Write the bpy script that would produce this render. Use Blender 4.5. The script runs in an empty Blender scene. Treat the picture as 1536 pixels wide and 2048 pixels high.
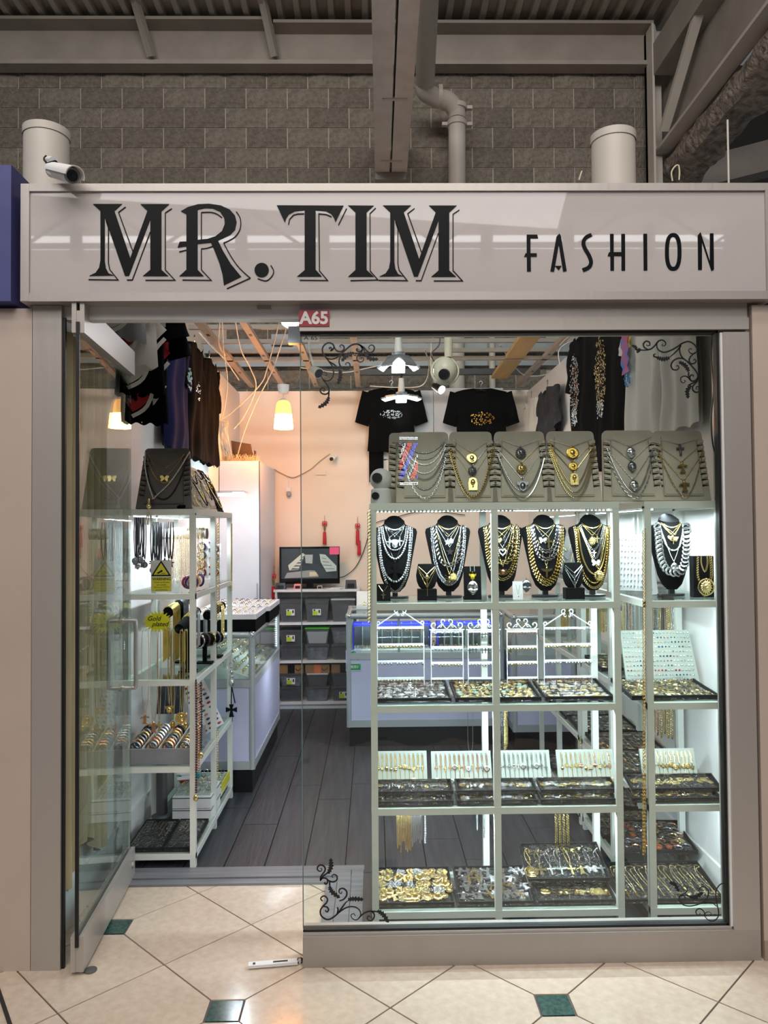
import bpy, math, random
from math import sin, cos, pi, sqrt, radians as R
from mathutils import Vector as V, Matrix as MX, noise
random.seed(7)
rnd = random.Random(11)
sc = bpy.context.scene
col = sc.collection

# ---------------------------------------------------------------- camera
F = 1520.0
cam = bpy.data.objects.new('camera', bpy.data.cameras.new('camera'))
col.objects.link(cam)
cam.data.sensor_fit = 'VERTICAL'; cam.data.sensor_height = 24; cam.data.lens = 24 * F / 2048
cam.data.clip_start = 0.05
ROT = MX.Rotation(R(-0.867), 4, 'Z') @ MX.Rotation(R(91.357), 4, 'X') @ MX.Rotation(R(-0.45), 4, 'Z')
EYE = V((0, 0, 1.55))
cam.matrix_world = MX.Translation(EYE) @ ROT
sc.camera = cam

def ray(px, py):
    return ROT.to_3x3() @ V(((px - 768) / F, -(py - 1024) / F, -1))
def W(px, py, Y):
    d = ray(px, py); return EYE + d * (Y / d.y)
def WX(px, py, X):
    d = ray(px, py); return EYE + d * (X / d.x)

# ---------------------------------------------------------------- light
sc.view_settings.view_transform = 'Standard'; sc.view_settings.look = 'None'
sc.view_settings.gamma = 1; sc.view_settings.use_curve_mapping = False
sc.view_settings.exposure = 0.0
sc.cycles.use_denoising = True
sc.cycles.max_bounces = 10; sc.cycles.transparent_max_bounces = 24
sc.cycles.glossy_bounces = 4; sc.cycles.diffuse_bounces = 4; sc.cycles.transmission_bounces = 8
sc.cycles.caustics_reflective = False; sc.cycles.caustics_refractive = False
sc.cycles.sample_clamp_indirect = 4
world = bpy.data.worlds.new('world'); sc.world = world; world.use_nodes = True
wb = world.node_tree.nodes['Background']
wb.inputs[0].default_value = (0.80, 0.82, 0.88, 1); wb.inputs[1].default_value = 0.15

def area(name, loc, target, sx, sy, power, color=(1, 1, 1), spread=180):
    d = bpy.data.lights.new(name, 'AREA'); d.shape = 'RECTANGLE'; d.size = sx; d.size_y = sy
    d.energy = power; d.color = color; d.spread = R(spread)
    o = bpy.data.objects.new(name, d); col.objects.link(o)
    o.location = loc
    o.rotation_euler = (V(target) - V(loc)).to_track_quat('-Z', 'Y').to_euler()
    return o
def point(name, loc, power, color=(1, 1, 1), r=.03):
    d = bpy.data.lights.new(name, 'POINT'); d.energy = power; d.color = color; d.shadow_soft_size = r
    o = bpy.data.objects.new(name, d); col.objects.link(o); o.location = loc
    return o
# daylight of the mall hall falling through its roof, behind and above the camera; plus an added fill
area('hall_skylight', (-1.0, -5.5, 8.2), (0.2, 2.0, 1.2), 9, 4, 520, (1.0, .95, .93))
area('hall_ceiling_light', (0.2, .8, 6.6), (0.2, 1.9, 0), 4, .8, 45, (1, .93, .86), 110)
area('upper_fill_light', (-.5, -1.0, 6.3), (0.3, 7.2, 5.2), 5, .6, 110, (1, .93, .86), 120)  # added fill to lift the block wall and roof steel, no real source
LED = (.80, .92, 1.0)
# led strips under the cabinet tops
for x0, x1, y in ((0.0, .95, 3.02), (1.08, 1.40, 3.02)):
    area('led_and_fill_light', ((x0 + x1) / 2, y, 1.612), ((x0 + x1) / 2, y + .05, 0), x1 - x0, .02, 9 * (x1 - x0), LED)
for y, x in ((3.4, 1.22), (4.35, 1.22), (3.98, -.99)):
    area('led_and_fill_light', (x, y, 1.61), (x, y + .001, 0), .02, .85, 9, LED)
for k, z in enumerate((1.232, .836, .440)):  # added fill under the lower shelves, where no strips are built
    for x0, x1, y in ((0.0, .95, 3.0), (1.08, 1.40, 3.0)):
        area('led_and_fill_light', ((x0 + x1) / 2, y, z), ((x0 + x1) / 2, y + .12, z - .3), x1 - x0, .012, 7 * (x1 - x0), LED)
# folding led lamps hanging in the shop
for px, py, Y in ((800, 705, 4.9), (803, 795, 5.9)):
    p = W(px, py, Y); point('led_lamp_light', p + V((0, 0, -.12)), 7, (.90, .95, 1.0), .10)
point('led_spot_light', (-.50, 4.25, 2.62), 5, (.9, .95, 1.0), .05)
LAMP = W(567, 828, 5.75)

p = W(474, 988, 5.3); point('small_shelf_light', p + V((0, -.04, -.03)), 12, LED, .04)

# ---------------------------------------------------------------- materials
def lin(c):
    if isinstance(c, str):
        c = tuple(int(c[i:i + 2], 16) / 255 for i in (0, 2, 4))
    return tuple(x / 12.92 if x <= .04045 else ((x + .055) / 1.055) ** 2.4 for x in c) + (1,)
MATS = {}
def mat(name, c='808080', rough=.5, metal=0, var=.06, vs=8, bump=0, bs=60, spec=.5, emit=0, coat=0, c2=None, sheen=0, alpha=1, stretch=None, trans=0, bd=.02):
    if name in MATS: return MATS[name]
    m = bpy.data.materials.new(name); m.use_nodes = True; MATS[name] = m
    nt = m.node_tree; b = nt.nodes['Principled BSDF']; L = nt.links
    tc = nt.nodes.new('ShaderNodeTexCoord')
    src = tc.outputs['Object']
    if stretch:
        mp = nt.nodes.new('ShaderNodeMapping'); mp.inputs['Scale'].default_value = stretch
        L.new(src, mp.inputs[0]); src = mp.outputs[0]
    n = nt.nodes.new('ShaderNodeTexNoise'); n.inputs['Scale'].default_value = vs; n.inputs['Detail'].default_value = 6
    L.new(src, n.inputs['Vector'])
    a = lin(c); z = lin(c2) if c2 else tuple(x * (1 - var * 2) for x in a[:3]) + (1,)
    rp = nt.nodes.new('ShaderNodeValToRGB'); rp.color_ramp.elements[0].position = .35; rp.color_ramp.elements[1].position = .65
    rp.color_ramp.elements[0].color = z; rp.color_ramp.elements[1].color = a
    L.new(n.outputs[0], rp.inputs[0]); L.new(rp.outputs[0], b.inputs['Base Color'])
    b.inputs['Roughness'].default_value = rough; b.inputs['Metallic'].default_value = metal
    b.inputs['Specular IOR Level'].default_value = spec
    if coat: b.inputs['Coat Weight'].default_value = coat; b.inputs['Coat Roughness'].default_value = .05
    if sheen: b.inputs['Sheen Weight'].default_value = sheen
    if trans: b.inputs['Transmission Weight'].default_value = trans
    if emit:
        b.inputs['Emission Color'].default_value = a; b.inputs['Emission Strength'].default_value = emit
    if alpha < 1: b.inputs['Alpha'].default_value = alpha
    if bump:
        n2 = nt.nodes.new('ShaderNodeTexNoise'); n2.inputs['Scale'].default_value = bs; n2.inputs['Detail'].default_value = 5
        L.new(src, n2.inputs['Vector'])
        bp = nt.nodes.new('ShaderNodeBump'); bp.inputs['Strength'].default_value = bump; bp.inputs['Distance'].default_value = bd
        L.new(n2.outputs[0], bp.inputs['Height']); L.new(bp.outputs[0], b.inputs['Normal'])
    return m
def glassmat(name, tint, ior=1.5, extra=0.0, rough=0.0, bump=0, bs=30, milk=0, milkc='ffffff'):
    m = bpy.data.materials.new(name); m.use_nodes = True; MATS[name] = m
    nt = m.node_tree; nt.nodes.clear(); L = nt.links
    out = nt.nodes.new('ShaderNodeOutputMaterial'); mx = nt.nodes.new('ShaderNodeMixShader')
    tr = nt.nodes.new('ShaderNodeBsdfTransparent'); tr.inputs[0].default_value = lin(tint)
    gl = nt.nodes.new('ShaderNodeBsdfGlossy'); gl.inputs['Roughness'].default_value = rough
    fr = nt.nodes.new('ShaderNodeFresnel'); fr.inputs[0].default_value = ior
    fac = fr.outputs[0]
    # the pane has two faces: keep the outside index of refraction on the inner face too
    ge = nt.nodes.new('ShaderNodeNewGeometry'); mr = nt.nodes.new('ShaderNodeMapRange')
    mr.inputs['To Min'].default_value = ior; mr.inputs['To Max'].default_value = 1 / ior
    L.new(ge.outputs['Backfacing'], mr.inputs['Value']); L.new(mr.outputs[0], fr.inputs[0])
    if bump:
        tc = nt.nodes.new('ShaderNodeTexCoord'); n = nt.nodes.new('ShaderNodeTexNoise'); n.inputs['Scale'].default_value = bs; n.inputs['Detail'].default_value = 3
        n.inputs['Distortion'].default_value = 1.2
        L.new(tc.outputs['Object'], n.inputs['Vector'])
        bp = nt.nodes.new('ShaderNodeBump'); bp.inputs['Strength'].default_value = bump; bp.inputs['Distance'].default_value = .02
        L.new(n.outputs[0], bp.inputs['Height']); L.new(bp.outputs[0], gl.inputs['Normal']); L.new(bp.outputs[0], fr.inputs['Normal'])
    if extra:
        ad = nt.nodes.new('ShaderNodeMath'); ad.operation = 'ADD'; ad.use_clamp = True; ad.inputs[1].default_value = extra
        L.new(fac, ad.inputs[0]); fac = ad.outputs[0]
    base = tr.outputs[0]
    if milk:
        df = nt.nodes.new('ShaderNodeBsdfDiffuse'); df.inputs[0].default_value = lin(milkc)
        m2 = nt.nodes.new('ShaderNodeMixShader'); m2.inputs[0].default_value = milk
        L.new(tr.outputs[0], m2.inputs[1]); L.new(df.outputs[0], m2.inputs[2]); base = m2.outputs[0]
    L.new(fac, mx.inputs[0]); L.new(base, mx.inputs[1]); L.new(gl.outputs[0], mx.inputs[2]); L.new(mx.outputs[0], out.inputs[0])
    return m

ALU = mat('brushed_aluminium', 'b7b1ab', .38, .35, .03, 3, .05, 40, stretch=(1, 1, .05))
ALUD = mat('dull_aluminium', 'a9a39d', .45, .3, .05, 4)
RUB = mat('black_rubber', '111214', .5)
WHITE = mat('white_paint', 'e6e6e6', .5, var=.02)
WHITEP = mat('white_powder_coated_steel', 'dfe2da', .35, var=.02, spec=.5)
WALLM = mat('white_wall_paint', 'e4e2e0', .7, var=.02, vs=3, bump=.03, bs=40)
BACKM = mat('plaster_wall_paint', 'ecdfd2', .7, var=.02, vs=3, bump=.03, bs=40)
GOLD = mat('polished_gold', 'f7de94', .22, 1, .08, 30)
GOLDD = mat('yellow_gold', 'edc465', .25, 1, .10, 40)
GOLDP = mat('pale_gold', 'f2dc9c', .25, 1, .08, 40)
SILV = mat('polished_silver', 'e8ebee', .2, 1, .08, 30)
SILVD = mat('oxidised_silver', 'a6a9ac', .3, 1, .25, 60, c2='5c5f63')
ICE = mat('stone_set_silver', 'f2f6fa', .25, .75, .10, 300, bump=.5, bs=700)
ICEG = mat('stone_set_gold', 'f3df96', .25, .8, .10, 300, bump=.5, bs=700)
ROSE = mat('rose_gold', 'e8b08c', .25, 1)
VELV = mat('black_velvet', '08090b', .9, var=.1, spec=.15, bump=.1, bs=300)
PLASB = mat('black_plastic', '141518', .35)
PAD = mat('grey_velvet_pad', 'aaa9a0', .9, var=.06, vs=14, spec=.2, bump=.06, bs=200)
PADL = mat('pale_grey_velvet', 'a9b0a6', .9, var=.03, spec=.2, bump=.05, bs=250)
GLS = glassmat('clear_glass', 'f9fdfb')
GLSH = glassmat('shelf_glass', 'f6fcf9')
GLSG = glassmat('door_glass', 'f2f8f5', 1.6)
FILM = glassmat('plastic_film', 'fdfdfe', 1.45, .02, .05, 1.0, 34)
BIN = glassmat('clear_plastic', 'e2e7ec', 1.45, .02, .12, .3, 20, .14, 'c9ced6')
LEDM = mat('led_glow', 'eaf6ff', .4, emit=14)
LEDD = mat('led_bulb_glow', 'f4faff', .4, emit=22)

# ---------------------------------------------------------------- mesh kit
class G:
    def __init__(s): s.v = []; s.f = []; s.m = []; s.cur = 0
    def quadring(s, rings, closed=False, caps=True):
        n = len(rings[0]); b = len(s.v)
        for r in rings: s.v += [tuple(p) for p in r]
        k = len(rings); lim = k if closed else k - 1
        for i in range(lim):
            for j in range(n):
                a = b + i * n + j; c = b + i * n + (j + 1) % n
                d = b + ((i + 1) % k) * n + (j + 1) % n; e = b + ((i + 1) % k) * n + j
                s.f.append((a, c, d, e)); s.m.append(s.cur)
        if caps and not closed:
            s.f.append(tuple(b + j for j in reversed(range(n)))); s.m.append(s.cur)
            s.f.append(tuple(b + (k - 1) * n + j for j in range(n))); s.m.append(s.cur)
        return s
    def box(s, x0, x1, y0, y1, z0, z1):
        return s.quadring([[(x0, y0, z0), (x1, y0, z0), (x1, y1, z0), (x0, y1, z0)], [(x0, y0, z1), (x1, y0, z1), (x1, y1, z1), (x0, y1, z1)]])
    def beam(s, p, q, w, h, up=(0, 0, 1)):
        p, q = V(p), V(q); t = (q - p).normalized(); u = V(up)
        if abs(t.dot(u)) > .98: u = V((0, 1, 0))
        x = t.cross(u).normalized() * w / 2; y = x.cross(t).normalized() * h / 2
        return s.quadring([[c - x - y, c + x - y, c + x + y, c - x + y] for c in (p, q)])
    def tube(s, pts, r, n=6, closed=False, flat=1.0, nrm=None, caps=True):
        pts = [V(p) for p in pts]; k = len(pts); rings = []; N = V(nrm) if nrm else None
        for i, p in enumerate(pts):
            a = pts[i - 1] if (i or closed) else p; b = pts[(i + 1) % k] if (i < k - 1 or closed) else p
            t = (b - a)
            if t.length < 1e-9: t = V((0, 0, 1))
            t.normalize()
            if N is None: N = V((0, 1, 0)) if abs(t.y) < .9 else V((1, 0, 0))
            x = t.cross(N)
            if x.length < 1e-6: x = t.orthogonal()
            x.normalize(); y = x.cross(t)
            if nrm is None: N = y
            rr = r[i] if hasattr(r, '__len__') else r
            rings.append([p + x * rr * cos(2 * pi * j / n) + y * rr * flat * sin(2 * pi * j / n) for j in range(n)])
        return s.quadring(rings, closed, caps)
    def cyl(s, p, q, r, r2=None, n=16): return s.tube([p, q], [r, r if r2 is None else r2], n)
    def lathe(s, prof, c=(0, 0, 0), n=20, sx=1, sy=1, caps=True):
        return s.quadring([[(c[0] + r * sx * cos(2 * pi * j / n), c[1] + r * sy * sin(2 * pi * j / n), c[2] + z) for j in range(n)] for r, z in prof], caps=caps)
    def ball(s, c, r, sx=1, sy=1, sz=1, nu=10, nv=7):
        return s.lathe([(max(1e-4, r * sin(pi * i / nv)), -r * sz * cos(pi * i / nv)) for i in range(nv + 1)], c, nu, sx, sy)
    def prism(s, poly, y0, y1):
        b = len(s.v); n = len(poly)
        s.v += [(x, y0, z) for x, z in poly] + [(x, y1, z) for x, z in poly]
        A = sum(poly[i][0] * poly[(i + 1) % n][1] - poly[(i + 1) % n][0] * poly[i][1] for i in range(n))
        f = tuple(range(b, b + n)); g = tuple(range(b + 2 * n - 1, b + n - 1, -1))
        if A < 0: f = f[::-1]; g = g[::-1]
        s.f += [f, g]; s.m += [s.cur] * 2
        for i in range(n):
            j = (i + 1) % n; q = (b + i, b + j, b + n + j, b + n + i)
            s.f.append(q[::-1] if A > 0 else q); s.m.append(s.cur)
        return s
    def ribbon(s, pts, w, y0, y1, closed=False):
        k = len(pts); L = []; Rr = []
        for i in range(k):
            a = V(pts[i - 1] if (i or closed) else pts[i]); b = V(pts[(i + 1) % k] if (i < k - 1 or closed) else pts[i])
            c = V(pts[i]); d1 = (c - a); d2 = (b - c)
            if d1.length < 1e-9: d1 = d2
            if d2.length < 1e-9: d2 = d1
            d1 = d1.normalized(); d2 = d2.normalized(); t = (d1 + d2)
            t = t.normalized() if t.length > 1e-6 else d1
            nn = V((-t.y, t.x)); mm = max(.5, abs(nn.dot(V((-d1.y, d1.x)))))
            ww = w[i] if hasattr(w, '__len__') else w
            L.append(c + nn * ww / 2 / mm); Rr.append(c - nn * ww / 2 / mm)
        rings = [[(l.x, y0, l.y), (r_.x, y0, r_.y), (r_.x, y1, r_.y), (l.x, y1, l.y)] for l, r_ in zip(L, Rr)]
        return s.quadring(rings, closed)
    def torus(s, c, R1, r, mtx=None, n=16, k=6, ell=1.0):
        mtx = mtx or MX.Identity(3)
        pts = [mtx @ V((R1 * cos(2 * pi * i / n), 0, R1 * ell * sin(2 * pi * i / n))) + V(c) for i in range(n)]
        rings = []
        for i, p in enumerate(pts):
            t = (pts[(i + 1) % n] - pts[i - 1]).normalized(); nn = mtx @ V((0, 1, 0)); x = t.cross(nn).normalized()
            rings.append([p + x * r * cos(2 * pi * j / k) + nn * r * sin(2 * pi * j / k) for j in range(k)])
        return s.quadring(rings, True)
    def add(s, o, mtx=None, mi=None):
        b = len(s.v)
        s.v += [tuple(mtx @ V(p)) for p in o.v] if mtx else o.v
        s.f += [tuple(i + b for i in f) for f in o.f]
        s.m += [mi if mi is not None else m for m in o.m]
        return s
    def sheet(s, fn, nu, nv, thick=0):
        b = len(s.v)
        for j in range(nv + 1):
            for i in range(nu + 1): s.v.append(tuple(fn(i / nu, j / nv)))
        for j in range(nv):
            for i in range(nu):
                a = b + j * (nu + 1) + i; s.f.append((a, a + 1, a + nu + 2, a + nu + 1)); s.m.append(s.cur)
        return s

MW = {}
def mesh(g, m, name='mesh', smooth=False):
    me = bpy.data.meshes.new(name); me.from_pydata(g.v, [], g.f)
    for x in (m if isinstance(m, (list, tuple)) else [m]): me.materials.append(x)
    if isinstance(m, (list, tuple)): me.polygons.foreach_set('material_index', g.m)
    if smooth: me.polygons.foreach_set('use_smooth', [True] * len(me.polygons)); me.set_sharp_from_angle(angle=R(40 if smooth is True else smooth))
    me.update(); return me
def props(o, label=None, cat=None, group=None, kind=None):
    if label: o['label'] = label
    if cat: o['category'] = cat
    if group: o['group'] = group
    if kind: o['kind'] = kind
    return o
def thing(name, label, cat, loc=(0, 0, 0), rot=(0, 0, 0), group=None, mtx=None):
    o = bpy.data.objects.new(name, None); col.objects.link(o); o.empty_display_size = .05
    m = mtx or (MX.Translation(V(loc)) @ MX.Rotation(rot[2], 4, 'Z') @ MX.Rotation(rot[1], 4, 'Y') @ MX.Rotation(rot[0], 4, 'X'))
    o.matrix_world = m; MW[o] = m.copy()
    return props(o, label, cat, group)
def part(name, g, m, par, smooth=False, local=False, mtx=None, label=None, kind=None):
    """g: a G or a ready mesh; world coordinates unless local. mtx: placement in the parent's frame"""
    me = g if isinstance(g, bpy.types.Mesh) else mesh(g, m, name, smooth)
    o = bpy.data.objects.new(name, me); col.objects.link(o)
    if not local and mtx is None and not isinstance(g, bpy.types.Mesh): me.transform(MW[par].inverted())
    o.parent = par
    if mtx is not None: o.matrix_local = mtx
    MW[o] = MW[par] @ (mtx if mtx is not None else MX.Identity(4))
    return props(o, label, kind=kind)
def solo(name, g, m, label, cat, group=None, kind=None, smooth=False, mtx=None):
    """one-mesh thing. G in world coords: origin goes to the base centre; mesh + mtx: placed copy"""
    if isinstance(g, bpy.types.Mesh): me = g; mm = mtx
    else:
        me = mesh(g, m, name, smooth); xs = [p[0] for p in g.v]; ys = [p[1] for p in g.v]; zs = [p[2] for p in g.v]
        c = V(((min(xs) + max(xs)) / 2, (min(ys) + max(ys)) / 2, min(zs)))
        me.transform(MX.Translation(-c)); mm = (mtx or MX.Identity(4)) @ MX.Translation(c)
    o = bpy.data.objects.new(name, me); col.objects.link(o); o.matrix_world = mm; MW[o] = mm.copy()
    return props(o, label, cat, group, kind)
def struct(name, g, m, smooth=False):
    o = bpy.data.objects.new(name, mesh(g, m, name, smooth)); col.objects.link(o); MW[o] = MX.Identity(4); o['kind'] = 'structure'
    return o
def T(x, y, z): return MX.Translation(V((x, y, z)))
def RX(a): return MX.Rotation(a, 4, 'X')
def RY(a): return MX.Rotation(a, 4, 'Y')
def RZ(a): return MX.Rotation(a, 4, 'Z')
def S(x, y=None, z=None): return MX.Diagonal((x, x if y is None else y, x if z is None else z, 1))
def spline(pts, n=8, closed=False):
    pts = [V(p) for p in pts]; k = len(pts); out = []
    for i in range(k if closed else k - 1):
        p0 = pts[i - 1] if (i or closed) else pts[0]; p1 = pts[i]; p2 = pts[(i + 1) % k]; p3 = pts[(i + 2) % k] if (i + 2 < k or closed) else pts[-1]
        for j in range(n):
            t = j / n
            out.append(.5 * ((2 * p1) + (p2 - p0) * t + (2 * p0 - 5 * p1 + 4 * p2 - p3) * t * t + (3 * p1 - p0 - 3 * p2 + p3) * t ** 3))
    if not closed: out.append(pts[-1])
    return out
def resample(pts, step, closed=False):
    pts = [V(p) for p in pts]
    if closed: pts = pts + [pts[0]]
    acc = [0]
    for i in range(1, len(pts)): acc.append(acc[-1] + (pts[i] - pts[i - 1]).length)
    n = max(2, round(acc[-1] / step)); out = []; j = 0
    for i in range(n + (0 if closed else 1)):
        d = acc[-1] * i / n
        while j < len(acc) - 2 and acc[j + 1] < d: j += 1
        t = (d - acc[j]) / max(1e-9, acc[j + 1] - acc[j]); out.append(pts[j].lerp(pts[j + 1], t))
    return out
ORD = ['first', 'second', 'third', 'fourth', 'fifth', 'sixth', 'seventh', 'eighth', 'ninth', 'tenth', 'eleventh', 'twelfth']
KN = {'medal': 'round medallion', 'lion': 'lion head', 'lion_round': 'ringed lion head', 'pharaoh': 'portrait plaque', 'bull': 'horned head', 'wide_cross': 'flared cross', 'cross': 'plain cross', 'gem': 'pointed gem', 'figure': 'crucifix figure'}
TXT = {}
def text(s, size=1, ext=.0, bold=0.0, align='CENTER', shear=0):
    """text as a G in the XZ plane facing -Y"""
    c = bpy.data.curves.new('text', 'FONT'); c.body = s; c.size = size; c.extrude = ext; c.offset = bold; c.align_x = align; c.align_y = 'CENTER'; c.shear = shear
    c.resolution_u = 3
    o = bpy.data.objects.new('text', c); col.objects.link(o)
    bpy.context.view_layer.update()
    me = bpy.data.meshes.new_from_object(o.evaluated_get(bpy.context.evaluated_depsgraph_get()))
    g = G(); g.v = [(v.co.x, -v.co.z, v.co.y) for v in me.vertices]; g.f = [tuple(p.vertices) for p in me.polygons]; g.m = [0] * len(g.f)
    bpy.data.objects.remove(o); bpy.data.curves.remove(c); bpy.data.meshes.remove(me)
    return g
# ================================================================ SETTING
FY = 2.755                       # plane of the shop front
def fx(px, py=1200, Y=FY): return W(px, py, Y).x
def fz(px, py, Y=FY): return W(px, py, Y).z
TILE = mat('cream_floor_tile', 'd9c7b4', .13, var=.03, vs=30, spec=.5, c2='cdb9a5')
GREEN = mat('green_marble_inset', '3f5f57', .15, var=.3, vs=60, c2='23403b')
GROUT = mat('dark_grout', '6b5a58', .8)
CONC = mat('dark_block_wall', '7a746a', .95, var=.1, vs=6, bump=.3, bs=30)
BLK = [mat('split_face_block', '8b8479', .95, var=.15, vs=24, bump=.9, bs=30, c2='756e63', bd=.04), mat('split_face_block_dark', '80796f', .95, var=.15, vs=28, bump=.9, bs=34, c2='6c655b', bd=.04)]
STEEL = mat('painted_roof_steel', '9a9389', .6, var=.08, vs=4, bump=.05, bs=20)
STEEL2 = mat('painted_duct_steel', 'c6c0b6', .5, var=.05, vs=3)
PLANK = mat('grey_wood_plank', '3f4248', .45, var=.2, vs=5, c2='2b2d33', bump=.15, bs=12, stretch=(7, .5, 1))
STRIP = mat('grey_threshold_strip', '7f8188', .45, var=.15, vs=8, stretch=(.4, 6, 1))
PINK = mat('beige_pillar_panel', 'c4b4a8', .45, var=.03, vs=3)
BLUE = mat('blue_sign_panel', '4a4c86', .5)

# hall floor: grout bed and single tiles, green insets at every other corner
struct('floor', G().box(-4.2, 4.2, -2.2, 3.46, -.05, -.004), GROUT)
fl = bpy.data.objects['floor']
h = .268; x00, y00 = -.49, 2.503; gp = .003; gr_ = .052
def tile_mesh(cut):
    # square with corners on the axes (0 left, 1 bottom, 2 right, 3 top); the cut corner gives way to an inset
    a = h - gp * 1.4; c = gr_ + gp; P2 = []
    for k in range(4):
        dx, dy = ((-1, 0), (0, -1), (1, 0), (0, 1))[k]
        if k == cut: P2 += [(dx * (a - c) + dy * c, dy * (a - c) - dx * c), (dx * (a - c) - dy * c, dy * (a - c) + dx * c)]
        else: P2.append((dx * a, dy * a))
    g = G(); n = len(P2)
    g.v = [(x, y, -.004) for x, y in P2] + [(x, y, 0) for x, y in P2]
    g.f = [tuple(range(n, 2 * n))] + [(i, (i + 1) % n, n + (i + 1) % n, n + i) for i in range(n)]; g.m = [0] * len(g.f)
    return mesh(g, TILE, 'tile')
tm = {k: tile_mesh(k) for k in range(4)}
gi = mesh(G().box(-gr_, gr_, -gr_, gr_, -.004, .0), GREEN, 'green_inset')
for a in range(-16, 17):
    for b in range(-18, 19):
        vx = x00 + (a + b) * h; vy = y00 + (a - b) * h
        if abs(vx) > 2.6 or vy < -.3 or vy > 3.5: continue
        if a % 2 == 0 and b % 2 == 0 and vy < 3.35: part('green_inset', gi, None, fl, mtx=T(vx, vy, 0))
        cx, cy = vx, vy + h          # tile whose bottom vertex is (a, b)
        if cy > 3.75: continue
        for k, (p, q) in enumerate(((a, b - 1), (a, b), (a + 1, b), (a + 1, b - 1))):
            if p % 2 == 0 and q % 2 == 0: part('tile', tm[k], None, fl, mtx=T(cx, cy, 0))
part('expansion_joint', G().beam((-1.36, 2.75, 0), (-.88, 2.05, 0), .012, .006), mat('black_joint', '2c2826', .7), fl)

# shop floor planks
struct('floor_shop', G().box(-1.25, 1.5, 3.44, 7.3, -.02, .004).box(-.06, 1.5, 2.82, 3.44, -.02, .004), mat('plank_bed', '1b1b1e', .9))
fs = bpy.data.objects['floor_shop']
pm = {}
def plank(x, y0, y1):
    k = round(y1 - y0, 3)
    if k not in pm:
        L = y1 - y0; g = G().quadring([[(-.0915, 0, .004), (.0915, 0, .004), (.0915, L - .003, .004), (-.0915, L - .003, .004)], [(-.09, .001, .010), (.09, .001, .010), (.09, L - .004, .010), (-.09, L - .004, .010)]])
        pm[k] = mesh(g, PLANK, 'plank')
    part('plank', pm[k], None, fs, mtx=T(x, y0, 0))
for i in range(15):
    x = -1.16 + i * .186; y = 2.82 if x > -.12 else 3.52
    first = .4 + (i * 5 % 7) * .12
    while y < 7.2:
        y1 = min(7.25, y + first); plank(x, y, y1); y = y1; first = 1.2
# threshold strip round the tiled entry: L shape with a stepped profile
st = thing('threshold_strip', 'scuffed grey metal threshold strip framing the tiled entry', 'floor trim', (-.5, 3.45, 0))
for k, (o_, w_, hh) in enumerate(((0, .05, .010), (.05, .06, .016), (.11, .055, .012))):
    part('strip_lip' if k != 1 else 'strip_ridge', G().box(-1.2, -.21 + o_ + .05, 3.37 + o_, 3.37 + o_ + w_ - .003, 0, hh).box(-.215 + o_, -.215 + o_ + w_ - .003, 2.84, 3.37 + o_, 0, hh), STRIP, st)

# walls of the shop
struct('wall_left', G().box(-1.25, -1.2, 2.9, 6.9, 0, 2.8), WALLM)
struct('wall_right', G().box(1.42, 1.47, 2.9, 6.9, 0, 2.8), WALLM)
struct('wall_back', G().box(-1.25, 1.47, 6.9, 6.95, 0, 2.82), BACKM)
g = G().beam((-1.196, 3.0, .17), (-1.196, 6.9, .17), .012, .02); struct('baseboard_left', g, WALLM)
g = G().box(1.408, 1.42, 2.95, 6.9, .0, .16); struct('baseboard_right', g, WALLM)
# block wall of the hall
struct('wall_hall_back', G().box(-6, 2.72, 7.32, 7.6, 0, 6.5), mat('mortar', 'b8b1a4', .95))
wh = bpy.data.objects['wall_hall_back']
bms = []
for v in range(8):
    g = G(); nx, nz = 5, 4
    def fn(u, w, v=v):
        e = 0 if (u in (0, 1) or w in (0, 1)) else 1
        return (-.1945 + .389 * u, -.008 - e * (.011 + .012 * noise.noise(V((u * 4, w * 3, v * 3.1)))), .004 + .189 * w)
    g.sheet(fn, nx, nz); b = G().box(-.194, .194, -.0065, .0, .0045, .1925); g.add(b)
    bms.append(mesh(g, BLK[v % 2], 'block'))
for r in range(18):
    z = 2.72 + r * .196
    if 3.75 < z < 4.65: continue
    x0, x1 = (-4.6, 2.72) if z > 3.7 else (-1.6, 1.7)
    x = x0 + (r % 2) * .2
    while x < x1 - .1:
        k = 1 if x < x1 - .38 else (x1 - x) / .4
        part('block', bms[rnd.randrange(8)], None, wh, mtx=T(x + .2 * k, 7.32, z) @ S(k, 1, 1)); x += .4

# far wall coloured dark for the unlit void beyond the block wall on the right
struct('wall_hall_far', G().box(2.7, 12, 12, 12.2, 0, 9), mat('far_shade_wall', '35322f', .9))
# corrugated roof deck
dk = G()
struct('ceiling', G().box(-7, 2.6, 5.2, 12, 6.56, 6.6), STEEL); ce = bpy.data.objects['ceiling']
dm = G(); prof = []
for i in range(6):
    x = i * .16
    prof += [(x, 0), (x + .05, 0), (x + .065, .07), (x + .145, .07)]
prof.append((.96, 0))
def deckfn(u, w):
    k = u * (len(prof) - 1); i = int(round(k)); return (prof[i][0], -1.9 * w, prof[i][1])
dm.sheet(deckfn, len(prof) - 1, 1)
dme = mesh(dm, mat('roof_deck', 'b0a89c', .6, var=.1, vs=3), 'deck_panel')
for i in range(9): part('deck_panel', dme, None, ce, mtx=T(-4.7 + i * .96, 7.3, 6.42))
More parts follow.
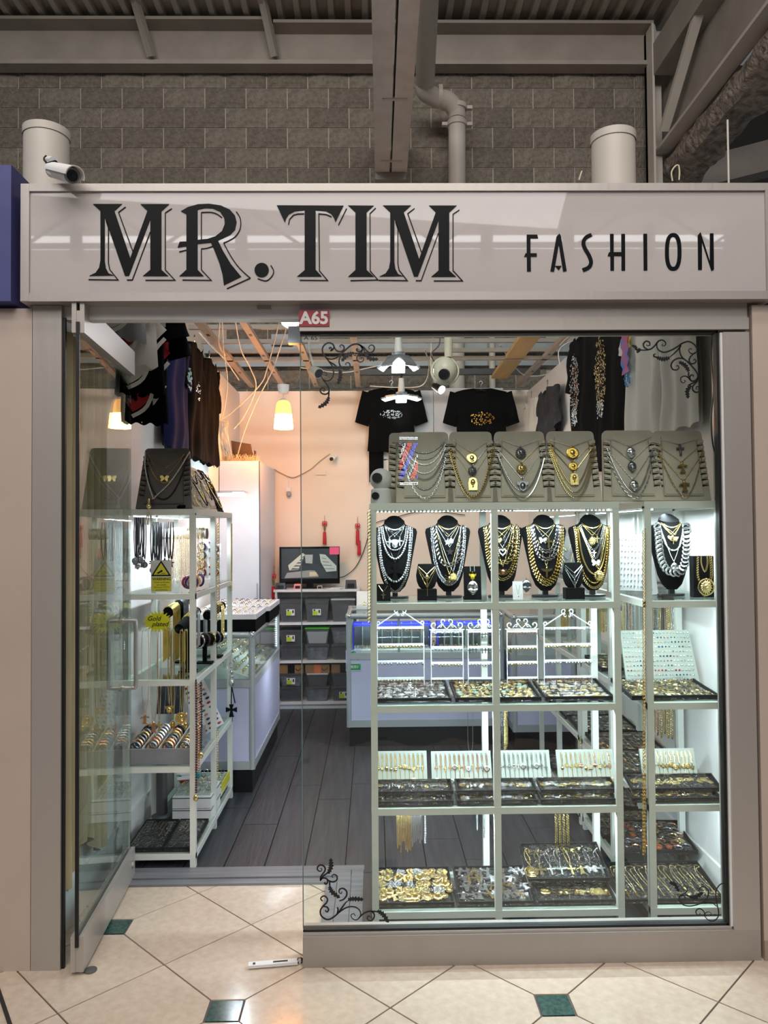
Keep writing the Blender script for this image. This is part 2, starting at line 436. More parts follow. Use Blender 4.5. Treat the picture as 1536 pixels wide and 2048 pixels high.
# eaves beam along the top of the block wall
def z_at(px, py, Y): return W(px, py, Y).z
eb = thing('eaves_beam', 'long grey steel eaves beam between block wall and corrugated deck', 'beam', (-1.5, 7.15, 5.95))
part('web', G().box(-4.6, 2.7, 7.22, 7.27, 6.05, 6.42), STEEL, eb)
part('flange', G().box(-4.6, -.95 - .0, 7.05, 7.25, 6.36, 6.39).box(-.9, 2.7, 7.05, 7.25, 6.33, 6.36), STEEL, eb)
part('flange', G().box(-4.6, 2.7, 7.12, 7.27, 5.98, 6.02), STEEL, eb)
for px0, px1 in ((300, 265), (548, 522)):
    a = W(px0, 113, 7.1); b = W(px1, -8, 6.9)
    t = thing('brace', ('left' if px0 < 400 else 'right') + ' one of two steel braces rising from eaves beam to deck', 'brace', a)
    part('brace_leg', G().beam(a, b, .07, .012), STEEL, t); part('brace_leg', G().beam(a + V((.03, 0, .0)), b + V((.03, 0, .0)), .012, .07), STEEL, t)
# twin channel beam running toward the viewer
tb = thing('roof_beam', 'pale twin channel roof beam running overhead above the sign', 'beam', (.2, 7.1, 4.9))
for s_, (xa0, xa1, xb0, xb1) in enumerate(((.045, .185, .0, .165), (.205, .35, .185, .315))):
    za = 4.93
    g = G().quadring([[(xa0, 7.1, za), (xa1, 7.1, za), (xa1, 7.1, za + .35), (xa0, 7.1, za + .35)], [(xb0, 3.2, za), (xb1, 3.2, za), (xb1, 3.2, za + .35), (xb0, 3.2, za + .35)]])
    part('channel', g, mat('pale_beam_paint', 'ddd6cc', .5), tb)
part('seat_plate', G().box(.05, .34, 7.1, 7.3, 4.86, 4.925), STEEL, tb)
for y in (6.9, 5.9): part('spacer', G().box(.1, .3, y - .03, y, 4.925, 4.94), STEEL2, tb)
# rain pipe with offset
rp_ = thing('rain_pipe', 'grey rain pipe with an offset elbow and two clamps beside roof beam', 'pipe', W(914, 356, 6.95))
pa, pb, pc, pd, pe = W(857, -60, 5.3), W(850, 165, 6.7), W(862, 195, 6.85), W(905, 205, 6.95), W(914, 240, 6.95)
part('upper_run', G().tube([pa, pb], .085, 18), STEEL2, rp_, 60)
part('elbow', G().tube(spline([pb, W(850, 182, 6.75), W(872, 196, 6.85), W(896, 202, 6.9), W(912, 222, 6.95), pe], 5), .082, 18), STEEL2, rp_, 60)
part('lower_run', G().tube([pe, W(914, 420, 6.95)], .080, 18), STEEL2, rp_, 60)
for py in (216, 249):
    c = W(914, py, 6.95); g = G().cyl(c - V((0, 0, .02)), c + V((0, 0, .02)), .095, n=18)
    g.box(c.x + .09, c.x + .14, c.y - .02, c.y + .02, c.z - .015, c.z + .015).box(c.x - .14, c.x - .09, c.y - .02, c.y + .02, c.z - .015, c.z + .015)
    part('clamp', g, STEEL2, rp_, 60)
c = W(880, 192, 6.85); part('clamp', G().cyl(c - V((.018, 0, 0)), c + V((.018, 0, 0)), .098, n=18), STEEL2, rp_, 60)
# girder on the right with rough fireproofing
gd = thing('girder', 'steel girder coated with rough fireproofing rising at the upper right', 'beam', (2.9, 7.2, 4.9))
ROUGH = mat('rough_fireproofing', 'a89e92', 1, var=.3, vs=14, bump=1, bs=22, c2='6d655c', bd=.06)
def rough(u, w):
    a = u * 2 * pi; n = noise.noise(V((cos(a) * 2, w * 14, sin(a) * 2 + 5))) * .09
    x = 3.0 + cos(a) * (.22 + n); z = 5.0 + sin(a) * (.12 + n)
    x = max(2.82, min(3.2, x)) + n * .5
    return (x, 7.3 - 3.1 * w, z)
part('fireproofing', G().sheet(rough, 20, 60), ROUGH, gd, 60)
part('lower_flange', G().box(2.72, 2.86, 4.2, 7.3, 5.12, 5.15), STEEL2, gd)
part('web_plate', G().box(2.86, 2.89, 4.2, 7.3, 5.15, 6.2), STEEL, gd)
part('end_plate', G().box(2.66, 2.80, 7.15, 7.2, 4.75, 6.3).box(2.66, 2.68, 7.0, 7.2, 4.75, 6.3), STEEL2, gd)
part('stub_beam', G().beam((2.78, 7.0, 5.95), (2.82, 5.2, 5.95), .22, .3), STEEL, gd)
part('diagonal_strut', G().beam((2.74, 6.95, 5.25), (2.74, 5.6, 6.25), .08, .05), STEEL2, gd)
g = G().beam(W(1400, 300, 9), W(1560, 240, 9), .3, .4); part('far_beam', G().beam((3.5, 10.5, 6.2), (6.5, 9.5, 6.6), .25, .4), STEEL, gd)
solo('threaded_rod', G().cyl(W(1455, 240, 2.95), (W(1455, 240, 2.95).x, 2.95, 2.817), .004, n=8), STEEL2, 'thin threaded rod hanging above right end of sign', 'rod')
# round ducts standing on the fascia
for px, py, w_, lb in ((93, 262, 86, 'left round white duct stub behind outdoor camera'), (1226, 272, 86, 'right round white duct stub standing above word fashion')):
    Yd = 3.05; c = W(px, py, Yd); r_ = w_ / 2 * Yd / F
    t = thing('duct_stub', lb, 'duct', (c.x, c.y, 2.81))
    part('tube', G().lathe([(r_, 2.80), (r_, c.z), (r_ - .004, c.z)], (c.x, c.y, 0), 36, caps=False), STEEL2, t, 60)
    part('rim_band', G().lathe([(r_ + .003, c.z - .03), (r_ + .004, c.z - .0), (r_ - .003, c.z + .001), (r_ - .003, c.z - .03)], (c.x, c.y, 0), 36, caps=False), STEEL2, t, 60)
struct('trim_1', G().box(-1.28, 1.5, 2.80, 3.25, 2.79, 2.815), ALUD)   # cap of the fascia
# loose wires on top of the sign
for pts, lb in (([(1345, 362), (1343, 345), (1350, 333), (1357, 331), (1359, 345), (1358, 360)], 'pale looped wire end sticking up behind sign, right of round duct'), ([(1158, 360), (1161, 350), (1164, 342)], 'short pale wire end sticking up left of right round duct')):
    solo('wire_end', G().tube(spline([W(x, y, 2.82) for x, y in pts], 5), .003, 6), mat('cream_wire', 'cfc8ac', .5), lb, 'wire', smooth=True)

# ---------------------------------------------------------------- shop front
xl0, xl1 = fx(66), fx(124); xg0, xg1 = fx(603), fx(1437, 1200); xr1 = 1.378; zt = 2.38
struct('wall_pillar_left', G().box(-1.9, xl0 - .002, FY - .01, FY + .25, 0, 2.36), PINK)
struct('wall_pillar_right', G().box(xr1 + .012, 2.1, FY - .02, FY + .25, 0, 2.36), PINK)
struct('trim_2', G().box(xr1, xr1 + .012, FY + .01, FY + .1, 0, 2.36), ALUD)
struct('baseboard_right_pillar', G().box(xr1 + .012, 2.1, FY - .024, FY - .02, 0, .07), mat('pillar_base', 'a89a8e', .5))
struct('wall_left_jamb', G().box(xl1, xl1 + .010, FY + .0, FY + .012, 0, 2.33), RUB)
fr = thing('window_frame', 'wide brushed aluminium frame around fixed shop window', 'window frame', ((xg0 + xr1) / 2, FY, 0)); fr['kind'] = 'structure'
struct('trim_3', G().box(xl0, xl1, FY - .01, FY + .02, 0, zt - .01), ALU)             # door post on the left
GP = 2.262
part('bottom_rail', G().box(xg0, xr1, FY - .02, FY + .08, 0, .108), ALUD, fr)
part('sill_bead', G().box(xg0, xr1 - .1, FY - .012, FY + .02, .108, .118), ALU, fr)
part('glazing_gasket', G().box(xg0, xg1 + .012, FY - .005, FY + .025, .118, .126).box(xg1 + .006, xg1 + .016, FY - .005, FY + .025, .118, GP + .01).box(xg0, xg1 + .012, FY - .005, FY + .025, GP, GP + .01), RUB, fr)
part('bright_bead', G().box(xg1 + .018, xg1 + .026, FY - .012, FY + .02, .118, GP), WHITE, fr)
part('side_post', G().box(xg1 + .026, xr1, FY - .02, FY + .08, .108, GP), ALU, fr)
part('top_rail', G().box(xg0, xr1, FY - .02, FY + .08, GP + .01, 2.315).box(xg0, xr1, FY - .008, FY + .07, 2.315, zt), ALU, fr)
wp = struct('window_1', G().box(xg0 + .001, xg1 + .006, FY + .004, FY + .012, .126, GP), GLS)
part('glass_edge', G().box(xg0 - .002, xg0 + .001, FY + .004, FY + .012, .126, GP), mat('polished_glass_edge', '6f8a86', .2), wp)
struct('trim_4', G().box(xl1, xg0, FY + .015, FY + .06, 2.325, zt), WHITE)      # door head
solo('door_closer_plate', G().box(fx(514, 600), fx(541, 600), FY - .0, FY + .02, zt - .022, zt + .003), ALUD, 'small grey catch plate above the open doorway', 'catch')
# neighbour's blue sign
solo('neighbour_sign', G().box(-1.95, fx(38, 400), FY - .06, FY + .1, 2.372, 2.86), BLUE, 'plain blue neighbouring sign panel at far left edge', 'sign')

# ---------------------------------------------------------------- shop sign
SY = 2.70
sg = thing('shop_sign', 'long white light box sign with black shop name lettering', 'sign', (.08, SY, 2.38))
sx0, sx1, sz0, sz1 = -1.245, 1.455, 2.372, 2.795
part('cabinet', G().box(sx0 + .005, sx1 - .005, SY + .012, SY + .16, sz0 + .005, sz1 - .005), ALUD, sg)
for q in ((sx0, sx1, sz1 - .027, sz1), (sx0, sx1, sz0, sz0 + .030)): part('frame_rail', G().quadring([[(q[0], SY, q[2]), (q[1], SY, q[2]), (q[1], SY + .1, q[2]), (q[0], SY + .1, q[2])], [(q[0], SY, q[3]), (q[1], SY, q[3]), (q[1], SY + .1, q[3]), (q[0], SY + .1, q[3])]]), ALU, sg)
for q in ((sx0, sx0 + .03), (sx1 - .026, sx1)): part('frame_stile', G().box(q[0], q[1], SY - .001, SY + .1, sz0 + .001, sz1 - .001), ALU, sg)
part('face_panel', G().box(sx0 + .03, sx1 - .026, SY + .008, SY + .014, sz0 + .03, sz1 - .027), mat('white_acrylic_sign_face', 'bcb6b4', .02, var=.01, spec=.5), sg)
INK = mat('black_vinyl_letter', '0b0f12', .4, spec=.12)
def mapper(ox, oy, s, Y):
    def f(p):
        w = W(ox + p[0] / s, oy + p[1] / s, Y); return (w.x, w.z)
    return f
m1 = mapper(160, 380, 3.84, SY + .006); m2 = mapper(540, 380, 3.84, SY + .006); m3 = mapper(1020, 440, 3.491, SY + .006)
def letter(polys, strokes, mp, w=.0033):
    g = G()
    for p in polys: g.prism([mp(q) for q in p], SY + .0055, SY + .0078)
    for s_ in strokes: g.ribbon([mp(q) for q in s_], w, SY + .0055, SY + .0078)
    part('letter', g, INK, sg)
Mp = [(100,107),(322,107),(264,160),(386,522),(518,160),(465,108),(684,108),(625,162),(625,612),(678,660),(483,660),(540,612),(540,225),(376,658),(345,658),(190,210),(190,545),(198,600),(220,640),(258,655),(72,658),(120,635),(147,595),(157,540),(157,160)]
Ms = [[(350,130),(296,170),(405,470)],[(200,235),(218,290),(218,560),(228,610),(293,690),(66,687)],[(540,320),(402,690),(360,690)],[(705,142),(655,175),(655,612),(730,692),(503,692)]]
letter([Mp], Ms, m1)
letter([[(775,162),(817,185),(817,395),(765,397),(750,440),(817,430),(817,612),(763,661),(950,661),(903,612),(903,150),(903,110),(830,130)],
        [(903,109),(990,105),(1080,118),(1150,150),(1190,195),(1203,245),(1190,305),(1150,345),(1060,388),(1100,470),(1160,570),(1238,665),(1105,730),(1095,650),(1070,560),(1035,470),(1005,403),(903,412),(903,383),(980,375),(1040,355),(1090,315),(1112,260),(1108,215),(1075,165),(1020,140),(960,137),(903,150)]],
       [spline([V(q) for q in l], 3) for l in ([(1200,165),(1228,210),(1235,260),(1225,310),(1190,360),(1140,390),(1103,406)], [(1103,406),(1160,510),(1225,600),(1308,676)], [(1090,212),(1050,183),(1000,170),(932,172)])] + [[(1308,676),(1128,757)],[(932,172),(932,383)],[(762,475),(817,460)],[(1020,432),(975,447),(932,452),(932,612),(1008,693),(787,690)]], m1)
letter([[(1395 + 55 * cos(i * pi / 12), 614 + 55 * sin(i * pi / 12)) for i in range(24)]], [[tuple(q) for q in spline([V(p) for p in [(1465,578),(1487,620),(1475,660),(1430,697),(1365,680)]], 5)]], m1)
letter([[(52,117),(565,120),(503,245),(490,210),(470,182),(430,162),(350,155),(350,612),(398,664),(208,664),(266,615),(266,155),(190,162),(145,185),(122,220),(115,250)]],
       [[(142,265),(150,225),(180,192),(215,183),(262,182)],[(588,142),(526,268)],[(472,205),(430,187),(375,182),(380,620),(443,694),(228,692)]], m2)
letter([[(600,118),(797,120),(742,170),(742,614),(797,665),(600,665),(656,614),(656,170)]], [[(812,138),(768,180),(770,622),(830,690),(618,695)]], m2)
k2 = lambda p: (868 + (p[0] - 100) * .969, 118 + (p[1] - 107) * .99)
letter([[k2(p) for p in Mp]], [[k2(p) for p in s_] for s_ in Ms], m2)
letter([[(117,102),(190,102),(197,128),(143,128),(143,232),(187,232),(187,255),(145,255),(146,358),(119,358),(118,256),(99,256),(108,232),(117,232)]], [], m3)
letter([[(345,94),(355,110),(396,355),(371,360),(341,170),(308,360),(282,358),(325,115)],[(315,320),(360,320),(340,350)]], [], m3)
letter([], [[tuple(q) for q in spline([V(p) for p in [(570,103),(533,120),(513,155),(522,195),(553,250),(566,295),(550,330),(508,350)]], 5)]], m3, .0138)
letter([[(699,97),(724,97),(724,224),(778,224),(778,97),(803,97),(804,352),(779,352),(779,250),(726,250),(726,352),(702,352),(701,252),(682,251),(691,226),(700,224)]], [], m3)
letter([[(932,96),(957,96),(959,351),(934,351)]], [], m3)
g = G(); g.ribbon([m3((1140 + 44 * (abs(cos(a)) ** .8) * (1 if cos(a) > 0 else -1), 222 + 118 * (abs(sin(a)) ** .8) * (1 if sin(a) > 0 else -1))) for a in [i * pi / 20 for i in range(40)]], .0138, SY + .0055, SY + .0078, True); part('letter', g, INK, sg)
letter([[(1312,107),(1330,84),(1396,290),(1397,93),(1421,93),(1424,345),(1407,355),(1340,150),(1340,347),(1314,347)]], [], m3)

# ---------------------------------------------------------------- hall behind the camera (seen only mirrored in sign, floor and glass)
SKY = mat('skylight_glow', 'ffffff', .5, emit=8)
t = thing('skylight', 'row of bright clerestory roof lights far behind viewer', 'skylight', (0, -13, 8))
for i in range(9):
    part('pane', G().box(-9 + i * 2, -7.3 + i * 2, -13.1, -13, 8.45, 8.75), SKY, t)
    part('frame_bar', G().box(-7.3 + i * 2, -7 + i * 2, -13.2, -13, 8.2, 8.95), STEEL, t)
for k in range(5):
    tr = thing('roof_truss', 'white steel roof truss behind viewer, %s from the shop' % ('nearest', 'second', 'third', 'fourth', 'farthest')[k], 'truss', (0, -3 - k * 2, 7.75), group='roof trusses behind the viewer')
    g = G().beam((-9, -3 - k * 2, 7.75), (9, -3 - k * 2, 7.75), .1, .1).beam((-9, -3 - k * 2, 8.75), (9, -3 - k * 2, 8.75), .1, .1)
    part('chord', g, STEEL2, tr); g = G()
    for i in range(12): g.beam((-9 + i * 1.5, -3 - k * 2, 7.75 if i % 2 else 8.75), (-7.5 + i * 1.5, -3 - k * 2, 8.75 if i % 2 else 7.75), .06, .06)
    part('web_bars', g, STEEL2, tr, kind='stuff')
struct('ceiling_hall', G().box(-12, 12, -14, 2.0, 9.0, 9.1), mat('hall_roof', 'b5afa8', .8))
struct('wall_hall_opposite', G().box(-12, 12, -14, -13.9, 0, 9), mat('hall_far_wall', 'a8a29c', .8))
# led barber pole sign across the hall, mirrored in the window
bp0 = V((.50, -4.8, 2.12))
t = thing('led_barber_pole', 'red, white and blue led barber pole sign mirrored in shop window', 'led sign', bp0)
part('board', G().box(bp0.x - .16, bp0.x + .16, bp0.y - .03, bp0.y, bp0.z, bp0.z + .74), PLASB, t)
pts = {'red': [], 'blue': [], 'white': []}
for j in range(30):
    for i in range(12):
        z = bp0.z + .05 + j * .022; x = bp0.x + .115 - i * .021
        if j < 2 or j > 27: pts['white'].append((x, z))
        elif 4 <= j <= 25:
            s_ = (i * 1.35 + j * .62) % 15
            cl = 'blue' if s_ < 3.6 else 'red' if 5 < s_ < 9 else 'white' if 10 < s_ < 11.6 else None
            if cl: pts[cl].append((x, z))
for cl, c in (('red', 'ff3038'), ('blue', '3040ff'), ('white', 'e8f0ff')):
    g = G()
    for x, z in pts[cl]: g.ball((x, bp0.y + .004, z), .006, nu=6, nv=4)
    part('led_dots', g, mat('led_' + cl, c, .4, emit=45), t, kind='stuff', label='glowing %s leds' % cl)
# ================================================================ JEWELLERY KIT
def chain(g, pts, kind, r, nrm=(0, -1, 0)):
    nrm = V(nrm)
    if kind == 'bead':
        P_ = resample(pts, r * 2.1); q = []; rr = []
        for i in range(len(P_) - 1):
            a, b = P_[i], P_[i + 1]
            for t, k in ((0, .35), (.25, .9), (.5, 1.0), (.75, .9)): q.append(a.lerp(b, t)); rr.append(r * k)
        g.tube(q, rr, 6, nrm=nrm)
    elif kind in ('curb', 'cable', 'cuban'):
        pitch = r * (2.3 if kind != 'cable' else 3.0); P_ = resample(pts, pitch)
        for i in range(len(P_)):
            a = P_[max(0, i - 1)]; b = P_[min(len(P_) - 1, i + 1)]; t = (b - a).normalized()
            s_ = t.cross(nrm).normalized(); n_ = s_.cross(t)
            ang = (.5 if kind != 'cable' else (.75 if i % 2 else -.75)); tw = .5 if kind != 'cable' else 0
            t2 = t * cos(tw) + s_ * sin(tw); s2 = s_ * cos(tw) - t * sin(tw)
            s3 = s2 * cos(ang) + n_ * sin(ang); n3 = n_ * cos(ang) - s2 * sin(ang)
            m = MX((t2, -n3, s3)).transposed()
            g.torus(P_[i], pitch * .82, r * (.34 if kind == 'cuban' else .26), m, 8, 4, ell=r * .82 / (pitch * .82))
    elif kind == 'rope':
        P_ = resample(pts, r * .9); rings = []; k = len(P_)
        for i, p in enumerate(P_):
            t = (P_[min(k - 1, i + 1)] - P_[max(0, i - 1)]).normalized(); x = t.cross(nrm).normalized(); y = x.cross(t); a0 = i * .8
            rings.append([p + x * (r * (1.05 if j % 3 == 0 else .7)) * cos(2 * pi * j / 6 + a0) + y * (r * (1.05 if j % 3 == 0 else .7)) * sin(2 * pi * j / 6 + a0) for j in range(6)])
        g.quadring(rings)
    elif kind == 'ice':   # line of round set stones
        P_ = resample(pts, r * 2.0)
        for p in P_: g.ball(p, r, nu=6, nv=4)
    else:
        g.tube(resample(pts, max(.004, r * 2)), r, 5 if r > .001 else 4, nrm=nrm)
    return g

PEND = {}
def pend_g(kind):
    g = G()
    g.torus((0, 0, -.04), .06, .022, MX.Rotation(pi / 2, 3, 'Z'), 8, 4)
    if kind == 'cross': g.prism([(-.09, -.1), (.09, -.1), (.08, -.34), (.32, -.32), (.32, -.50), (.08, -.48), (.09, -1), (-.09, -1), (-.08, -.48), (-.32, -.50), (-.32, -.32), (-.08, -.34)], -.07, .05).box(-.04, .04, -.1, -.07, -.94, -.16)
    elif kind == 'wide_cross': g.prism([(-.16, -.1), (.16, -.1), (.07, -.42), (.4, -.30), (.4, -.66), (.07, -.54), (.18, -1.0), (-.18, -1.0), (-.07, -.54), (-.4, -.66), (-.4, -.30), (-.07, -.42)], -.07, .05)
    elif kind == 'star': g.prism([((.45 if i % 2 == 0 else .2) * sin(pi * i / 5), -.55 + (.45 if i % 2 == 0 else .2) * cos(pi * i / 5)) for i in range(10)], -.08, .05)
    elif kind in ('heart', 'open_heart'):
        hp = [(.42 * (sin(a) ** 3), -.5 + .027 * (13 * cos(a) - 5 * cos(2 * a) - 2 * cos(3 * a) - cos(4 * a))) for a in [2 * pi * i / 24 for i in range(24)]]
        if kind == 'heart': g.prism(hp, -.06, .05); g.prism([(x * .7, -.5 + (z + .5) * .7) for x, z in hp], -.1, -.05)
        else: g.tube([(x * .9, 0, -.52 + (z + .5) * .9) for x, z in hp], .085, 6, True, nrm=(0, -1, 0))
    elif kind == 'medal':
        for r_, y in ((.44, -.04), ): g.prism([(r_ * cos(a), -.56 + r_ * sin(a)) for a in [2 * pi * i / 24 for i in range(24)]], y, .04)
        g.torus((0, -.05, -.56), .41, .035, None, 24, 5)
        g.ball((0, -.03, -.52), .2, sy=.4, sz=1.1, nu=8, nv=5); g.ball((.02, -.02, -.78), .2, sy=.3, sz=.5, nu=8, nv=4)
        for i in range(10): g.ball((.31 * cos(i * .628), -.045, -.56 + .31 * sin(i * .628)), .035, nu=5, nv=3)
    elif kind in ('lion', 'lion_round'):
        k = 16; g.quadring([[((.30 + .12 * (j % 2)) * s_ * cos(2 * pi * j / 32), y, -.55 + (.36 + .12 * (j % 2)) * s_ * sin(2 * pi * j / 32)) for j in range(32)] for s_, y in ((1, .04), (1, -.03), (.7, -.12), (.35, -.14))])
        g.ball((0, -.14, -.5), .2, sy=.7, nu=10, nv=7); g.ball((0, -.24, -.6), .1, sx=1.2, sy=.9, nu=8, nv=5)
        for s_ in (-1, 1): g.ball((.11 * s_, -.26, -.44), .04, nu=6, nv=4); g.ball((.16 * s_, -.12, -.28), .07, nu=6, nv=4); g.ball((.06 * s_, -.28, -.68), .05, nu=6, nv=4)
        g.ball((0, -.29, -.55), .05, sx=1.3, nu=6, nv=4)
        if kind == 'lion_round': g.torus((0, 0, -.55), .5, .05, None, 24, 5)
    elif kind == 'skull':
        for i in range(1): pass
        nu, nv = 20, 14; rings = []
        for i in range(nv + 1):
            th = pi * i / nv; ring = []
            for j in range(nu):
                ph = 2 * pi * j / nu; x = sin(th) * cos(ph); y = sin(th) * sin(ph); z = -cos(th)
                w_ = .34 if z > -.2 else .34 - .14 * min(1, (-z - .2) / .5)
                px_, pz_ = x * w_, -.52 + z * .44
                d = .26 * y
                if y < 0:
                    for sx_ in (-1, 1):
                        q = ((px_ - .13 * sx_) / .1) ** 2 + ((pz_ + .50) / .085) ** 2
                        if q < 1.6: d += .16 * max(0, 1 - q / 1.6)
                    q = (px_ / .05) ** 2 + ((pz_ + .64) / .06) ** 2
                    if q < 1.5: d += .10 * (1 - q / 1.5)
                ring.append((px_, d, pz_))
            rings.append(ring)
        g.quadring(rings)
        for i in range(6): g.box(-.13 + i * .044, -.095 + i * .044, -.20, -.05, -.86, -.76)
    elif kind == 'butterfly':
        for s_ in (-1, 1):
            g.prism([(s_ * .02, -.35), (s_ * .2, -.12), (s_ * .46, -.14), (s_ * .48, -.35), (s_ * .34, -.5), (s_ * .4, -.7), (s_ * .26, -.82), (s_ * .02, -.56)], -.05, .04)
        g.ball((0, -.05, -.45), .06, sz=3.2, nu=6, nv=5)
    elif kind == 'ankh': g.torus((0, 0, -.26), .13, .045, None, 14, 5, 1.3).prism([(-.05, -.42), (.05, -.42), (.05, -.52), (.27, -.50), (.27, -.62), (.05, -.60), (.06, -1), (-.06, -1), (-.05, -.60), (-.27, -.62), (-.27, -.50), (-.05, -.52)], -.05, .04)
    elif kind == 'bull':
        g.prism([(-.42, -.22), (-.28, -.34), (-.12, -.26), (.12, -.26), (.28, -.34), (.42, -.22), (.38, -.5), (.24, -.56), (.2, -.86), (0, -.98), (-.2, -.86), (-.24, -.56), (-.38, -.5)], -.07, .05)
        g.ball((0, -.08, -.6), .2, sy=.6, sz=1.3, nu=8, nv=6)
    elif kind == 'pharaoh':
        g.prism([(-.3, -1), (.3, -1), (.32, -.5), (.24, -.16), (0, -.06), (-.24, -.16), (-.32, -.5)], -.03, .05)
        g.ball((0, -.06, -.42), .17, sy=.9, sz=1.3, nu=10, nv=7); g.ball((0, -.1, -.72), .06, sz=1.6, nu=6, nv=4)
        for i in range(6): g.box(-.28, -.17, -.06, -.03, -.94 + i * .12, -.88 + i * .12).box(.17, .28, -.06, -.03, -.94 + i * .12, -.88 + i * .12)
        for s_ in (-1, 1): g.ball((.06 * s_, -.2, -.38), .025, nu=5, nv=3)
    elif kind == 'angel':
        g.ball((0, 0, -.14), .08, nu=8, nv=5); g.prism([(-.05, -.2), (.05, -.2), (.1, -.45), (.06, -1), (-.06, -1), (-.1, -.45)], -.06, .05)
        for s_ in (-1, 1): g.prism([(s_ * .05, -.25), (s_ * .5, -.2), (s_ * .46, -.34), (s_ * .3, -.46), (s_ * .05, -.5)], -.04, .03)
    elif kind == 'bee':
        g.ball((0, -.05, -.5), .14, sz=2.4, nu=8, nv=6)
        for s_ in (-1, 1):
            for a in (.3, 0, -.3): g.prism([(0, -.4 + a * .3), (s_ * .44, -.3 + a), (s_ * .42, -.42 + a)], -.03, .02)
    elif kind == 'drop': g.ball((0, 0, -.55), .3, sy=.6, sz=1.3, nu=10, nv=6)
    elif kind == 'gem': g.prism([(0, -.1), (.3, -.4), (.3, -.65), (0, -.95), (-.3, -.65), (-.3, -.4)], -.08, .06).ball((0, -.08, -.52), .2, sy=.5, nu=8, nv=5)
    elif kind == 'coin_small': g.ball((0, 0, -.5), .4, sy=.25, nu=12, nv=5)
    elif kind == 'hoop': g.torus((0, 0, -.5), .4, .07, None, 14, 5)
    elif kind == 'stud': g.ball((0, 0, 0), .5, nu=8, nv=4)
    elif kind == 'figure':
        g.ball((0, 0, -.2), .13, nu=8, nv=5); g.prism([(-.12, -.3), (.12, -.3), (.4, -.36), (.4, -.46), (.12, -.45), (.14, -.8), (.24, -1), (-.24, -1), (-.14, -.8), (-.12, -.45), (-.4, -.52), (-.4, -.42)], -.1, .06)
    elif kind == 'clover':
        for a in range(4): g.ball((.2 * cos(a * pi / 2 + .78), 0, -.5 + .2 * sin(a * pi / 2 + .78)), .2, sy=.4, nu=8, nv=4)
        g.box(-.03, .03, -.04, .04, -1, -.5)
    return g
PG = {}
def PGg(k):
    if k not in PG: PG[k] = pend_g(k)
    return PG[k]
def pmesh(kind, m):
    key = (kind, m.name)
    if key not in PEND: PEND[key] = mesh(PGg(kind), m, kind, 50)
    return PEND[key]

def flatname(c): return c
def necklace(name, label, group, pts, kind, r, m, pend=None, nrm=(0, -1, 0), rot=None):
    """pts world points; pend = (kind, size, material) at the lowest point (or (kind,size,mat,point))"""
    pts = [V(p) for p in pts]; lo = min(pts, key=lambda p: p.z)
    t = thing(name, label, 'necklace' if name.startswith(('neck', 'chain')) else name, lo, group=group)
    g = chain(G(), pts, kind, r, nrm); part('chain', g, m, t, 50)
    if pend:
        p = V(pend[3]) if len(pend) > 3 else lo
        p = p + V(nrm) * (r + .001)
        part('pendant', pmesh(pend[0], pend[2]), None, t, mtx=T(*(p - lo)) @ (rot or MX.Identity(4)) @ S(pend[1]))
    return t

# ---------------------------------------------------------------- shelf units
SZ = [.078, .474, .870, 1.267, 1.655]
def shelf_unit(x0, x1, y0, y1, label, long='x', glass=True):
    t = thing('shelf_unit', label, 'shelf', ((x0 + x1) / 2, (y0 + y1) / 2, 0)); w = .026; hw = w / 2
    if long == 'x': P_ = [(a, b) for a in (x0 + hw, (x0 + x1) / 2, x1 - hw) for b in (y0 + hw, y1 - hw)]
    else: P_ = [(a, b) for b in (y0 + hw, (y0 + y1) / 2, y1 - hw) for a in (x0 + hw, x1 - hw)]
    for a, b in P_: part('post', G().box(a - hw, a + hw, b - hw, b + hw, .0105, SZ[4] - .02), WHITEP, t)
    for k, z in enumerate(SZ):
        hgt = .026 if k < 4 else .024
        for q in ((x0, x1, y0 - .001, y0 + w), (x0, x1, y1 - w, y1 + .001), (x0 - .001, x0 + w, y0 + w, y1 - w), (x1 - w, x1 + .001, y0 + w, y1 - w)):
            part('rail', G().box(q[0], q[1], q[2], q[3], z - hgt - .004, z - .004), WHITEP, t)
        if k < 4: part('glass_shelf', G().box(x0 + .004, x1 - .004, y0 + .004, y1 - .004, z - .004, z), GLSH, t)
        else: part('top_board', G().box(x0, x1, y0, y1, z - .004, z), WHITEP, t)
    # led strip under the top
    g = G()
    n = int((x1 - x0 if long == 'x' else y1 - y0) / .016)
    for i in range(n):
        for rr in ((0, .03) if long == 'x' else (0,)):
            if rr and (i // 6) % 2: continue
            if long == 'x': g.box(x0 + .03 + i * .0155, x0 + .036 + i * .0155, y0 + .04 + rr, y0 + .046 + rr, SZ[4] - .034, SZ[4] - .031)
            else: g.box(x0 + .04, x0 + .046, y0 + .03 + i * .0155, y0 + .036 + i * .0155, SZ[4] - .034, SZ[4] - .031)
    part('led_strip', g, LEDM, t, kind='stuff', label='glowing white led strip')
    return t
UA = shelf_unit(-.012, .968, 2.97, 3.31, 'tall white shelf unit behind window holding five black busts')
UB = shelf_unit(1.068, 1.40, 2.97, 3.93, 'narrow white shelf unit along right wall with thick silver chain bust', 'y')
UC = shelf_unit(1.068, 1.40, 3.97, 4.93, 'white shelf unit farther back along right wall', 'y')
UL = shelf_unit(-1.155, -.822, 3.53, 4.46, 'white shelf unit along left wall beside open door', 'y')

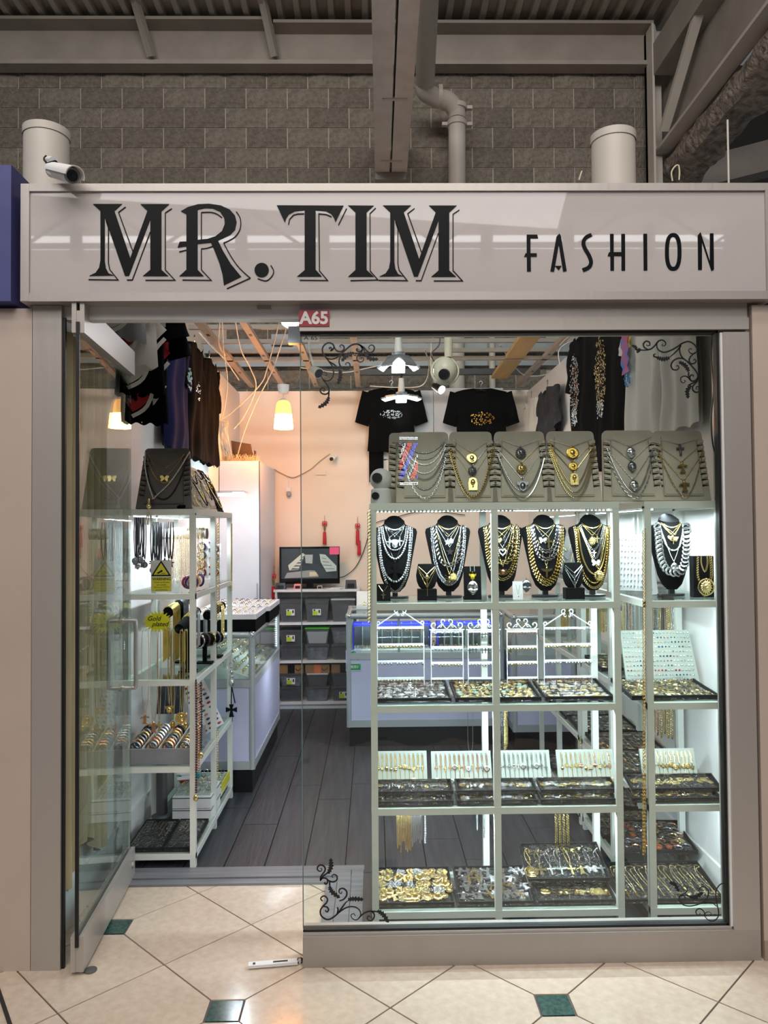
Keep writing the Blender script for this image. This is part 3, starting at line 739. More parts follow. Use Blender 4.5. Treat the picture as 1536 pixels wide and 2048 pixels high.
# ---------------------------------------------------------------- busts
HB = [(.028, .020, .012, -.012), (.05, .042, .022, -.010), (.09, .058, .028, -.005), (.14, .068, .032, 0), (.20, .080, .036, .006), (.25, .090, .036, .010),
      (.272, .094, .034, .012), (.286, .090, .032, .014), (.294, .072, .031, .014), (.300, .052, .031, .014), (.308, .043, .031, .013), (.318, .042, .031, .012)]
def lerpH(z):
    z = max(HB[0][0], min(HB[-1][0], z))
    for a, b in zip(HB, HB[1:]):
        if z <= b[0]:
            t = (z - a[0]) / (b[0] - a[0]); return [a[k] + (b[k] - a[k]) * t for k in range(1, 4)]
def bust_y(x, z):
    w, d, c = lerpH(z); q = 1 - (x / w) ** 2
    return c - d * sqrt(max(.04, q))
bust_prof = []
bg = G(); rings = []
for (z, w, d, c) in HB:
    tl = .85 if z > .32 else .4 if z > .305 else .15 if z > .298 else 0
    rings.append([(w * cos(2 * pi * j / 28), c + d * sin(2 * pi * j / 28), z + tl * d * sin(2 * pi * j / 28)) for j in range(28)])
z, w, d, c = HB[-1]; rings.append([(.8 * w * cos(2 * pi * j / 28), c + .8 * d * sin(2 * pi * j / 28), z + .003 + .85 * d * .8 * sin(2 * pi * j / 28)) for j in range(28)])
bust_me = mesh(bg.quadring(rings), VELV, 'body', 35)
bust_base = mesh(G().lathe([(.055, 0), (.058, .004), (.056, .010), (.012, .012)], n=28, sy=.55), PLASB, 'base', 40)
bust_stem = mesh(G().box(-.011, .011, -.012, .004, .010, .045), PLASB, 'stem')
def bust(px, Y, z0, label, sc_=1.0):
    x = W(px, 1180, Y).x
    t = thing('bust_stand', label, 'display bust', (x, Y, z0 + .0005), group='black necklace busts')
    part('body', bust_me, None, t, mtx=MX.Identity(4)); part('base', bust_base, None, t, mtx=MX.Identity(4)); part('stem', bust_stem, None, t, mtx=MX.Identity(4))
    return V((x, Y, z0))
def on_bust(o, a, zt, zb, p, off=0.0, cx=0.0, belly=0.0, layer=0, n=40, q=1.0):
    out = []
    for i in range(n + 1):
        s_ = -1 + 2 * i / n; k = abs(s_); sx = (1 if s_ > 0 else -1)
        x = cx * (1 - k) + sx * (k ** q) * a + sx * belly * sin(pi * k)
        z = zb + (zt - zb) * k ** p
        out.append(V((o.x + x, o.y + bust_y(x, z) - off - layer, o.z + z)))
    return out
BK = 0
def dress(o, which, rows):
    for k, rw in enumerate(rows):
        kind, r, m, a, zt, zb, p, desc = rw[:8]; ex = rw[8] if len(rw) > 8 else {}
        pend = ex.get('pend'); pts = on_bust(o, a, zt, zb, p, r * .8 + .0008, ex.get('cx', 0), ex.get('belly', 0), ex.get('layer', 0), q=ex.get('q', 1))
        necklace('necklace', '%s on the %s black bust' % (desc, which), 'necklaces on the black busts', pts, kind, r, m, pend)
BY = 3.14; BZ = SZ[3]
o = bust(790, BY, BZ, 'leftmost black velvet bust with silver bead chains')
dress(o, 'leftmost', [
 ('snake', .0024, SILV, .040, .305, .283, 2, 'flat silver choker'),
 ('bead', .0012, SILV, .042, .30, .252, 1, 'fine silver chain with left silver cross', {'pend': ('cross', .042, ICE), 'cx': -.022}),
 ('bead', .0012, SILV, .042, .30, .252, 1, 'fine silver chain with right silver cross', {'pend': ('cross', .034, ICE), 'cx': .020}),
 ('bead', .0012, SILV, .044, .30, .258, 1, 'fine silver chain with stone-set animal head', {'pend': ('bull', .050, ICE), 'layer': .002}),
 ('ice', .0036, SILV, .048, .295, .200, 2.1, 'round silver stone row', {'belly': .008}),
 ('ice', .0046, ICE, .056, .293, .165, 1.9, 'thick silver pearl row with large stones', {'belly': .008}),
 ('fine', .0010, SILVD, .040, .25, .150, 1, 'dark chain with large black cross', {'pend': ('wide_cross', .075, mat('blackened_steel', '26272b', .35, .8))}),
 ('ice', .0052, ICE, .064, .290, .072, 1.9, 'longest silver bead row', {'belly': .016}),
 ('curb', .0038, SILV, .070, .288, .030, 1.7, 'outermost silver curb chain', {'belly': .014})])
o = bust(897, BY, BZ, 'second black velvet bust from left with star pendants')
dress(o, 'second', [
 ('snake', .0022, GOLD, .041, .305, .284, 2, 'flat gold choker'),
 ('bead', .0012, SILV, .042, .30, .252, 1, 'silver chain with small stone star', {'pend': ('star', .036, ICE), 'cx': -.004}),
 ('bead', .0012, GOLD, .042, .30, .252, 1, 'gold chain with small oval charm', {'pend': ('drop', .032, ICE), 'cx': .010}),
 ('bead', .0014, SILV, .046, .295, .212, 1.1, 'silver chain with lower stone star', {'pend': ('star', .036, SILV), 'cx': .004}),
 ('cuban', .0072, SILV, .056, .290, .140, 2.2, 'wide silver curb chain', {'belly': .012}),
 ('bead', .0014, GOLD, .052, .290, .100, 1.1, 'gold chain with gold bee', {'pend': ('bee', .042, GOLD), 'layer': .004}),
 ('bead', .0014, SILV, .050, .290, .110, 1.2, 'silver chain with gold lion head', {'pend': ('lion', .040, ICEG), 'cx': .016, 'layer': .005}),
 ('curb', .0042, ICE, .068, .288, .058, 1.8, 'outermost silver curb chain', {'belly': .016}),
 ('ice', .0032, ICE, .066, .288, .068, 1.8, 'silver stone row just inside outer chain', {'belly': .013})])
o = bust(1003, BY, BZ, 'third black velvet bust behind middle shelf post')
dress(o, 'third', [
 ('snake', .0022, GOLD, .041, .305, .284, 2, 'flat gold choker'),
 ('bead', .0012, GOLD, .042, .30, .252, 1, 'gold chain with small heart', {'pend': ('heart', .030, ICEG), 'cx': -.012}),
 ('bead', .0012, GOLD, .042, .30, .254, 1, 'gold chain with small ankh', {'pend': ('ankh', .030, SILV), 'cx': .010}),
 ('curb', .0042, GOLD, .048, .294, .200, 2.1, 'gold curb chain', {'belly': .006}),
 ('bead', .0014, SILV, .042, .29, .208, 1.1, 'silver chain with open stone heart', {'pend': ('open_heart', .036, ICE), 'layer': .005}),
 ('cuban', .0078, GOLDP, .056, .290, .148, 2.2, 'thick pale gold curb chain', {'belly': .012}),
 ('bead', .0012, GOLD, .045, .285, .130, 1.1, 'gold chain with rose stone hand charm', {'pend': ('bull', .036, ROSE), 'layer': .006}),
 ('curb', .0044, GOLDD, .062, .288, .100, 1.9, 'gold curb chain with square links', {'belly': .016}),
 ('curb', .0052, GOLD, .068, .288, .078, 1.9, 'outermost gold curb chain', {'belly': .018})])
o = bust(1090, BY, BZ, 'fourth black velvet bust from left with butterfly pendant')
dress(o, 'fourth', [
 ('snake', .0022, GOLD, .041, .305, .284, 2, 'flat gold choker'),
 ('bead', .0012, SILV, .042, .30, .252, 1, 'silver chain with white butterfly', {'pend': ('butterfly', .036, ICE), 'cx': -.012}),
 ('bead', .0014, GOLD, .042, .30, .250, 1, 'gold chain with pale gold cross', {'pend': ('cross', .046, GOLDP), 'cx': .010, 'layer': .002}),
 ('cuban', .0066, SILV, .052, .292, .192, 2.2, 'upper silver curb chain', {'belly': .008}),
 ('cuban', .0066, SILV, .056, .290, .160, 2.2, 'lower silver curb chain', {'belly': .010}),
 ('bead', .0012, GOLD, .034, .24, .130, 1, 'thin gold chain with winged gold cross', {'pend': ('angel', .046, GOLD)}),
 ('cuban', .0062, GOLDD, .062, .290, .072, 1.8, 'gold leaf link chain', {'belly': .017}),
 ('cuban', .0058, GOLD, .070, .288, .056, 1.9, 'outermost gold curb chain', {'belly': .018})])
o = bust(1184, BY, BZ, 'fifth black velvet bust with gold lion pendant')
dress(o, 'fifth', [
 ('snake', .0022, GOLD, .041, .305, .284, 2, 'flat gold choker'),
 ('bead', .0014, GOLD, .042, .30, .254, 1, 'gold chain with spiky sun charm', {'pend': ('lion', .042, ICEG), 'cx': -.004}),
 ('bead', .0012, GOLD, .042, .30, .254, 1, 'gold chain with small upper cross', {'pend': ('cross', .030, GOLDP), 'cx': .016}),
 ('curb', .0030, SILV, .048, .294, .196, 1.8, 'silver rope chain with middle cross', {'pend': ('cross', .030, ICE)}),
 ('curb', .0032, SILV, .052, .292, .160, 1.5, 'silver rope chain with stone butterfly', {'pend': ('butterfly', .038, ICE), 'cx': .006}),
 ('curb', .0030, GOLD, .054, .290, .120, 1.3, 'gold chain with large gold lion head', {'pend': ('lion', .055, GOLD), 'cx': .016, 'layer': .004}),
 ('snake', .0038, GOLD, .060, .290, .095, 1.7, 'wide flat gold herringbone chain', {'belly': .012}),
 ('rope', .0034, GOLDD, .066, .288, .060, 1.9, 'gold rope chain', {'belly': .014}),
 ('curb', .0040, GOLD, .071, .288, .040, 1.9, 'outermost gold curb chain', {'belly': .016})])
o = bust(1342, BY, BZ, 'rightmost black velvet bust with massive silver curb chain')
dress(o, 'rightmost', [
 ('snake', .0024, GOLD, .041, .305, .284, 2, 'flat gold choker'),
 ('bead', .0014, GOLD, .042, .30, .256, 1, 'gold chain with pale heart', {'pend': ('heart', .028, ICEG), 'cx': -.010}),
 ('bead', .0014, GOLD, .042, .30, .254, 1, 'gold chain with stone animal head', {'pend': ('bull', .030, ICEG), 'cx': .010}),
 ('bead', .0012, GOLD, .042, .30, .250, 1, 'gold chain with small ankh', {'pend': ('ankh', .034, GOLDP), 'layer': .003}),
 ('ice', .0036, ICE, .048, .294, .190, 2.1, 'round silver stone row', {'belly': .006}),
 ('bead', .0022, SILV, .050, .292, .145, 1.2, 'silver bead chain with silver skull', {'pend': ('skull', .046, SILV)})])
# the massive curb chain: every link a part
pts = on_bust(o, .060, .288, .098, 2.2, .009, 0, .016, .0, 60); P_ = resample(pts, .0175); lo = min(P_, key=lambda p: p.z)
t = thing('necklace', 'massive silver curb chain with finger-thick links on rightmost black bust', 'necklace', lo, group='necklaces on the black busts')
lm = mesh(G().torus((0, 0, 0), .0155, .0046, None, 12, 6, .82), SILV, 'link', 60)
for i, p in enumerate(P_):
    tn = (P_[min(len(P_) - 1, i + 1)] - P_[max(0, i - 1)]).normalized(); s_ = tn.cross(V((0, -1, 0))).normalized(); n_ = s_.cross(tn)
    t2 = tn * cos(.9) + s_ * sin(.9); s2 = s_ * cos(.9) - tn * sin(.9); s3 = s2 * cos(.45) + n_ * sin(.45); n3 = n_ * cos(.45) - s2 * sin(.45)
    part('link', lm, None, t, mtx=T(*(p - lo)) @ MX((t2, -n3, s3)).transposed().to_4x4())

# small stands between the busts
def card_stand(px0, px1, pytop, label, items, Y=3.06, mt=VELV, z0=BZ, base=True):
    a = W(px0, 1190, Y).x; b = W(px1, 1190, Y).x; zt_ = W((px0 + px1) / 2, pytop, Y).z
    t = thing('card_stand', label, 'display stand', ((a + b) / 2, Y, z0), group='small stands between the busts')
    lean = .12
    part('panel', G().beam((((a + b) / 2), Y + .0, z0 + .001), ((a + b) / 2, Y + lean * (zt_ - z0), zt_), b - a, .004, up=(0, 1, 0)), mt, t)
    if base: part('foot', G().box(a, b, Y - .004, Y + .04, z0 + .0005, z0 + .012), mt, t)
    for (kind, r, m, hw, zt2, zb2, pk, ps, pm_, desc) in items:
        c = (a + b) / 2; f = lambda z: Y + lean * (z - z0) - .005
        pts = [V((c + s_ * hw, f(z0 + zb2 + (zt2 - zb2) * abs(s_)) - .001, z0 + zb2 + (zt2 - zb2) * abs(s_))) for s_ in [-1 + k / 6 for k in range(13)]]
        necklace('necklace', desc, 'necklaces on small stands', pts, kind, r, m, (pk, ps, pm_) if pk else None)
    return t
card_stand(752, 781, 1168, 'small black card stand at left end of bust shelf', [('fine', .0009, GOLD, .018, .062, .036, 'cross', .026, GOLD, 'gold cross necklace on small leftmost black card')], 3.03)
def mini_bust(px, label, items):
    x = W(px, 1180, 3.05).x; t = thing('mini_bust', label, 'display bust', (x, 3.05, BZ))
    g = G(); rings = []
    for z, w, d in ((.042, .018, .012), (.055, .032, .014), (.075, .040, .016), (.10, .043, .016), (.125, .038, .014), (.145, .034, .012)): rings.append([(x + w * cos(2 * pi * j / 20), 3.052 + d * sin(2 * pi * j / 20) + .12 * z, BZ + z) for j in range(20)])
    part('body', g.quadring(rings), VELV, t, 50); part('base', G().box(x - .038, x + .038, 3.03, 3.08, BZ + .0005, BZ + .045), VELV, t)
    for (m, hw, zt2, zb2, pk, ps, pm_, desc) in items:
        pts = [V((x + s_ * hw, 3.036 + .1 * (zb2 + (zt2 - zb2) * abs(s_)) - .006 + .010 * abs(s_), BZ + zb2 + (zt2 - zb2) * abs(s_))) for s_ in [-1 + k / 6 for k in range(13)]]
        if zb2 < .05: pts = [p + V((0, -.012, 0)) for p in pts]
        necklace('necklace', desc, 'necklaces on small stands', pts, 'fine', .0010, m, (pk, ps, pm_))
mini_bust(854, 'small black bust on block between first and second large busts', [(GOLDP, .034, .135, .105, 'drop', .022, GOLDP, 'short gold necklace on small bust beside leftmost large bust'), (GOLD, .036, .130, .078, 'cross', .026, GOLD, 'middle gold cross necklace on small bust beside leftmost large bust'), (GOLD, .034, .12, .050, 'cross', .034, GOLD, 'lower gold cross necklace on small bust beside leftmost large bust')])
mini_bust(1148, 'small black bust on block between fourth and fifth large busts', [(SILV, .034, .135, .105, 'cross', .022, SILV, 'short silver cross necklace on small bust beside fifth large bust'), (SILV, .036, .130, .080, 'cross', .026, SILV, 'middle silver cross necklace on small bust beside fifth large bust'), (SILV, .034, .12, .052, 'cross', .030, SILV, 'lower silver cross necklace on small bust beside fifth large bust')])
t = card_stand(928, 963, 1133, 'tall black card stand beside second bust', [], 3.05)
p = W(945, 1158, 3.045); k_ = thing('necklace', 'black strap with yellow gold bull and large silver skull beside second bust', 'necklace', p, group='necklaces on small stands')
part('skull_pendant', pmesh('skull', SILV), None, k_, mtx=T(0, -.004, 0) @ S(.068)); part('bull_pendant', pmesh('bull', mat('bright_yellow_enamel', 'e8d21a', .3)), None, k_, mtx=T(0, -.004, .030) @ S(.034))
part('strap', G().tube([p + V((-.008, 0, .03)), p + V((-.008, .006, .056))], .002, 6).tube([p + V((.008, 0, .03)), p + V((.008, .006, .056))], .002, 6), SILV, k_)
card_stand(1026, 1046, 1163, 'small white card with fine chain beside third bust', [('fine', .0006, SILV, .008, .06, .02, 'drop', .010, SILV, 'fine silver necklace on small white card')], 3.03, mat('white_card', 'f0f0f0', .7), base=False)
p = W(1053, 1182, 3.08)
t = thing('skull_ornament', 'silver skull ornament on its side beside third bust', 'ornament', p)
part('head', pmesh('skull', SILVD), None, t, mtx=T(0, 0, .052) @ S(.06)); part('ring', G().torus(p + V((0, .012, .022)), .020, .003, None, 14, 5), SILV, t, 50)
# gold lion medallion on a black block, far right
a0 = W(1388, 1200, 3.06); a1 = W(1427, 1112, 3.06)
solo('display_block', G().box(a0.x, a1.x, 3.06, 3.10, BZ + .0005, a1.z), VELV, 'tall black display block at right end of bust shelf', 'display stand')
cx = (a0.x + a1.x) / 2
for s_, hw, lb in ((0, .026, 'outer thick gold curb chain with lion medallion on black block'), (1, .012, 'inner gold curb chain looped over black block')):
    zb_ = W(1408, 1170 if s_ == 0 else 1143, 3.05).z
    pts = spline([V((cx - hw, 3.053, a1.z - .002)), V((cx - hw, 3.052, zb_ + .03)), V((cx, 3.050, zb_)), V((cx + hw, 3.052, zb_ + .03)), V((cx + hw, 3.053, a1.z - .002))], 8)
    necklace('necklace', lb, 'necklaces on small stands', pts, 'curb', .0042 if s_ == 0 else .0026, GOLD, ('lion_round', .064, GOLDP, V((cx, 3.044, zb_ + .028))) if s_ == 0 else None)
necklace('bracelet', 'gold curb bracelet loop hanging under lion medallion', None, spline([V((cx - .016, 3.054, BZ + .045)), V((cx - .012, 3.053, BZ + .02)), V((cx, 3.052, BZ + .008)), V((cx + .012, 3.053, BZ + .02)), V((cx + .016, 3.054, BZ + .045))], 6), 'curb', .0040, GOLD)
# blue bracelet on white curved stand left of the last bust
p0 = W(1306, 1196, 3.2)
solo('curved_stand', G().beam((p0.x, 3.2, BZ + .001), (p0.x - .01, 3.24, BZ + .19), .045, .006, up=(0, 1, 0)), WHITE, 'white leaning bracelet stand left of rightmost bust', 'display stand')
necklace('bracelet', 'pale blue stone bracelet hanging on white leaning stand', None, [(p0.x - .012 + .004 * sin(i), 3.192 + i * .0022, BZ + .012 + i * .0085) for i in range(17)], 'ice', .0055, mat('blue_crystal', '8fb2c4', .15, .4))
# led plinth reflections: loose glasses behind the busts
for px in (960, ):
    pass
# ================================================================ DISPLAY RAMPS ON TOP OF THE WINDOW UNITS
BOARDC = mat('taupe_velvet_board', 'd0c6b6', .85, var=.06, vs=12, bump=.08, bs=150, spec=.2)
BOARDG = mat('dark_grey_velvet_board', '6f6d69', .85, var=.06, vs=12, bump=.08, bs=150, spec=.2)
def rrect(x0, x1, z0, z1, r, bottom=False):
    p = [(x0, z0), (x1, z0)] if not bottom else [(x0 + r - r * cos(a), z0 + r - r * sin(a)) for a in (0, .5, 1, 1.57)] + [(x1 - r + r * sin(a), z0 + r - r * cos(a)) for a in (0, .5, 1, 1.57)]
    p += [(x1 - r + r * cos(a), z1 - r + r * sin(a)) for a in (0, .5, 1, 1.57)] + [(x0 + r - r * sin(a), z1 - r + r * cos(a)) for a in (0, .5, 1, 1.57)]
    return p
RAMP = {}
def ramp(label, cx, Y, z0, wtop, wbot, hh, mt, lean=14, rz=0, group='necklace ramps'):
    key = (round(wtop, 3), round(wbot, 3), round(hh, 3), mt.name)
    if key not in RAMP:
        tr = lambda x, z: (x * (wbot + (wtop - wbot) * z / hh), z)
        R0 = rrect(-.5, .5, 0, hh, .0); k = []
        poly = [tr(-.5, 0), tr(.5, 0)] + [(wtop / 2 - .018 + .018 * cos(a), hh - .018 + .018 * sin(a)) for a in (0, .5, 1, 1.57)] + [(-wtop / 2 + .018 - .018 * sin(a), hh - .018 + .018 * cos(a)) for a in (0, .5, 1, 1.57)]
        inner = [tr(-.36, .02), tr(.36, .02), tr(.34, hh - .025), tr(-.34, hh - .025)]
        pg = mesh(G().prism(poly, 0, .016), mt, 'back_panel', 40); ig = mesh(G().prism(inner, -.007, 0).prism([(x * .95, .006 + z * .96) for x, z in inner], -.0095, -.006), mt, 'raised_panel')
        rib = mesh(G().prism([(-.012, -.008), (.014, -.002), (.014, .010), (-.012, .004)], -.009, 0).box(-.012, .012, -.0092, -.001, -.0105, -.008), mt, 'rib')
        dark = mesh(G().prism([(-.012, -.004), (.014, .002), (.014, .006), (-.012, .0)], -.003, 0), mat('slot_shade_paint', '2a2825', .95), 'slot')  # dark strip painted in for the shade of the gap between ribs
        RAMP[key] = (pg, ig, rib, dark, tr)
    pg, ig, rib, dark, tr = RAMP[key]
    m = T(cx, Y, z0 + .006) @ RZ(rz) @ RX(-R(lean)); t = thing('necklace_ramp', label, 'necklace display', mtx=m, group=group)
    I4 = MX.Identity(4)
    part('back_panel', pg, None, t, mtx=I4); part('raised_panel', ig, None, t, mtx=I4)
    for i in range(8):
        z = hh - .052 - i * hh * .082
        for s_ in (-1, 1):
            x = s_ * (wbot + (wtop - wbot) * z / hh) * .425
            part('rib', rib, None, t, mtx=T(x, 0, z) @ S(s_, 1, 1)); part('slot', dark, None, t, mtx=T(x, 0, z - .0135) @ S(s_, 1, 1))
    return m, lambda z: (wbot + (wtop - wbot) * z / hh) * .40
def ramp_chain(m, desc, a, zt, zb, p, kind, r, mt, pend=None, cx=0, gr='necklaces on the ramps', a2=None):
    yo = -.0115 - r
    pts = []
    for i in range(33):
        s_ = -1 + i / 16; x = s_ * a + (0 if abs(s_) < .999 else 0) + cx * (1 - abs(s_)); pts.append(m @ V((x, yo, zb + (zt - zb) * abs(s_) ** p)))
    n3 = (m.to_3x3() @ V((0, -1, 0)))
    pp = None
    if pend: pp = (pend[0], pend[1], pend[2], m @ V((cx, yo - .001 - (pend[3] if len(pend) > 3 else 0), zb + .003)))
    lo = min(pts, key=lambda q: q.z)
    return necklace('necklace', desc, gr, pts, kind, r, mt, pp, nrm=n3, rot=m.to_3x3().to_4x4())
TZ = SZ[4]; HH = .30
def rx_(px): return W(px, 930, 3.05).x
spec_ = [(836, .225, .245, 3.135), (850, .205, .235, 3.075), (947, .175, .205, 3.075), (1047, .205, .245, 3.075), (1152, .195, .225, 3.075), (1268, .210, .245, 3.06), (1374, .205, .225, 3.085)]
names_ = ['ramp behind leftmost ramp, mostly hidden', 'leftmost ramp with seven silver chains', 'ramp with gold lion disc and gold mask', 'ramp with silver and gold lion heads', 'ramp with three gold medallions', 'ramp with three silver skulls', 'rightmost ramp with small crosses']
RM = []
for (px, a, b, y), nm in zip(spec_, names_):
    RM.append(ramp('taupe velvet necklace ' + nm, rx_(px), y, TZ, a, b, HH, BOARDC, lean=9 if y > 3.1 else 12))
m, f = RM[1]
for (zt, zb, k, r, d) in ((.262, .205, 'rope', .0024, 'first'), (.252, .178, 'rope', .0020, 'second'), (.240, .155, 'cable', .0024, 'third'), (.225, .118, 'cable', .0022, 'fourth'), (.212, .092, 'curb', .0030, 'fifth'), (.196, .050, 'rope', .0026, 'sixth'), (.18, .014, 'cable', .0030, 'seventh')):
    ramp_chain(m, 'silver chain, %s from top on leftmost ramp' % d, .088, zt, zb, 2.2, k, r, SILV)
m, f = RM[0]
ramp_chain(m, 'pale gold chain end on ramp behind leftmost ramp', .10, .255, .245, 1.5, 'fine', .0015, GOLDP); ramp_chain(m, 'silver chain end on ramp behind leftmost ramp', .10, .235, .225, 1.5, 'fine', .0015, SILV)
m, f = RM[2]
for a_, zt, zb, p, k, r, mt, pe, d in ((.078, .262, .205, 1, 'bead', .0013, GOLD, ('medal', .050, GOLD), 'gold chain with lion medallion on second full ramp'), (.082, .245, .148, 1, 'snake', .0013, SILV, ('lion', .046, SILVD), 'silver chain with silver lion head on second full ramp'), (.084, .225, .100, 1, 'bead', .0012, GOLD, ('pharaoh', .058, GOLD), 'gold chain with gold mask plaque on second full ramp'), (.086, .225, .020, 2.1, 'rope', .0030, GOLDD, None, 'inner gold rope chain on second full ramp'), (.090, .205, .008, 2.1, 'curb', .0034, GOLD, None, 'outer gold curb chain on second full ramp')): ramp_chain(m, d, a_, zt, zb, p, k, r, mt, pe)
m, f = RM[3]
for a_, zt, zb, p, k, r, mt, pe, d in ((.085, .262, .228, 1, 'bead', .0012, SILV, ('lion', .056, SILVD), 'silver chain with silver lion head, upper on third ramp'), (.090, .245, .160, 1, 'snake', .0012, GOLD, ('lion', .054, GOLD), 'gold chain with gold lion head on third ramp'), (.092, .215, .092, 1.05, 'cable', .0018, SILV, ('bull', .058, SILVD), 'silver chain with horned silver head on third ramp'), (.094, .195, .040, 1.9, 'curb', .0034, SILV, None, 'inner silver curb chain on third ramp'), (.096, .180, .010, 2.0, 'snake', .0026, SILV, None, 'outer smooth silver chain on third ramp')): ramp_chain(m, d, a_, zt, zb, p, k, r, mt, pe)
m, f = RM[4]
for a_, zt, zb, p, k, r, mt, pe, d in ((.085, .258, .228, 1, 'curb', .0016, GOLD, ('medal', .056, GOLDD), 'gold chain with large round medallion on fourth ramp'), (.090, .245, .162, 1, 'snake', .0012, GOLD, ('medal', .040, GOLDD), 'gold chain with small round medallion on fourth ramp'), (.090, .23, .115, 1, 'snake', .0014, GOLD, ('pharaoh', .054, GOLD), 'gold chain with gold portrait plaque on fourth ramp'), (.088, .235, .060, 1.7, 'curb', .0030, GOLDD, None, 'innermost thick gold chain on fourth ramp'), (.090, .225, .032, 1.9, 'curb', .0034, GOLD, None, 'middle thick gold chain on fourth ramp'), (.094, .212, .010, 2.0, 'curb', .0038, GOLD, None, 'outermost thick gold chain on fourth ramp')): ramp_chain(m, d, a_, zt, zb, p, k, r, mt, pe)
m, f = RM[5]
for a_, zt, zb, p, k, r, mt, pe, d in ((.090, .265, .226, 1, 'snake', .0012, SILV, ('skull', .058, SILV), 'silver chain with top skull on skull ramp'), (.092, .245, .162, 1, 'snake', .0014, SILV, ('skull', .052, SILVD), 'silver chain with middle skull on skull ramp'), (.094, .215, .085, 1.1, 'cable', .0022, SILV, ('skull', .056, SILV), 'silver link chain with bottom skull on skull ramp'), (.094, .215, .028, 1.7, 'curb', .0032, SILV, None, 'inner silver curb chain on skull ramp'), (.098, .190, .006, 1.8, 'cable', .0038, SILV, None, 'outer silver link chain on skull ramp')): ramp_chain(m, d, a_, zt, zb, p, k, r, mt, pe)
m, f = RM[6]
for a_, zt, zb, p, k, r, mt, pe, d in ((.088, .262, .235, 1, 'snake', .0011, SILV, ('cross', .050, SILVD), 'silver chain with small silver cross on rightmost ramp'), (.090, .235, .160, 1, 'bead', .0014, GOLD, ('figure', .050, GOLD), 'gold chain with gold figure charm on rightmost ramp'), (.092, .205, .082, 1.1, 'rope', .0022, GOLD, ('figure', .052, GOLD), 'gold rope chain with gold crucifix on rightmost ramp'), (.094, .21, .012, 1.7, 'cable', .0032, GOLD, None, 'outer gold link chain on rightmost ramp')): ramp_chain(m, d, a_, zt, zb, p, k, r, mt, pe)

# ball shaped camera and speaker at the left end of the top
c = W(762, 992, 3.04); t = thing('white_camera', 'white pan-tilt camera on top of window shelf, left end', 'camera', (c.x, c.y, TZ))
part('base', G().lathe([(.038, 0.0005), (.042, .006), (.040, .055), (.030, .062)], (c.x, c.y, TZ), 24), WHITE, t, 50)
part('lens_ring', G().cyl((c.x - .02, c.y - .034, TZ + .03), (c.x - .024, c.y - .044, TZ + .03), .015, n=20), PLASB, t, 50)
part('head', G().ball((c.x, c.y, TZ + .098), .044, nu=24, nv=16), WHITE, t, 60)
part('lens', G().cyl((c.x - .012, c.y - .03, TZ + .100), (c.x - .018, c.y - .048, TZ + .102), .022, .019, n=20), PLASB, t, 50)

# ================================================================ TRAYS
TRAYM = mat('black_tray_velvet', '101114', .85, bump=.05, bs=200)
KINDS_MED = ['medal', 'lion', 'medal', 'pharaoh', 'bull', 'lion_round', 'wide_cross', 'gem']
TRC = {}
def tray(label, m, w, d, film=True, mt=TRAYM, hgt=.018, rim=.005):
    """m: frame with x right, y depth, z up at the front-left corner of the tray's underside"""
    key = (round(w, 3), round(d, 3), film, mt.name, hgt)
    if key not in TRC:
        a = mesh(G().box(0, w, 0, d, 0, .005), mt, 'tray_floor'); b = mesh(G().box(0, w, 0, rim, .005, hgt).box(0, w, d - rim, d, .005, hgt).box(0, rim, rim, d - rim, .005, hgt).box(w - rim, w, rim, d - rim, .005, hgt), mt, 'tray_rim')
        def fn(u, v):
            n = noise.noise(V((u * 5 + w * 40, v * 5, d * 9))); e = min(u, 1 - u, v, 1 - v) * 8
            x = -.006 + (w + .012) * u; y = -.006 + (d + .012) * v
            return (x, y, (hgt + .003 + .006 * abs(n)) * min(1, .1 + e) + .0015)
        f = mesh(G().sheet(fn, 26, 20), FILM, 'film', 60) if film else None
        TRC[key] = (a, b, f)
    a, b, f = TRC[key]
    t = thing('jewellery_tray', label, 'tray', mtx=m, group='black jewellery trays' if mt is TRAYM else None)
    I4 = MX.Identity(4); part('tray_floor', a, None, t, mtx=I4); part('tray_rim', b, None, t, mtx=I4)
    if f: part('film', f, None, t, mtx=I4, label='crinkled clear plastic film')
    return t
LAY = RX(-pi / 2)
def fill_things(m, w, d, nx, ny, kinds, mats, size, label, name='pendant', cat='pendant', jit=.3, z=.010, rot=.4, y0=.02, hang=True):
    for j in range(ny):
        for i in range(nx):
            k = kinds[rnd.randrange(len(kinds))]; mt = mats[rnd.randrange(len(mats))]; s_ = size * (.85 + .3 * rnd.random())
            x = .015 + (w - .03) * (i + .5 + (rnd.random() - .5) * jit) / nx; y = y0 + (d - y0 - .012) * (j + .5) / ny + s_ * .5 + (rnd.random() - .5) * .006
            y = min(y, d - .010)
            o = solo(name, pmesh(k, mt), None, '%s %s, row %s from front' % (KN[k], label, ORD[j]), cat, ('items: ' + label)[:60], mtx=m @ T(x, y, z + .002 * rnd.random()) @ RZ((rnd.random() - .5) * rot) @ LAY @ S(s_))
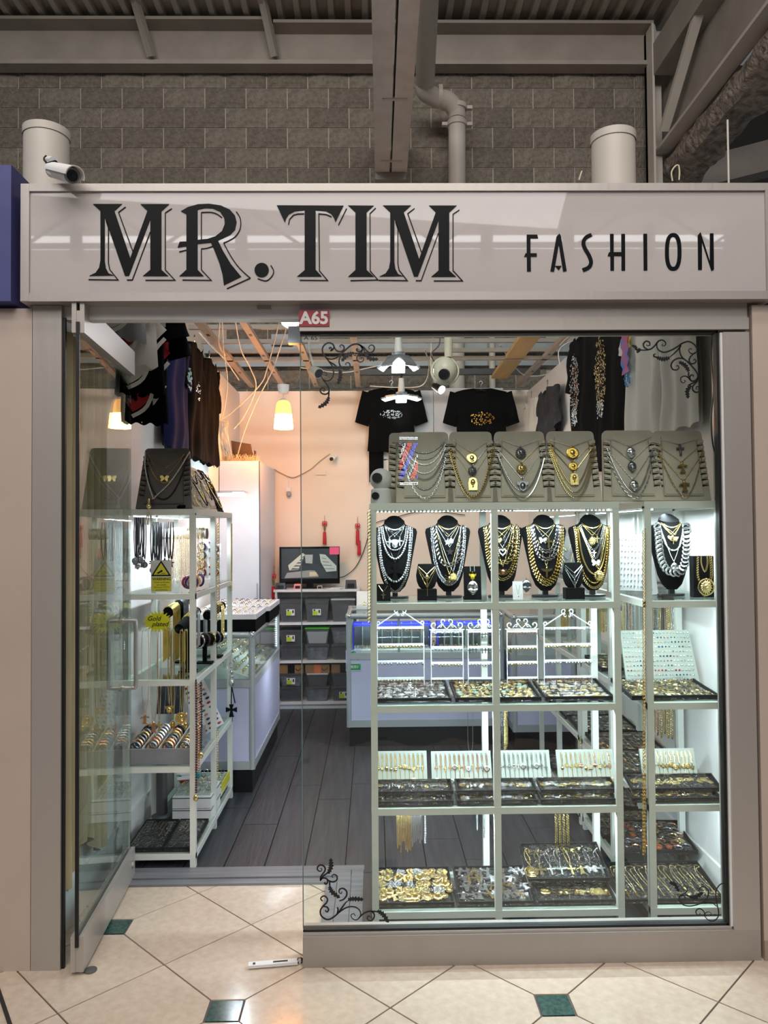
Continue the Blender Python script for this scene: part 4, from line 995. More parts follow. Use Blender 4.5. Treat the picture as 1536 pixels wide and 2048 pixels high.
def fill_stuff(m, w, d, nx, ny, kinds, mats, size, par, name='loose_jewellery', z=.009, rot=1.0, chains=False, y0=.015, lab=None):
    g = G()
    for j in range(ny):
        for i in range(nx):
            k = kinds[rnd.randrange(len(kinds))]; s_ = size * (.85 + .3 * rnd.random())
            x = .015 + (w - .03) * (i + .5 + (rnd.random() - .5) * .5) / nx; y = min(d - .01, y0 + (d - y0 - .01) * (j + .6 + (rnd.random() - .5) * .3) / ny + s_ * .4)
            mi = rnd.randrange(len(mats)); mm = T(x, y, z + .004 * rnd.random()) @ RZ((rnd.random() - .5) * rot) @ LAY @ S(s_)
            g.add(PGg(k), mm, mi)
            if chains:
                g.cur = mi; L = min(d - .02 - y, chains) if y < d - .03 else 0
                if L > .01:
                    for q in (-1, 1): g.tube([(x, y, z + .001), (x + q * .003 + rnd.uniform(-.002, .002), y + L * .5, z + .001), (x + q * .002 + rnd.uniform(-.003, .003), y + L, z + .003)], .0008, 4)
    o = part(name, g, mats, par, local=True, mtx=MX.Identity(4), kind='stuff', label=lab); 
    return o
# third shelf: dense trays in film
Z2 = SZ[2] + .0005
def onshelf(px0, px1, Y, z, d, tilt=0, rz=0):
    a = W(px0, 1400, Y).x; b = W(px1, 1400, Y).x
    return T(a, Y, z) @ RZ(rz) @ RX(R(tilt)), b - a
for px0, px1, kinds, mats, lb, nx in ((749, 903, ['bull', 'wide_cross', 'figure', 'gem', 'medal'], [SILV, SILVD, ICE], 'film wrapped tray of silver pendants, left of third shelf', 13), (911, 1083, ['medal', 'lion', 'gem', 'drop', 'pharaoh'], [GOLD, GOLDP, ICEG, GOLD, mat('pale_green_stone', '9fb9a4', .2)], 'film wrapped tray of gold medallions, middle of third shelf', 14), (1091, 1229, ['medal', 'bull', 'figure', 'star', 'gem'], [ICE, ICEG, SILV, GOLDP], 'film wrapped tray of silver and gold pendants, right of third shelf', 13)):
    m, w = onshelf(px0, px1, 3.0, Z2, .2, 5); t = tray(lb, m, w, .25); fill_stuff(m, w, .25, nx, 7, kinds, mats, .030, t, lab='pile of small pendants')
m, w = onshelf(1264, 1440, 3.0, Z2, .25, 4); w = min(w, 1.395 - m.translation.x); t = tray('film wrapped tray of gold crosses and rings on narrow right unit', m, w, .27); fill_stuff(m, w, .27, 13, 8, ['cross', 'hoop', 'figure', 'cross', 'drop'], [GOLD, GOLDP, GOLD], .034, t, lab='pile of small gold crosses')
# earring card behind it
mb = T(1.078, 3.235, Z2 + .002) @ RX(-R(20)); t = thing('earring_card', 'large pale board covered in rows of stud earrings', 'earring display', mtx=mb)
part('board', G().prism([(0, 0), (.315, 0), (.30, .245), (.0, .245)], 0, .010), PADL, t, local=True, mtx=MX.Identity(4))
sm = [SILV, SILV, ICE, GOLDP, mat('dark_stone', '22242a', .2), mat('red_stone', 'a02a35', .2), GOLD, mat('pearl_white', 'f0ede2', .25), mat('blue_stone', '33507a', .2), mat('pink_stone', 'c98a98', .2)]
for j in range(12):
    cl = None
    for i in range(20):
        if i % 2 == 0: cl = sm[rnd.choice([0, 0, 1, 1, 2, 2, 3, 4, 5, 6, 7, 8, 9, 7])]; s_ = rnd.choice([.006, .007, .008, .009])
        solo('stud_earring', pmesh('stud' if s_ < .009 else 'coin_small', cl), None, 'small stud earring in the %s row from bottom of large pale earring board' % ORD[j], 'earring', 'stud earrings on the large pale board', mtx=mb @ T(.012 + i * (.29 - j * -.0011 * 0) / 19.6 * (1.0 - .0 * j), -.003, .010 + j * .0202 + (s_ * .5 if s_ >= .009 else 0)) @ S(s_, s_, s_))

# white wire earring racks
RACKM = mat('white_wire', 'dfe6ea', .4)
RK = {}
EM = [('hoop', GOLD), ('drop', SILV), ('stud', ICE), ('drop', GOLDP), ('cross', SILVD), ('hoop', ROSE), ('gem', SILV)]
def scroll(g, c, r, a0, turns, d, wr):
    P_ = []
    for i in range(17):
        t = i / 16; a = a0 + d * turns * 2 * pi * t; q = r * (1 - .72 * t); P_.append((c[0] + q * cos(a), 0, c[1] + q * sin(a)))
    g.tube(P_, wr, 5, nrm=(0, -1, 0)); return P_[0]
def rack(label, px0, px1, pyt, style, Y, levels, ek, z0=Z2):
    a = W(px0, 1300, Y).x; b = W(px1, 1300, Y).x; w = b - a; H = W((px0 + px1) / 2, pyt, Y).z - z0
    Hr = H * (.80 if style == 'tri' else .86)
    t = thing('earring_rack', label, 'earring display', ((a + b) / 2, Y, z0), group='white wire earring racks')
    for s_ in (-1, 1): part('side_wire', G().tube([(s_ * w / 2, 0, 0), (s_ * w / 2 * .985, 0, Hr)], .0022, 6), RACKM, t, local=True, mtx=MX.Identity(4))
    part('foot', G().tube([(-w / 2, -.03, .002), (-w / 2, .03, .002)], .002, 5).tube([(w / 2, -.03, .002), (w / 2, .03, .002)], .002, 5).tube([(-w / 2, .03, .002), (w / 2, .03, .002)], .002, 5), RACKM, t, local=True, mtx=MX.Identity(4))
    g = G()
    if style == 'tri':
        g.tube([(-w / 2, 0, Hr), (-w * .05, 0, H * .97)], .0026, 5).tube([(w / 2, 0, Hr), (w * .05, 0, H * .97)], .0026, 5)
        for s_ in (-1, 1):
            scroll(g, (s_ * w * .07, H * .985), w * .065, -pi / 2, .8, s_, .0026); scroll(g, (s_ * w * .46, Hr + w * .06), w * .05, -pi / 2, .8, s_, .0026)
            scroll(g, (s_ * w * .04, H * .93), w * .04, pi / 2, .8, -s_, .0016)
    else:
        g.tube([(-w * .55, 0, Hr), (w * .55, 0, Hr)], .002, 5)
        for s_ in (-1, 1):
            scroll(g, (s_ * w * .10, H * .975), w * .10, -pi / 2, .8, s_, .0024); scroll(g, (s_ * w * .40, Hr + w * .14), w * .11, -pi / 2, .85, s_, .0024)
            g.tube(spline([V((0, 0, Hr + .002)), V((s_ * w * .16, 0, H * .93)), V((s_ * w * .30, 0, Hr + w * .05))], 4), .0016, 5); scroll(g, (s_ * w * .2, Hr + w * .1), w * .05, pi / 2, .7, s_, .0015)
    part('scroll_top', g, RACKM, t, local=True, mtx=MX.Identity(4))
    for k in range(levels):
        z = Hr - .004 - k * (Hr - .02) / (levels - .35)
        part('rail', G().box(-w / 2, w / 2, -.003, .003, z - .008, z), RACKM, t, local=True, mtx=MX.Identity(4))
        n = max(7, int(w / .0125)); kd = ek[k % len(ek)]
        for i in range(n):
            if rnd.random() < .08: continue
            s_ = .010 if kd[0] != 'cross' else .016
            solo('earring', pmesh(*kd), None, 'small earring on %s rail of the %s' % (('top', 'second', 'third', 'lowest')[k], label), 'earring', 'earrings on the wire racks', mtx=T((a + b) / 2 - w / 2 + (i + .5) * w / n, Y - .0055, z0 + z - .006) @ S(s_ * (1.15 + .4 * rnd.random())))
rack('leftmost tall white rack with peaked top', 754, 848, 1218, 'tri', 3.20, 4, [EM[0], EM[3], EM[1], EM[3]])
rack('second white rack with heart scroll', 862, 926, 1239, 'heart', 3.20, 4, [EM[2], EM[1], EM[3], EM[0]])
rack('third white rack standing before rear post', 936, 999, 1239, 'heart', 3.20, 4, [EM[4], EM[4], EM[1], EM[4]])
rack('fourth white rack with rose gold hoops', 1014, 1075, 1238, 'heart', 3.20, 4, [EM[5], EM[3], EM[3], EM[0]])
rack('rightmost white rack with peaked top', 1088, 1183, 1220, 'tri', 3.20, 4, [EM[2], EM[3], EM[1], EM[5]])

# fourth shelf: pendant cards leaning above layered trays
Z1 = SZ[1] + .0005
def pend_card(label, px0, px1, Y, cm, kinds, nx, rz=0, py0=1508):
    a = W(px0, 1540, Y).x; b = W(px1, 1540, Y).x; w = b - a; hc = .142
    m = T(a, Y, Z1 + .016) @ RZ(rz) @ RX(-R(22)); t = thing('pendant_card', label, 'necklace display', mtx=m, group='pale cards with pendant rows')
    part('card', G().box(0, w, 0, .010, 0, hc), PADL, t, local=True, mtx=MX.Identity(4))
    part('strut', G().box(w * .3, w * .7, .010, .016, -.012, hc * .6), PADL, t, local=True, mtx=MX.Identity(4))
    for row, (zt, zb) in enumerate(((hc - .010, hc - .058), (hc - .018, .030))):
        for i in range(nx):
            x = .010 + (w - .02) * (i + .5 + .1 * row) / nx; k = kinds[rnd.randrange(len(kinds))]; s_ = .020 + .006 * rnd.random(); cmn = cm[rnd.randrange(len(cm))]
            zb2 = zb + rnd.uniform(-.006, .006); pos = m @ V((x, -.002, zb2))
            tt = thing('pendant_necklace', 'tiny necklace pinned on the %s' % label, 'necklace', mtx=T(*pos) @ m.to_3x3().to_4x4(), group=('rows on ' + label)[:60])
            part('chain', G().tube([(0, 0, 0), (-.003, 0, (zt - zb2) * .6), (-.0022, 0, zt - zb2)], .0006, 4).tube([(0, 0, 0), (.003, 0, (zt - zb2) * .6), (.0022, 0, zt - zb2)], .0006, 4), cmn, tt, local=True, mtx=MX.Identity(4))
            part('pendant', pmesh(k, cmn), None, tt, mtx=T(0, -.002, .002) @ S(s_))
PK = ['cross', 'medal', 'drop', 'heart', 'clover', 'coin_small', 'star']
pend_card('first pale card from left with gold pendants', 746, 855, 3.16, [GOLD, GOLD, GOLDP], PK, 11)
pend_card('second pale card with rose gold crosses', 864, 985, 3.15, [ROSE, GOLDP, SILV, ROSE], ['cross', 'cross', 'medal', 'hoop'], 12)
pend_card('third pale card with silver pendants', 993, 1104, 3.15, [SILV, SILVD], ['ankh', 'cross', 'open_heart', 'hoop', 'cross'], 11)
pend_card('fourth pale card with gold pendants', 1118, 1232, 3.15, [GOLD, GOLDP, ROSE], PK, 11)
pend_card('pale card with long gold pendants on right unit', 1288, 1398, 3.15, [GOLD, GOLDP], ['cross', 'cross', 'medal', 'star'], 12)
for px0, px1, cm, ks, lb in ((747, 905, [SILV, SILV, GOLD], ['cross', 'drop', 'gem'], 'left'), (912, 1073, [GOLD, GOLDP, ICE], ['drop', 'medal', 'cross'], 'middle'), (1080, 1232, [GOLDP, GOLD, ICE], ['coin_small', 'drop', 'medal'], 'right')):
    for lv, (yy, zz, dd) in enumerate(((2.985, .0, .085), (3.030, .024, .095))):
        m, w = onshelf(px0, px1, yy, Z1 + zz, .2, 11 if lv else 6)
        t = tray('film wrapped black tray, %s and %s on fourth shelf of window unit' % (lb, ('lower', 'upper')[lv]), m, w, dd); fill_stuff(m, w, dd, 22, 1, ks, cm, .026, t, chains=.07, rot=.5, lab='row of thin necklaces')
for lv, (yy, zz, dd) in enumerate(((2.985, .0, .085), (3.030, .024, .100))):
    m, w = onshelf(1262, 1440, yy, Z1 + zz, .2, 16 if lv else 10); w = min(w, 1.395 - m.translation.x)
    t = tray('film wrapped tray of gold medal necklaces, %s on fourth shelf of right unit' % ('lower', 'upper')[lv], m, w, dd); fill_stuff(m, w, dd, 15, 1, ['medal', 'coin_small', 'medal'], [GOLD, GOLDP], .030, t, chains=.07, rot=.4, lab='row of medal necklaces')
# bottom shelf
Z0 = SZ[0] + .0005
def bottom_tray(px0, px1, Y, d, tilt, lb, z=Z0, rz=0, maxx=9):
    m, w = onshelf(px0, px1, Y, z, d, tilt, rz); w = min(w, maxx - m.translation.x); return m, w, tray(lb, m, w, d)
m, w, t = bottom_tray(745, 905, 3.0, .235, 9, 'film wrapped tray of big gold medallions on bottom shelf, far left')
fill_things(m, w, .235, 8, 5, KINDS_MED, [GOLD, GOLD, ICEG, GOLDP, ICE], .054, 'in the far left tray of bottom shelf', z=.014, rot=.9)
m, w, t = bottom_tray(914, 1062, 3.0, .235, 9, 'film wrapped tray of silver crosses on bottom shelf, second from left')
fill_things(m, w, .235, 9, 4, ['cross', 'wide_cross', 'figure', 'cross'], [SILV, ICE, GOLDP, SILV, SILV], .060, 'in the second tray of bottom shelf', z=.014, rot=1.0)
m, w, t = bottom_tray(1072, 1250, 3.0, .235, 8, 'lower film wrapped tray of gold pendants on bottom shelf, right', maxx=.945)
fill_things(m, w, .11, 12, 1, KINDS_MED, [GOLD, GOLDP, ICEG, GOLD], .042, 'in the lower right tray of bottom shelf', z=.014)
m, w, t = bottom_tray(1052, 1222, 3.08, .2, 20, 'upper film wrapped tray with large gold coin, resting on lower tray', z=Z0 + .05, maxx=.945)
fill_stuff(m, w, .2, 8, 1, ['hoop', 'figure'], [GOLD, GOLDP], .020, t, chains=False, y0=.12, lab='coiled chain ends')
for i in range(8):
    mt = [GOLD, GOLDP, ICE, SILV][i % 4]; x = .02 + i * (w - .04) / 7; k = ['medal', 'wide_cross', 'cross', 'angel', 'cross', 'figure', 'butterfly', 'cross'][i]; p = m @ V((x, .075, .014))
    tt = thing('necklace', '%s necklace, %s from left in upper bottom tray' % (['gold coin', 'pale gold cross', 'stone-set cross', 'silver winged cross', 'gold small cross', 'pale gold figure', 'stone-set butterfly', 'silver small cross'][i], ['first', 'second', 'third', 'fourth', 'fifth', 'sixth', 'seventh', 'eighth'][i]), 'necklace', mtx=T(*p) @ m.to_3x3().to_4x4(), group='necklaces in the upper bottom tray')
    g = G(); q = spline([V((0, 0, 0)), V((-.008, .03, 0)), V((-.012, .06, .002)), V((-.002 + .012 * sin(i), .085, .004)), V((.012, .09, .004)), V((.010, .07, .003)), V((-.004, .076, .006)), V((.004, .05, .002)), V((.006, .03, 0)), V((0, 0, 0))], 5)
    chain(g, q, 'curb' if i % 2 else 'rope', .0014, nrm=(0, 0, 1)); part('chain', g, mt, tt, local=True, mtx=MX.Identity(4)); part('pendant', pmesh(k, mt), None, tt, mtx=LAY @ S(.064 if i == 0 else .052))
m, w, t = bottom_tray(1246, 1440, 3.0, .25, 9, 'film wrapped tray of gold cross necklaces on bottom of right unit', maxx=1.395)
for i in range(11):
    x = .02 + i * (w - .04) / 10; p = m @ V((x, .055, .014)); mt = [GOLD, GOLDP, GOLD][i % 3]
    tt = thing('necklace', 'gold chain necklace with pendant in bottom tray of right unit', 'necklace', mtx=T(*p) @ m.to_3x3().to_4x4(), group='gold necklaces in the bottom right tray')
    g = G(); q = spline([V((0, 0, 0)), V((-.010, .05, 0)), V((-.02, .10, .002)), V((-.02 + .01 * sin(i * 2), .15, .004)), V((-.002, .165, .004)), V((.012, .15, .003)), V((-.01, .135, .006)), V((-.006, .10, .002)), V((.0, .05, 0)), V((0, 0, 0))], 5)
    chain(g, q, 'rope', .0013, nrm=(0, 0, 1)); part('chain', g, mt, tt, local=True, mtx=MX.Identity(4)); part('pendant', pmesh(['cross', 'figure', 'wide_cross', 'drop'][i % 4], mt), None, tt, mtx=LAY @ S(.036))
# trays farther back on the right units
def backtray(x0, x1, Y, d, z, tilt, rz, lb, kinds, mats, nx, ny, size, ch=False):
    m = T(x0, Y, z + .0005) @ RZ(rz) @ RX(R(tilt)); t = tray(lb, m, x1 - x0, d); fill_stuff(m, x1 - x0, d, nx, ny, kinds, mats, size, t, chains=ch, lab='loose jewellery'); return t
backtray(1.075, 1.385, 3.29, .27, Z0 + .07, 6, -.06, 'film wrapped tray of rings and bangles raised behind bottom right tray', ['hoop', 'medal', 'hoop', 'drop', 'gem'], [GOLD, SILV, ROSE, SILVD, mat('amber_stone', 'a4502a', .25)], 7, 5, .045)
backtray(1.08, 1.39, 3.62, .29, Z0, 3, 0, 'black tray of thin gold chains at back of bottom shelf, right unit', ['cross', 'drop'], [GOLD, GOLDD], 11, 2, .025, .1)
for k, (yy, kk, cm, lb) in enumerate(((3.30, ['drop', 'cross'], [SILV, SILVD, GOLDP], 'near'), (3.62, ['gem', 'medal'], [SILV, GOLDP, ROSE], 'far'))):
    backtray(1.08, 1.39, yy, .29, Z1, 3, 0, '%s film wrapped tray behind pale card on right unit' % lb, kk, cm, 10, 4, .026, .05)
for k, (yy, z, cm, lb) in enumerate(((3.98, Z1, [SILV, GOLDP], 'near tray on fourth shelf of far right unit'), (4.30, Z1, [SILVD, SILV], 'middle tray on fourth shelf of far right unit'), (4.62, Z1, [GOLDP, ROSE], 'back tray on fourth shelf of far right unit'), (3.98, Z0, [SILV, GOLD], 'near tray on bottom shelf of far right unit'), (4.30, Z0, [SILVD, GOLD], 'middle tray on bottom shelf of far right unit'), (4.62, Z0, [SILVD, SILV], 'back tray on bottom shelf of far right unit'), (3.6, Z2, [GOLD, GOLDP], 'gold filled tray on third shelf at back of right unit'))):
    backtray(1.08, 1.39, yy, .29, z, 3, 0, 'film wrapped ' + lb, ['medal', 'drop', 'cross', 'gem'], cm, 9, 5, .030)
# ================================================================ HANGING CHAINS IN THE WINDOW
def hang(name, label, group, px, py0, py1, Y, kind, r, m, n=1, spread=.0, loop=0, pend=None):
    a = W(px, py0, Y); b = W(px, py1, Y)
    if n == 1 and not loop:
        return necklace(name, label, group, [a, a.lerp(b, .5) + V((.001, 0, 0)), b], kind, r, m, pend)
    for i in range(n):
        x = a.x + (i - (n - 1) / 2) * spread / max(1, n - 1); dz = rnd.uniform(-.03, .03) * (1 if n > 1 else 0)
        pts = spline([V((x - loop, Y, a.z)), V((x - loop, Y - .001, b.z + .03 + dz)), V((x, Y - .002, b.z + dz)), V((x + loop, Y - .001, b.z + .03 + dz)), V((x + loop, Y, a.z))], 6)
        necklace(name, label, group, pts, kind, r, m, pend)
hang('necklace', 'very long gold curb chain hanging down front post of right unit', None, 1288, 1062, 1705, 2.95, 'curb', .0058, GOLDD)
hang('necklace', 'long two-tone curb chain hanging on left front post of window unit', None, 738, 1025, 1240, 2.955, 'curb', .0056, GOLDP)
hang('necklace', 'single thin silver chain loop hanging beside middle rear post', None, 940, 1418, 1502, 3.27, 'fine', .0010, SILV, 1, 0, .010)
hang('necklace', 'grey and silver chain hanging at rear below third shelf', 'chains hanging below third shelf', 1002, 1418, 1502, 3.29, 'rope', .0030, SILVD, 3, .016, .003)
hang('necklace', 'gold chain hanging at rear below third shelf', 'gold chains hanging below third shelf', 1011, 1418, 1502, 3.28, 'curb', .0030, GOLD, 2, .006, .002)
hang('necklace', 'dense gold chain strand hanging under fourth shelf, left', 'gold strands under fourth shelf', 808, 1628, 1695, 3.24, 'rope', .0018, GOLD, 9, .055, .0022)
hang('necklace', 'silver chain strand hanging under fourth shelf beside gold strands', 'silver strands under fourth shelf', 834, 1628, 1690, 3.24, 'rope', .0016, SILV, 6, .04, .002)
hang('necklace', 'clear crystal strand hanging under fourth shelf', 'crystal strands under fourth shelf', 850, 1628, 1685, 3.23, 'ice', .0050, ICE, 1)
hang('necklace', 'short silver strand beside rear middle post', 'short silver strands by post', 961, 1628, 1665, 3.27, 'bead', .0022, SILV, 2, .03, .002)
hang('necklace', 'gold rope strand hanging under fourth shelf, right', 'gold ropes under fourth shelf right', 1124, 1628, 1700, 3.26, 'rope', .0030, GOLDP, 4, .05, .003)
hang('necklace', 'gold tassel chain on rail of far right unit', None, 1161, 1475, 1512, 3.95, 'curb', .0060, GOLD, 1)
# chains hung on the right wall and below the shelves of the right units
cols = [GOLD, SILV, GOLDP, SILVD, GOLD, ROSE, GOLDD, mat('black_bead', '1a1a1c', .3)]
for blk, (y0, y1, zt_, zb_, n, lb) in enumerate(((3.45, 3.85, 1.24, .98, 13, 'upper strand hung on right wall behind bottom of bust shelf'), (3.45, 3.85, .83, .56, 9, 'lower strand hung on right wall above fourth shelf'), (4.0, 4.85, 1.24, .95, 18, 'strand hung on wall side of far right unit'))):
    for i in range(n):
        y = y0 + (y1 - y0) * i / n; x = 1.388
        pts = spline([V((x, y - .008, zt_)), V((x - .002, y - .009, zb_ + .03)), V((x - .003, y, zb_ + rnd.uniform(-.03, .03))), V((x - .002, y + .009, zb_ + .03)), V((x, y + .008, zt_))], 5)
        necklace('necklace', lb, 'chains hung along the right wall %d' % blk, pts, rnd.choice(['rope', 'curb', 'bead', 'rope']), .0030, cols[rnd.randrange(8)], nrm=(-1, 0, 0))
# rack panel of bars the wall chains hang from
for (y0, y1, z) in ((3.4, 3.88, 1.243), (3.4, 3.88, .833), (3.98, 4.9, 1.243)):
    solo('chain_bar', G().tube([(1.388, y0, z), (1.388, y1, z)], .004, 6).box(1.384, 1.42, y0, y0 + .006, z - .006, z + .006).box(1.384, 1.42, y1 - .006, y1, z - .006, z + .006), WHITE, 'thin white wall bar carrying chains, %s' % ('near lower' if z < 1 else 'near upper' if y0 < 3.9 else 'far'), 'wall bar', smooth=True)
# bust shelf of the right units: ring cards, bracelet pillow, hanging ramps
for k, (y, x, lb) in enumerate(((3.45, 1.10, 'tall pale earring card seen between window units'), (3.62, 1.25, 'pale earring card behind rightmost bust'), (4.15, 1.12, 'pale earring card on far right unit'))):
    m = T(x, y, BZ + .001) @ RZ(-.5) @ RX(-R(15)); t = thing('earring_card', lb, 'earring display', mtx=m); part('card', G().box(0, .13, 0, .004, 0, .26), WHITE, t, local=True, mtx=MX.Identity(4))
    g = G()
    for r_ in range(9):
        for i in range(8): g.add(PGg('stud'), T(.012 + i * .015, -.003, .02 + r_ * .027) @ S(.008), 0)
    part('stone_rows', g, ICE, t, local=True, mtx=MX.Identity(4), kind='stuff')
for k, (y, x) in enumerate(((3.75, 1.30), (3.55, 1.36), (4.35, 1.12), (4.5, 1.2), (4.65, 1.28))):
    m, f = ramp('dark small ramp of cords, %s on right units' % ('nearest', 'second', 'third', 'fourth', 'farthest')[k], x, y, BZ, .10, .12, .24, BOARDG, lean=14, rz=-.4 if x > 1.25 else 0, group='small ramps on right units')
    for j in range(3): ramp_chain(m, 'dark cord %s on the %s small ramp' % (('upper', 'middle', 'lower')[j], ('nearest', 'second', 'third', 'fourth', 'farthest')[k]), .04, .22 - j * .03, .15 - j * .05, 1.6, 'rope', .0022, cols[(k + j) % 8] if k > 1 else VELV, gr='cords on small ramps')
# T bars with draped chains on the third shelf of the far right unit
def t_bar(label, x, y, z, L, axis, H, r=.022, mt=VELV, strands=()):
    ax = V(axis).normalized(); t = thing('t_bar_stand', label, 'bracelet stand', (x, y, z))
    c = V((x, y, z + H)); part('bar', G().cyl(c - ax * L / 2, c + ax * L / 2, r, n=18), mt, t, 50); part('upright', G().box(x - .01, x + .01, y - .01, y + .01, z + .005, z + H - r * .6), mt, t); part('foot', G().box(x - .04, x + .04, y - .03, y + .03, z + .0005, z + .008), mt, t)
    side = ax.cross(V((0, 0, 1)))
    for (s_, mtl, kind, rr, drop, n, lb, spread) in strands:
        for i in range(n):
            p = c + ax * (s_ * L / 2 + (i - n / 2) * spread)
            pts = [p - side * (r + rr) + V((0, 0, -drop - rnd.uniform(0, .02))), p - side * (r + rr)] + [p + (-side * cos(a) + V((0, 0, 1)) * sin(a)) * (r + rr + .001) for a in (.5, 1.0, 1.57, 2.1, 2.6)] + [p + side * (r + rr), p + side * (r + rr) + V((0, 0, -drop - rnd.uniform(0, .02)))]
            necklace('necklace', lb, 'draped on ' + label[:40], pts, kind, rr, mtl, nrm=tuple(ax.cross(V((0, 0, 1)))))
t_bar('white t bar with draped chains behind rightmost white rack', 1.20, 4.05, Z2, .26, (1, .25, 0), .26, .028, PADL, ((-.5, GOLDD, 'fine', .0018, .10, 8, 'dark gold strand draped on white t bar', .006), (.1, GOLD, 'bead', .0018, .12, 8, 'gold strand draped on white t bar', .006), (.6, SILV, 'fine', .0018, .10, 6, 'silver strand draped on white t bar', .006)))
t_bar('far white t bar with gold strands on far right unit', 1.16, 4.5, Z2, .22, (1, .2, 0), .20, .026, PADL, ((-.3, GOLD, 'bead', .0018, .10, 10, 'gold strand draped on far white t bar', .006),))

# ---------------------------------------------------------------- vinyl scroll ornaments on the glass
VIN = mat('black_vinyl', '0c0d12', .4)
DY = FY + .004
def decal(label, ox, oy, s, strokes, leaves, wd=.0052):
    mp = mapper(ox, oy, s, DY - .0008); p0 = mp(strokes[0][0])
    g = G()
    for q in strokes:
        P_ = spline([V(mp(p)) for p in q], 5); k = len(P_); g.ribbon([tuple(p) for p in P_], [wd * (.55 + .6 * sin(pi * min(1, .15 + i / k))) for i in range(k)], DY - .0012, DY - .0002)
    for (a, b, c, hw) in leaves:  # a: stem end, b: middle, c: tip
        P_ = spline([V(mp(p)) for p in (a, b, c)], 6); k = len(P_); up = []; dn = []
        for i, p in enumerate(P_):
            t_ = (P_[min(k - 1, i + 1)] - P_[max(0, i - 1)]).normalized(); n_ = V((-t_.y, t_.x)); ww = hw * 1.15 * (.35 + .65 * sin(pi * (.12 + .8 * i / k)))
            w1 = ww * (1.0 if i % 2 else .42)
            if i == k - 1: up.append(p + t_ * .004)
            else: up.append(p + n_ * w1 - t_ * .001); dn.append(p - n_ * w1 - t_ * .001)
        g.prism([tuple(p) for p in up + dn[::-1]], DY - .0012, DY - .0002)
    solo('vinyl_scroll', g, VIN, label, 'window decal', 'scroll decals in the window corners')
decal('black scroll decal in upper left corner of window', 600, 620, 8.533, [
 [(515,668),(500,650),(525,640),(545,670),(530,692),(565,670),(580,620),(545,575),(480,562),(420,595),(383,660),(395,745),(450,820),(515,905),(560,980),(575,1080),(545,1165),(470,1212),(400,1190),(365,1130),(372,1078),(412,1052),(450,1078),(452,1110),(430,1120)],
 [(585,635),(620,690),(690,712),(745,680),(750,625),(712,595),(678,618),(700,640)],
 [(455,822),(540,840),(640,805),(720,735),(800,660),(880,600),(960,580),(1030,605),(1062,660),(1048,720),(1000,760),(972,810),(980,860),(1030,890),(1080,862),(1078,815),(1040,815),(1050,840)],
 [(700,770),(668,860),(680,940),(730,1000),(795,1018),(848,985),(850,925),(812,897),(775,918),(795,938)],
 [(1000,590),(1080,630),(1140,700),(1200,730),(1258,692),(1265,625),(1215,597),(1172,635),(1195,668)],
 [(1060,680),(1015,712),(968,690),(972,662),(1008,685)], [(505,885),(580,930),(640,985),(675,1030)], [(1040,620),(1080,660),(1110,730)], [(1010,745),(950,740),(905,735)],
 [(395,1195),(450,1260),(490,1330),(492,1400),(440,1437),(372,1422),(343,1370),(370,1330),(415,1340),(420,1382),(390,1385)], [(494,1400),(488,1500)]],
 [((680,1025),(690,1130),(650,1255),.0085), ((915,735),(810,770),(718,865),.0085), ((1105,725),(1190,830),(1320,838),.0085), ((492,1490),(440,1590),(322,1662),.0085)])
decal('black scroll decal in lower left corner of window', 610, 1700, 8.084, [
 [(245,500),(285,455),(340,460),(390,500),(460,515),(515,480),(515,420),(470,395),(432,420),(455,448)], [(245,480),(260,420),(320,340),(320,280),(265,242),(210,265),(203,320),(250,345),(275,310),(250,295)],
 [(245,495),(290,425),(360,375),(400,368)], [(360,490),(362,530),(335,550),(315,530),(335,520)], [(395,505),(400,560),(398,600)],
 [(555,822),(620,800),(670,740),(672,670),(620,622),(560,635),(552,685),(585,705),(595,670)],
 [(285,828),(255,790),(275,755),(320,745),(362,790),(350,850),(290,910),(250,980),(262,1060),(330,1115),(400,1118),(480,1070),(560,1000),(650,940),(740,915),(830,930),(890,990),(895,1070),(830,1130),(765,1105),(745,1050),(790,1030),(812,1065)],
 [(300,915),(350,920),(380,960),(360,1000),(330,985),(345,970)], [(520,925),(535,970),(510,1040)], [(540,1010),(600,930),(650,860),(700,815)],
 [(870,1100),(930,1040),(1000,1000),(1080,992),(1120,1050),(1100,1120),(1040,1140),(1005,1100),(1025,1065),(1060,1080)], [(1080,992),(1180,995)]],
 [((375,375),(420,270),(415,150),.009), ((398,595),(440,680),(552,765),.009), ((700,800),(800,790),(930,800),.009), ((1175,985),(1265,1045),(1345,1160),.009)])
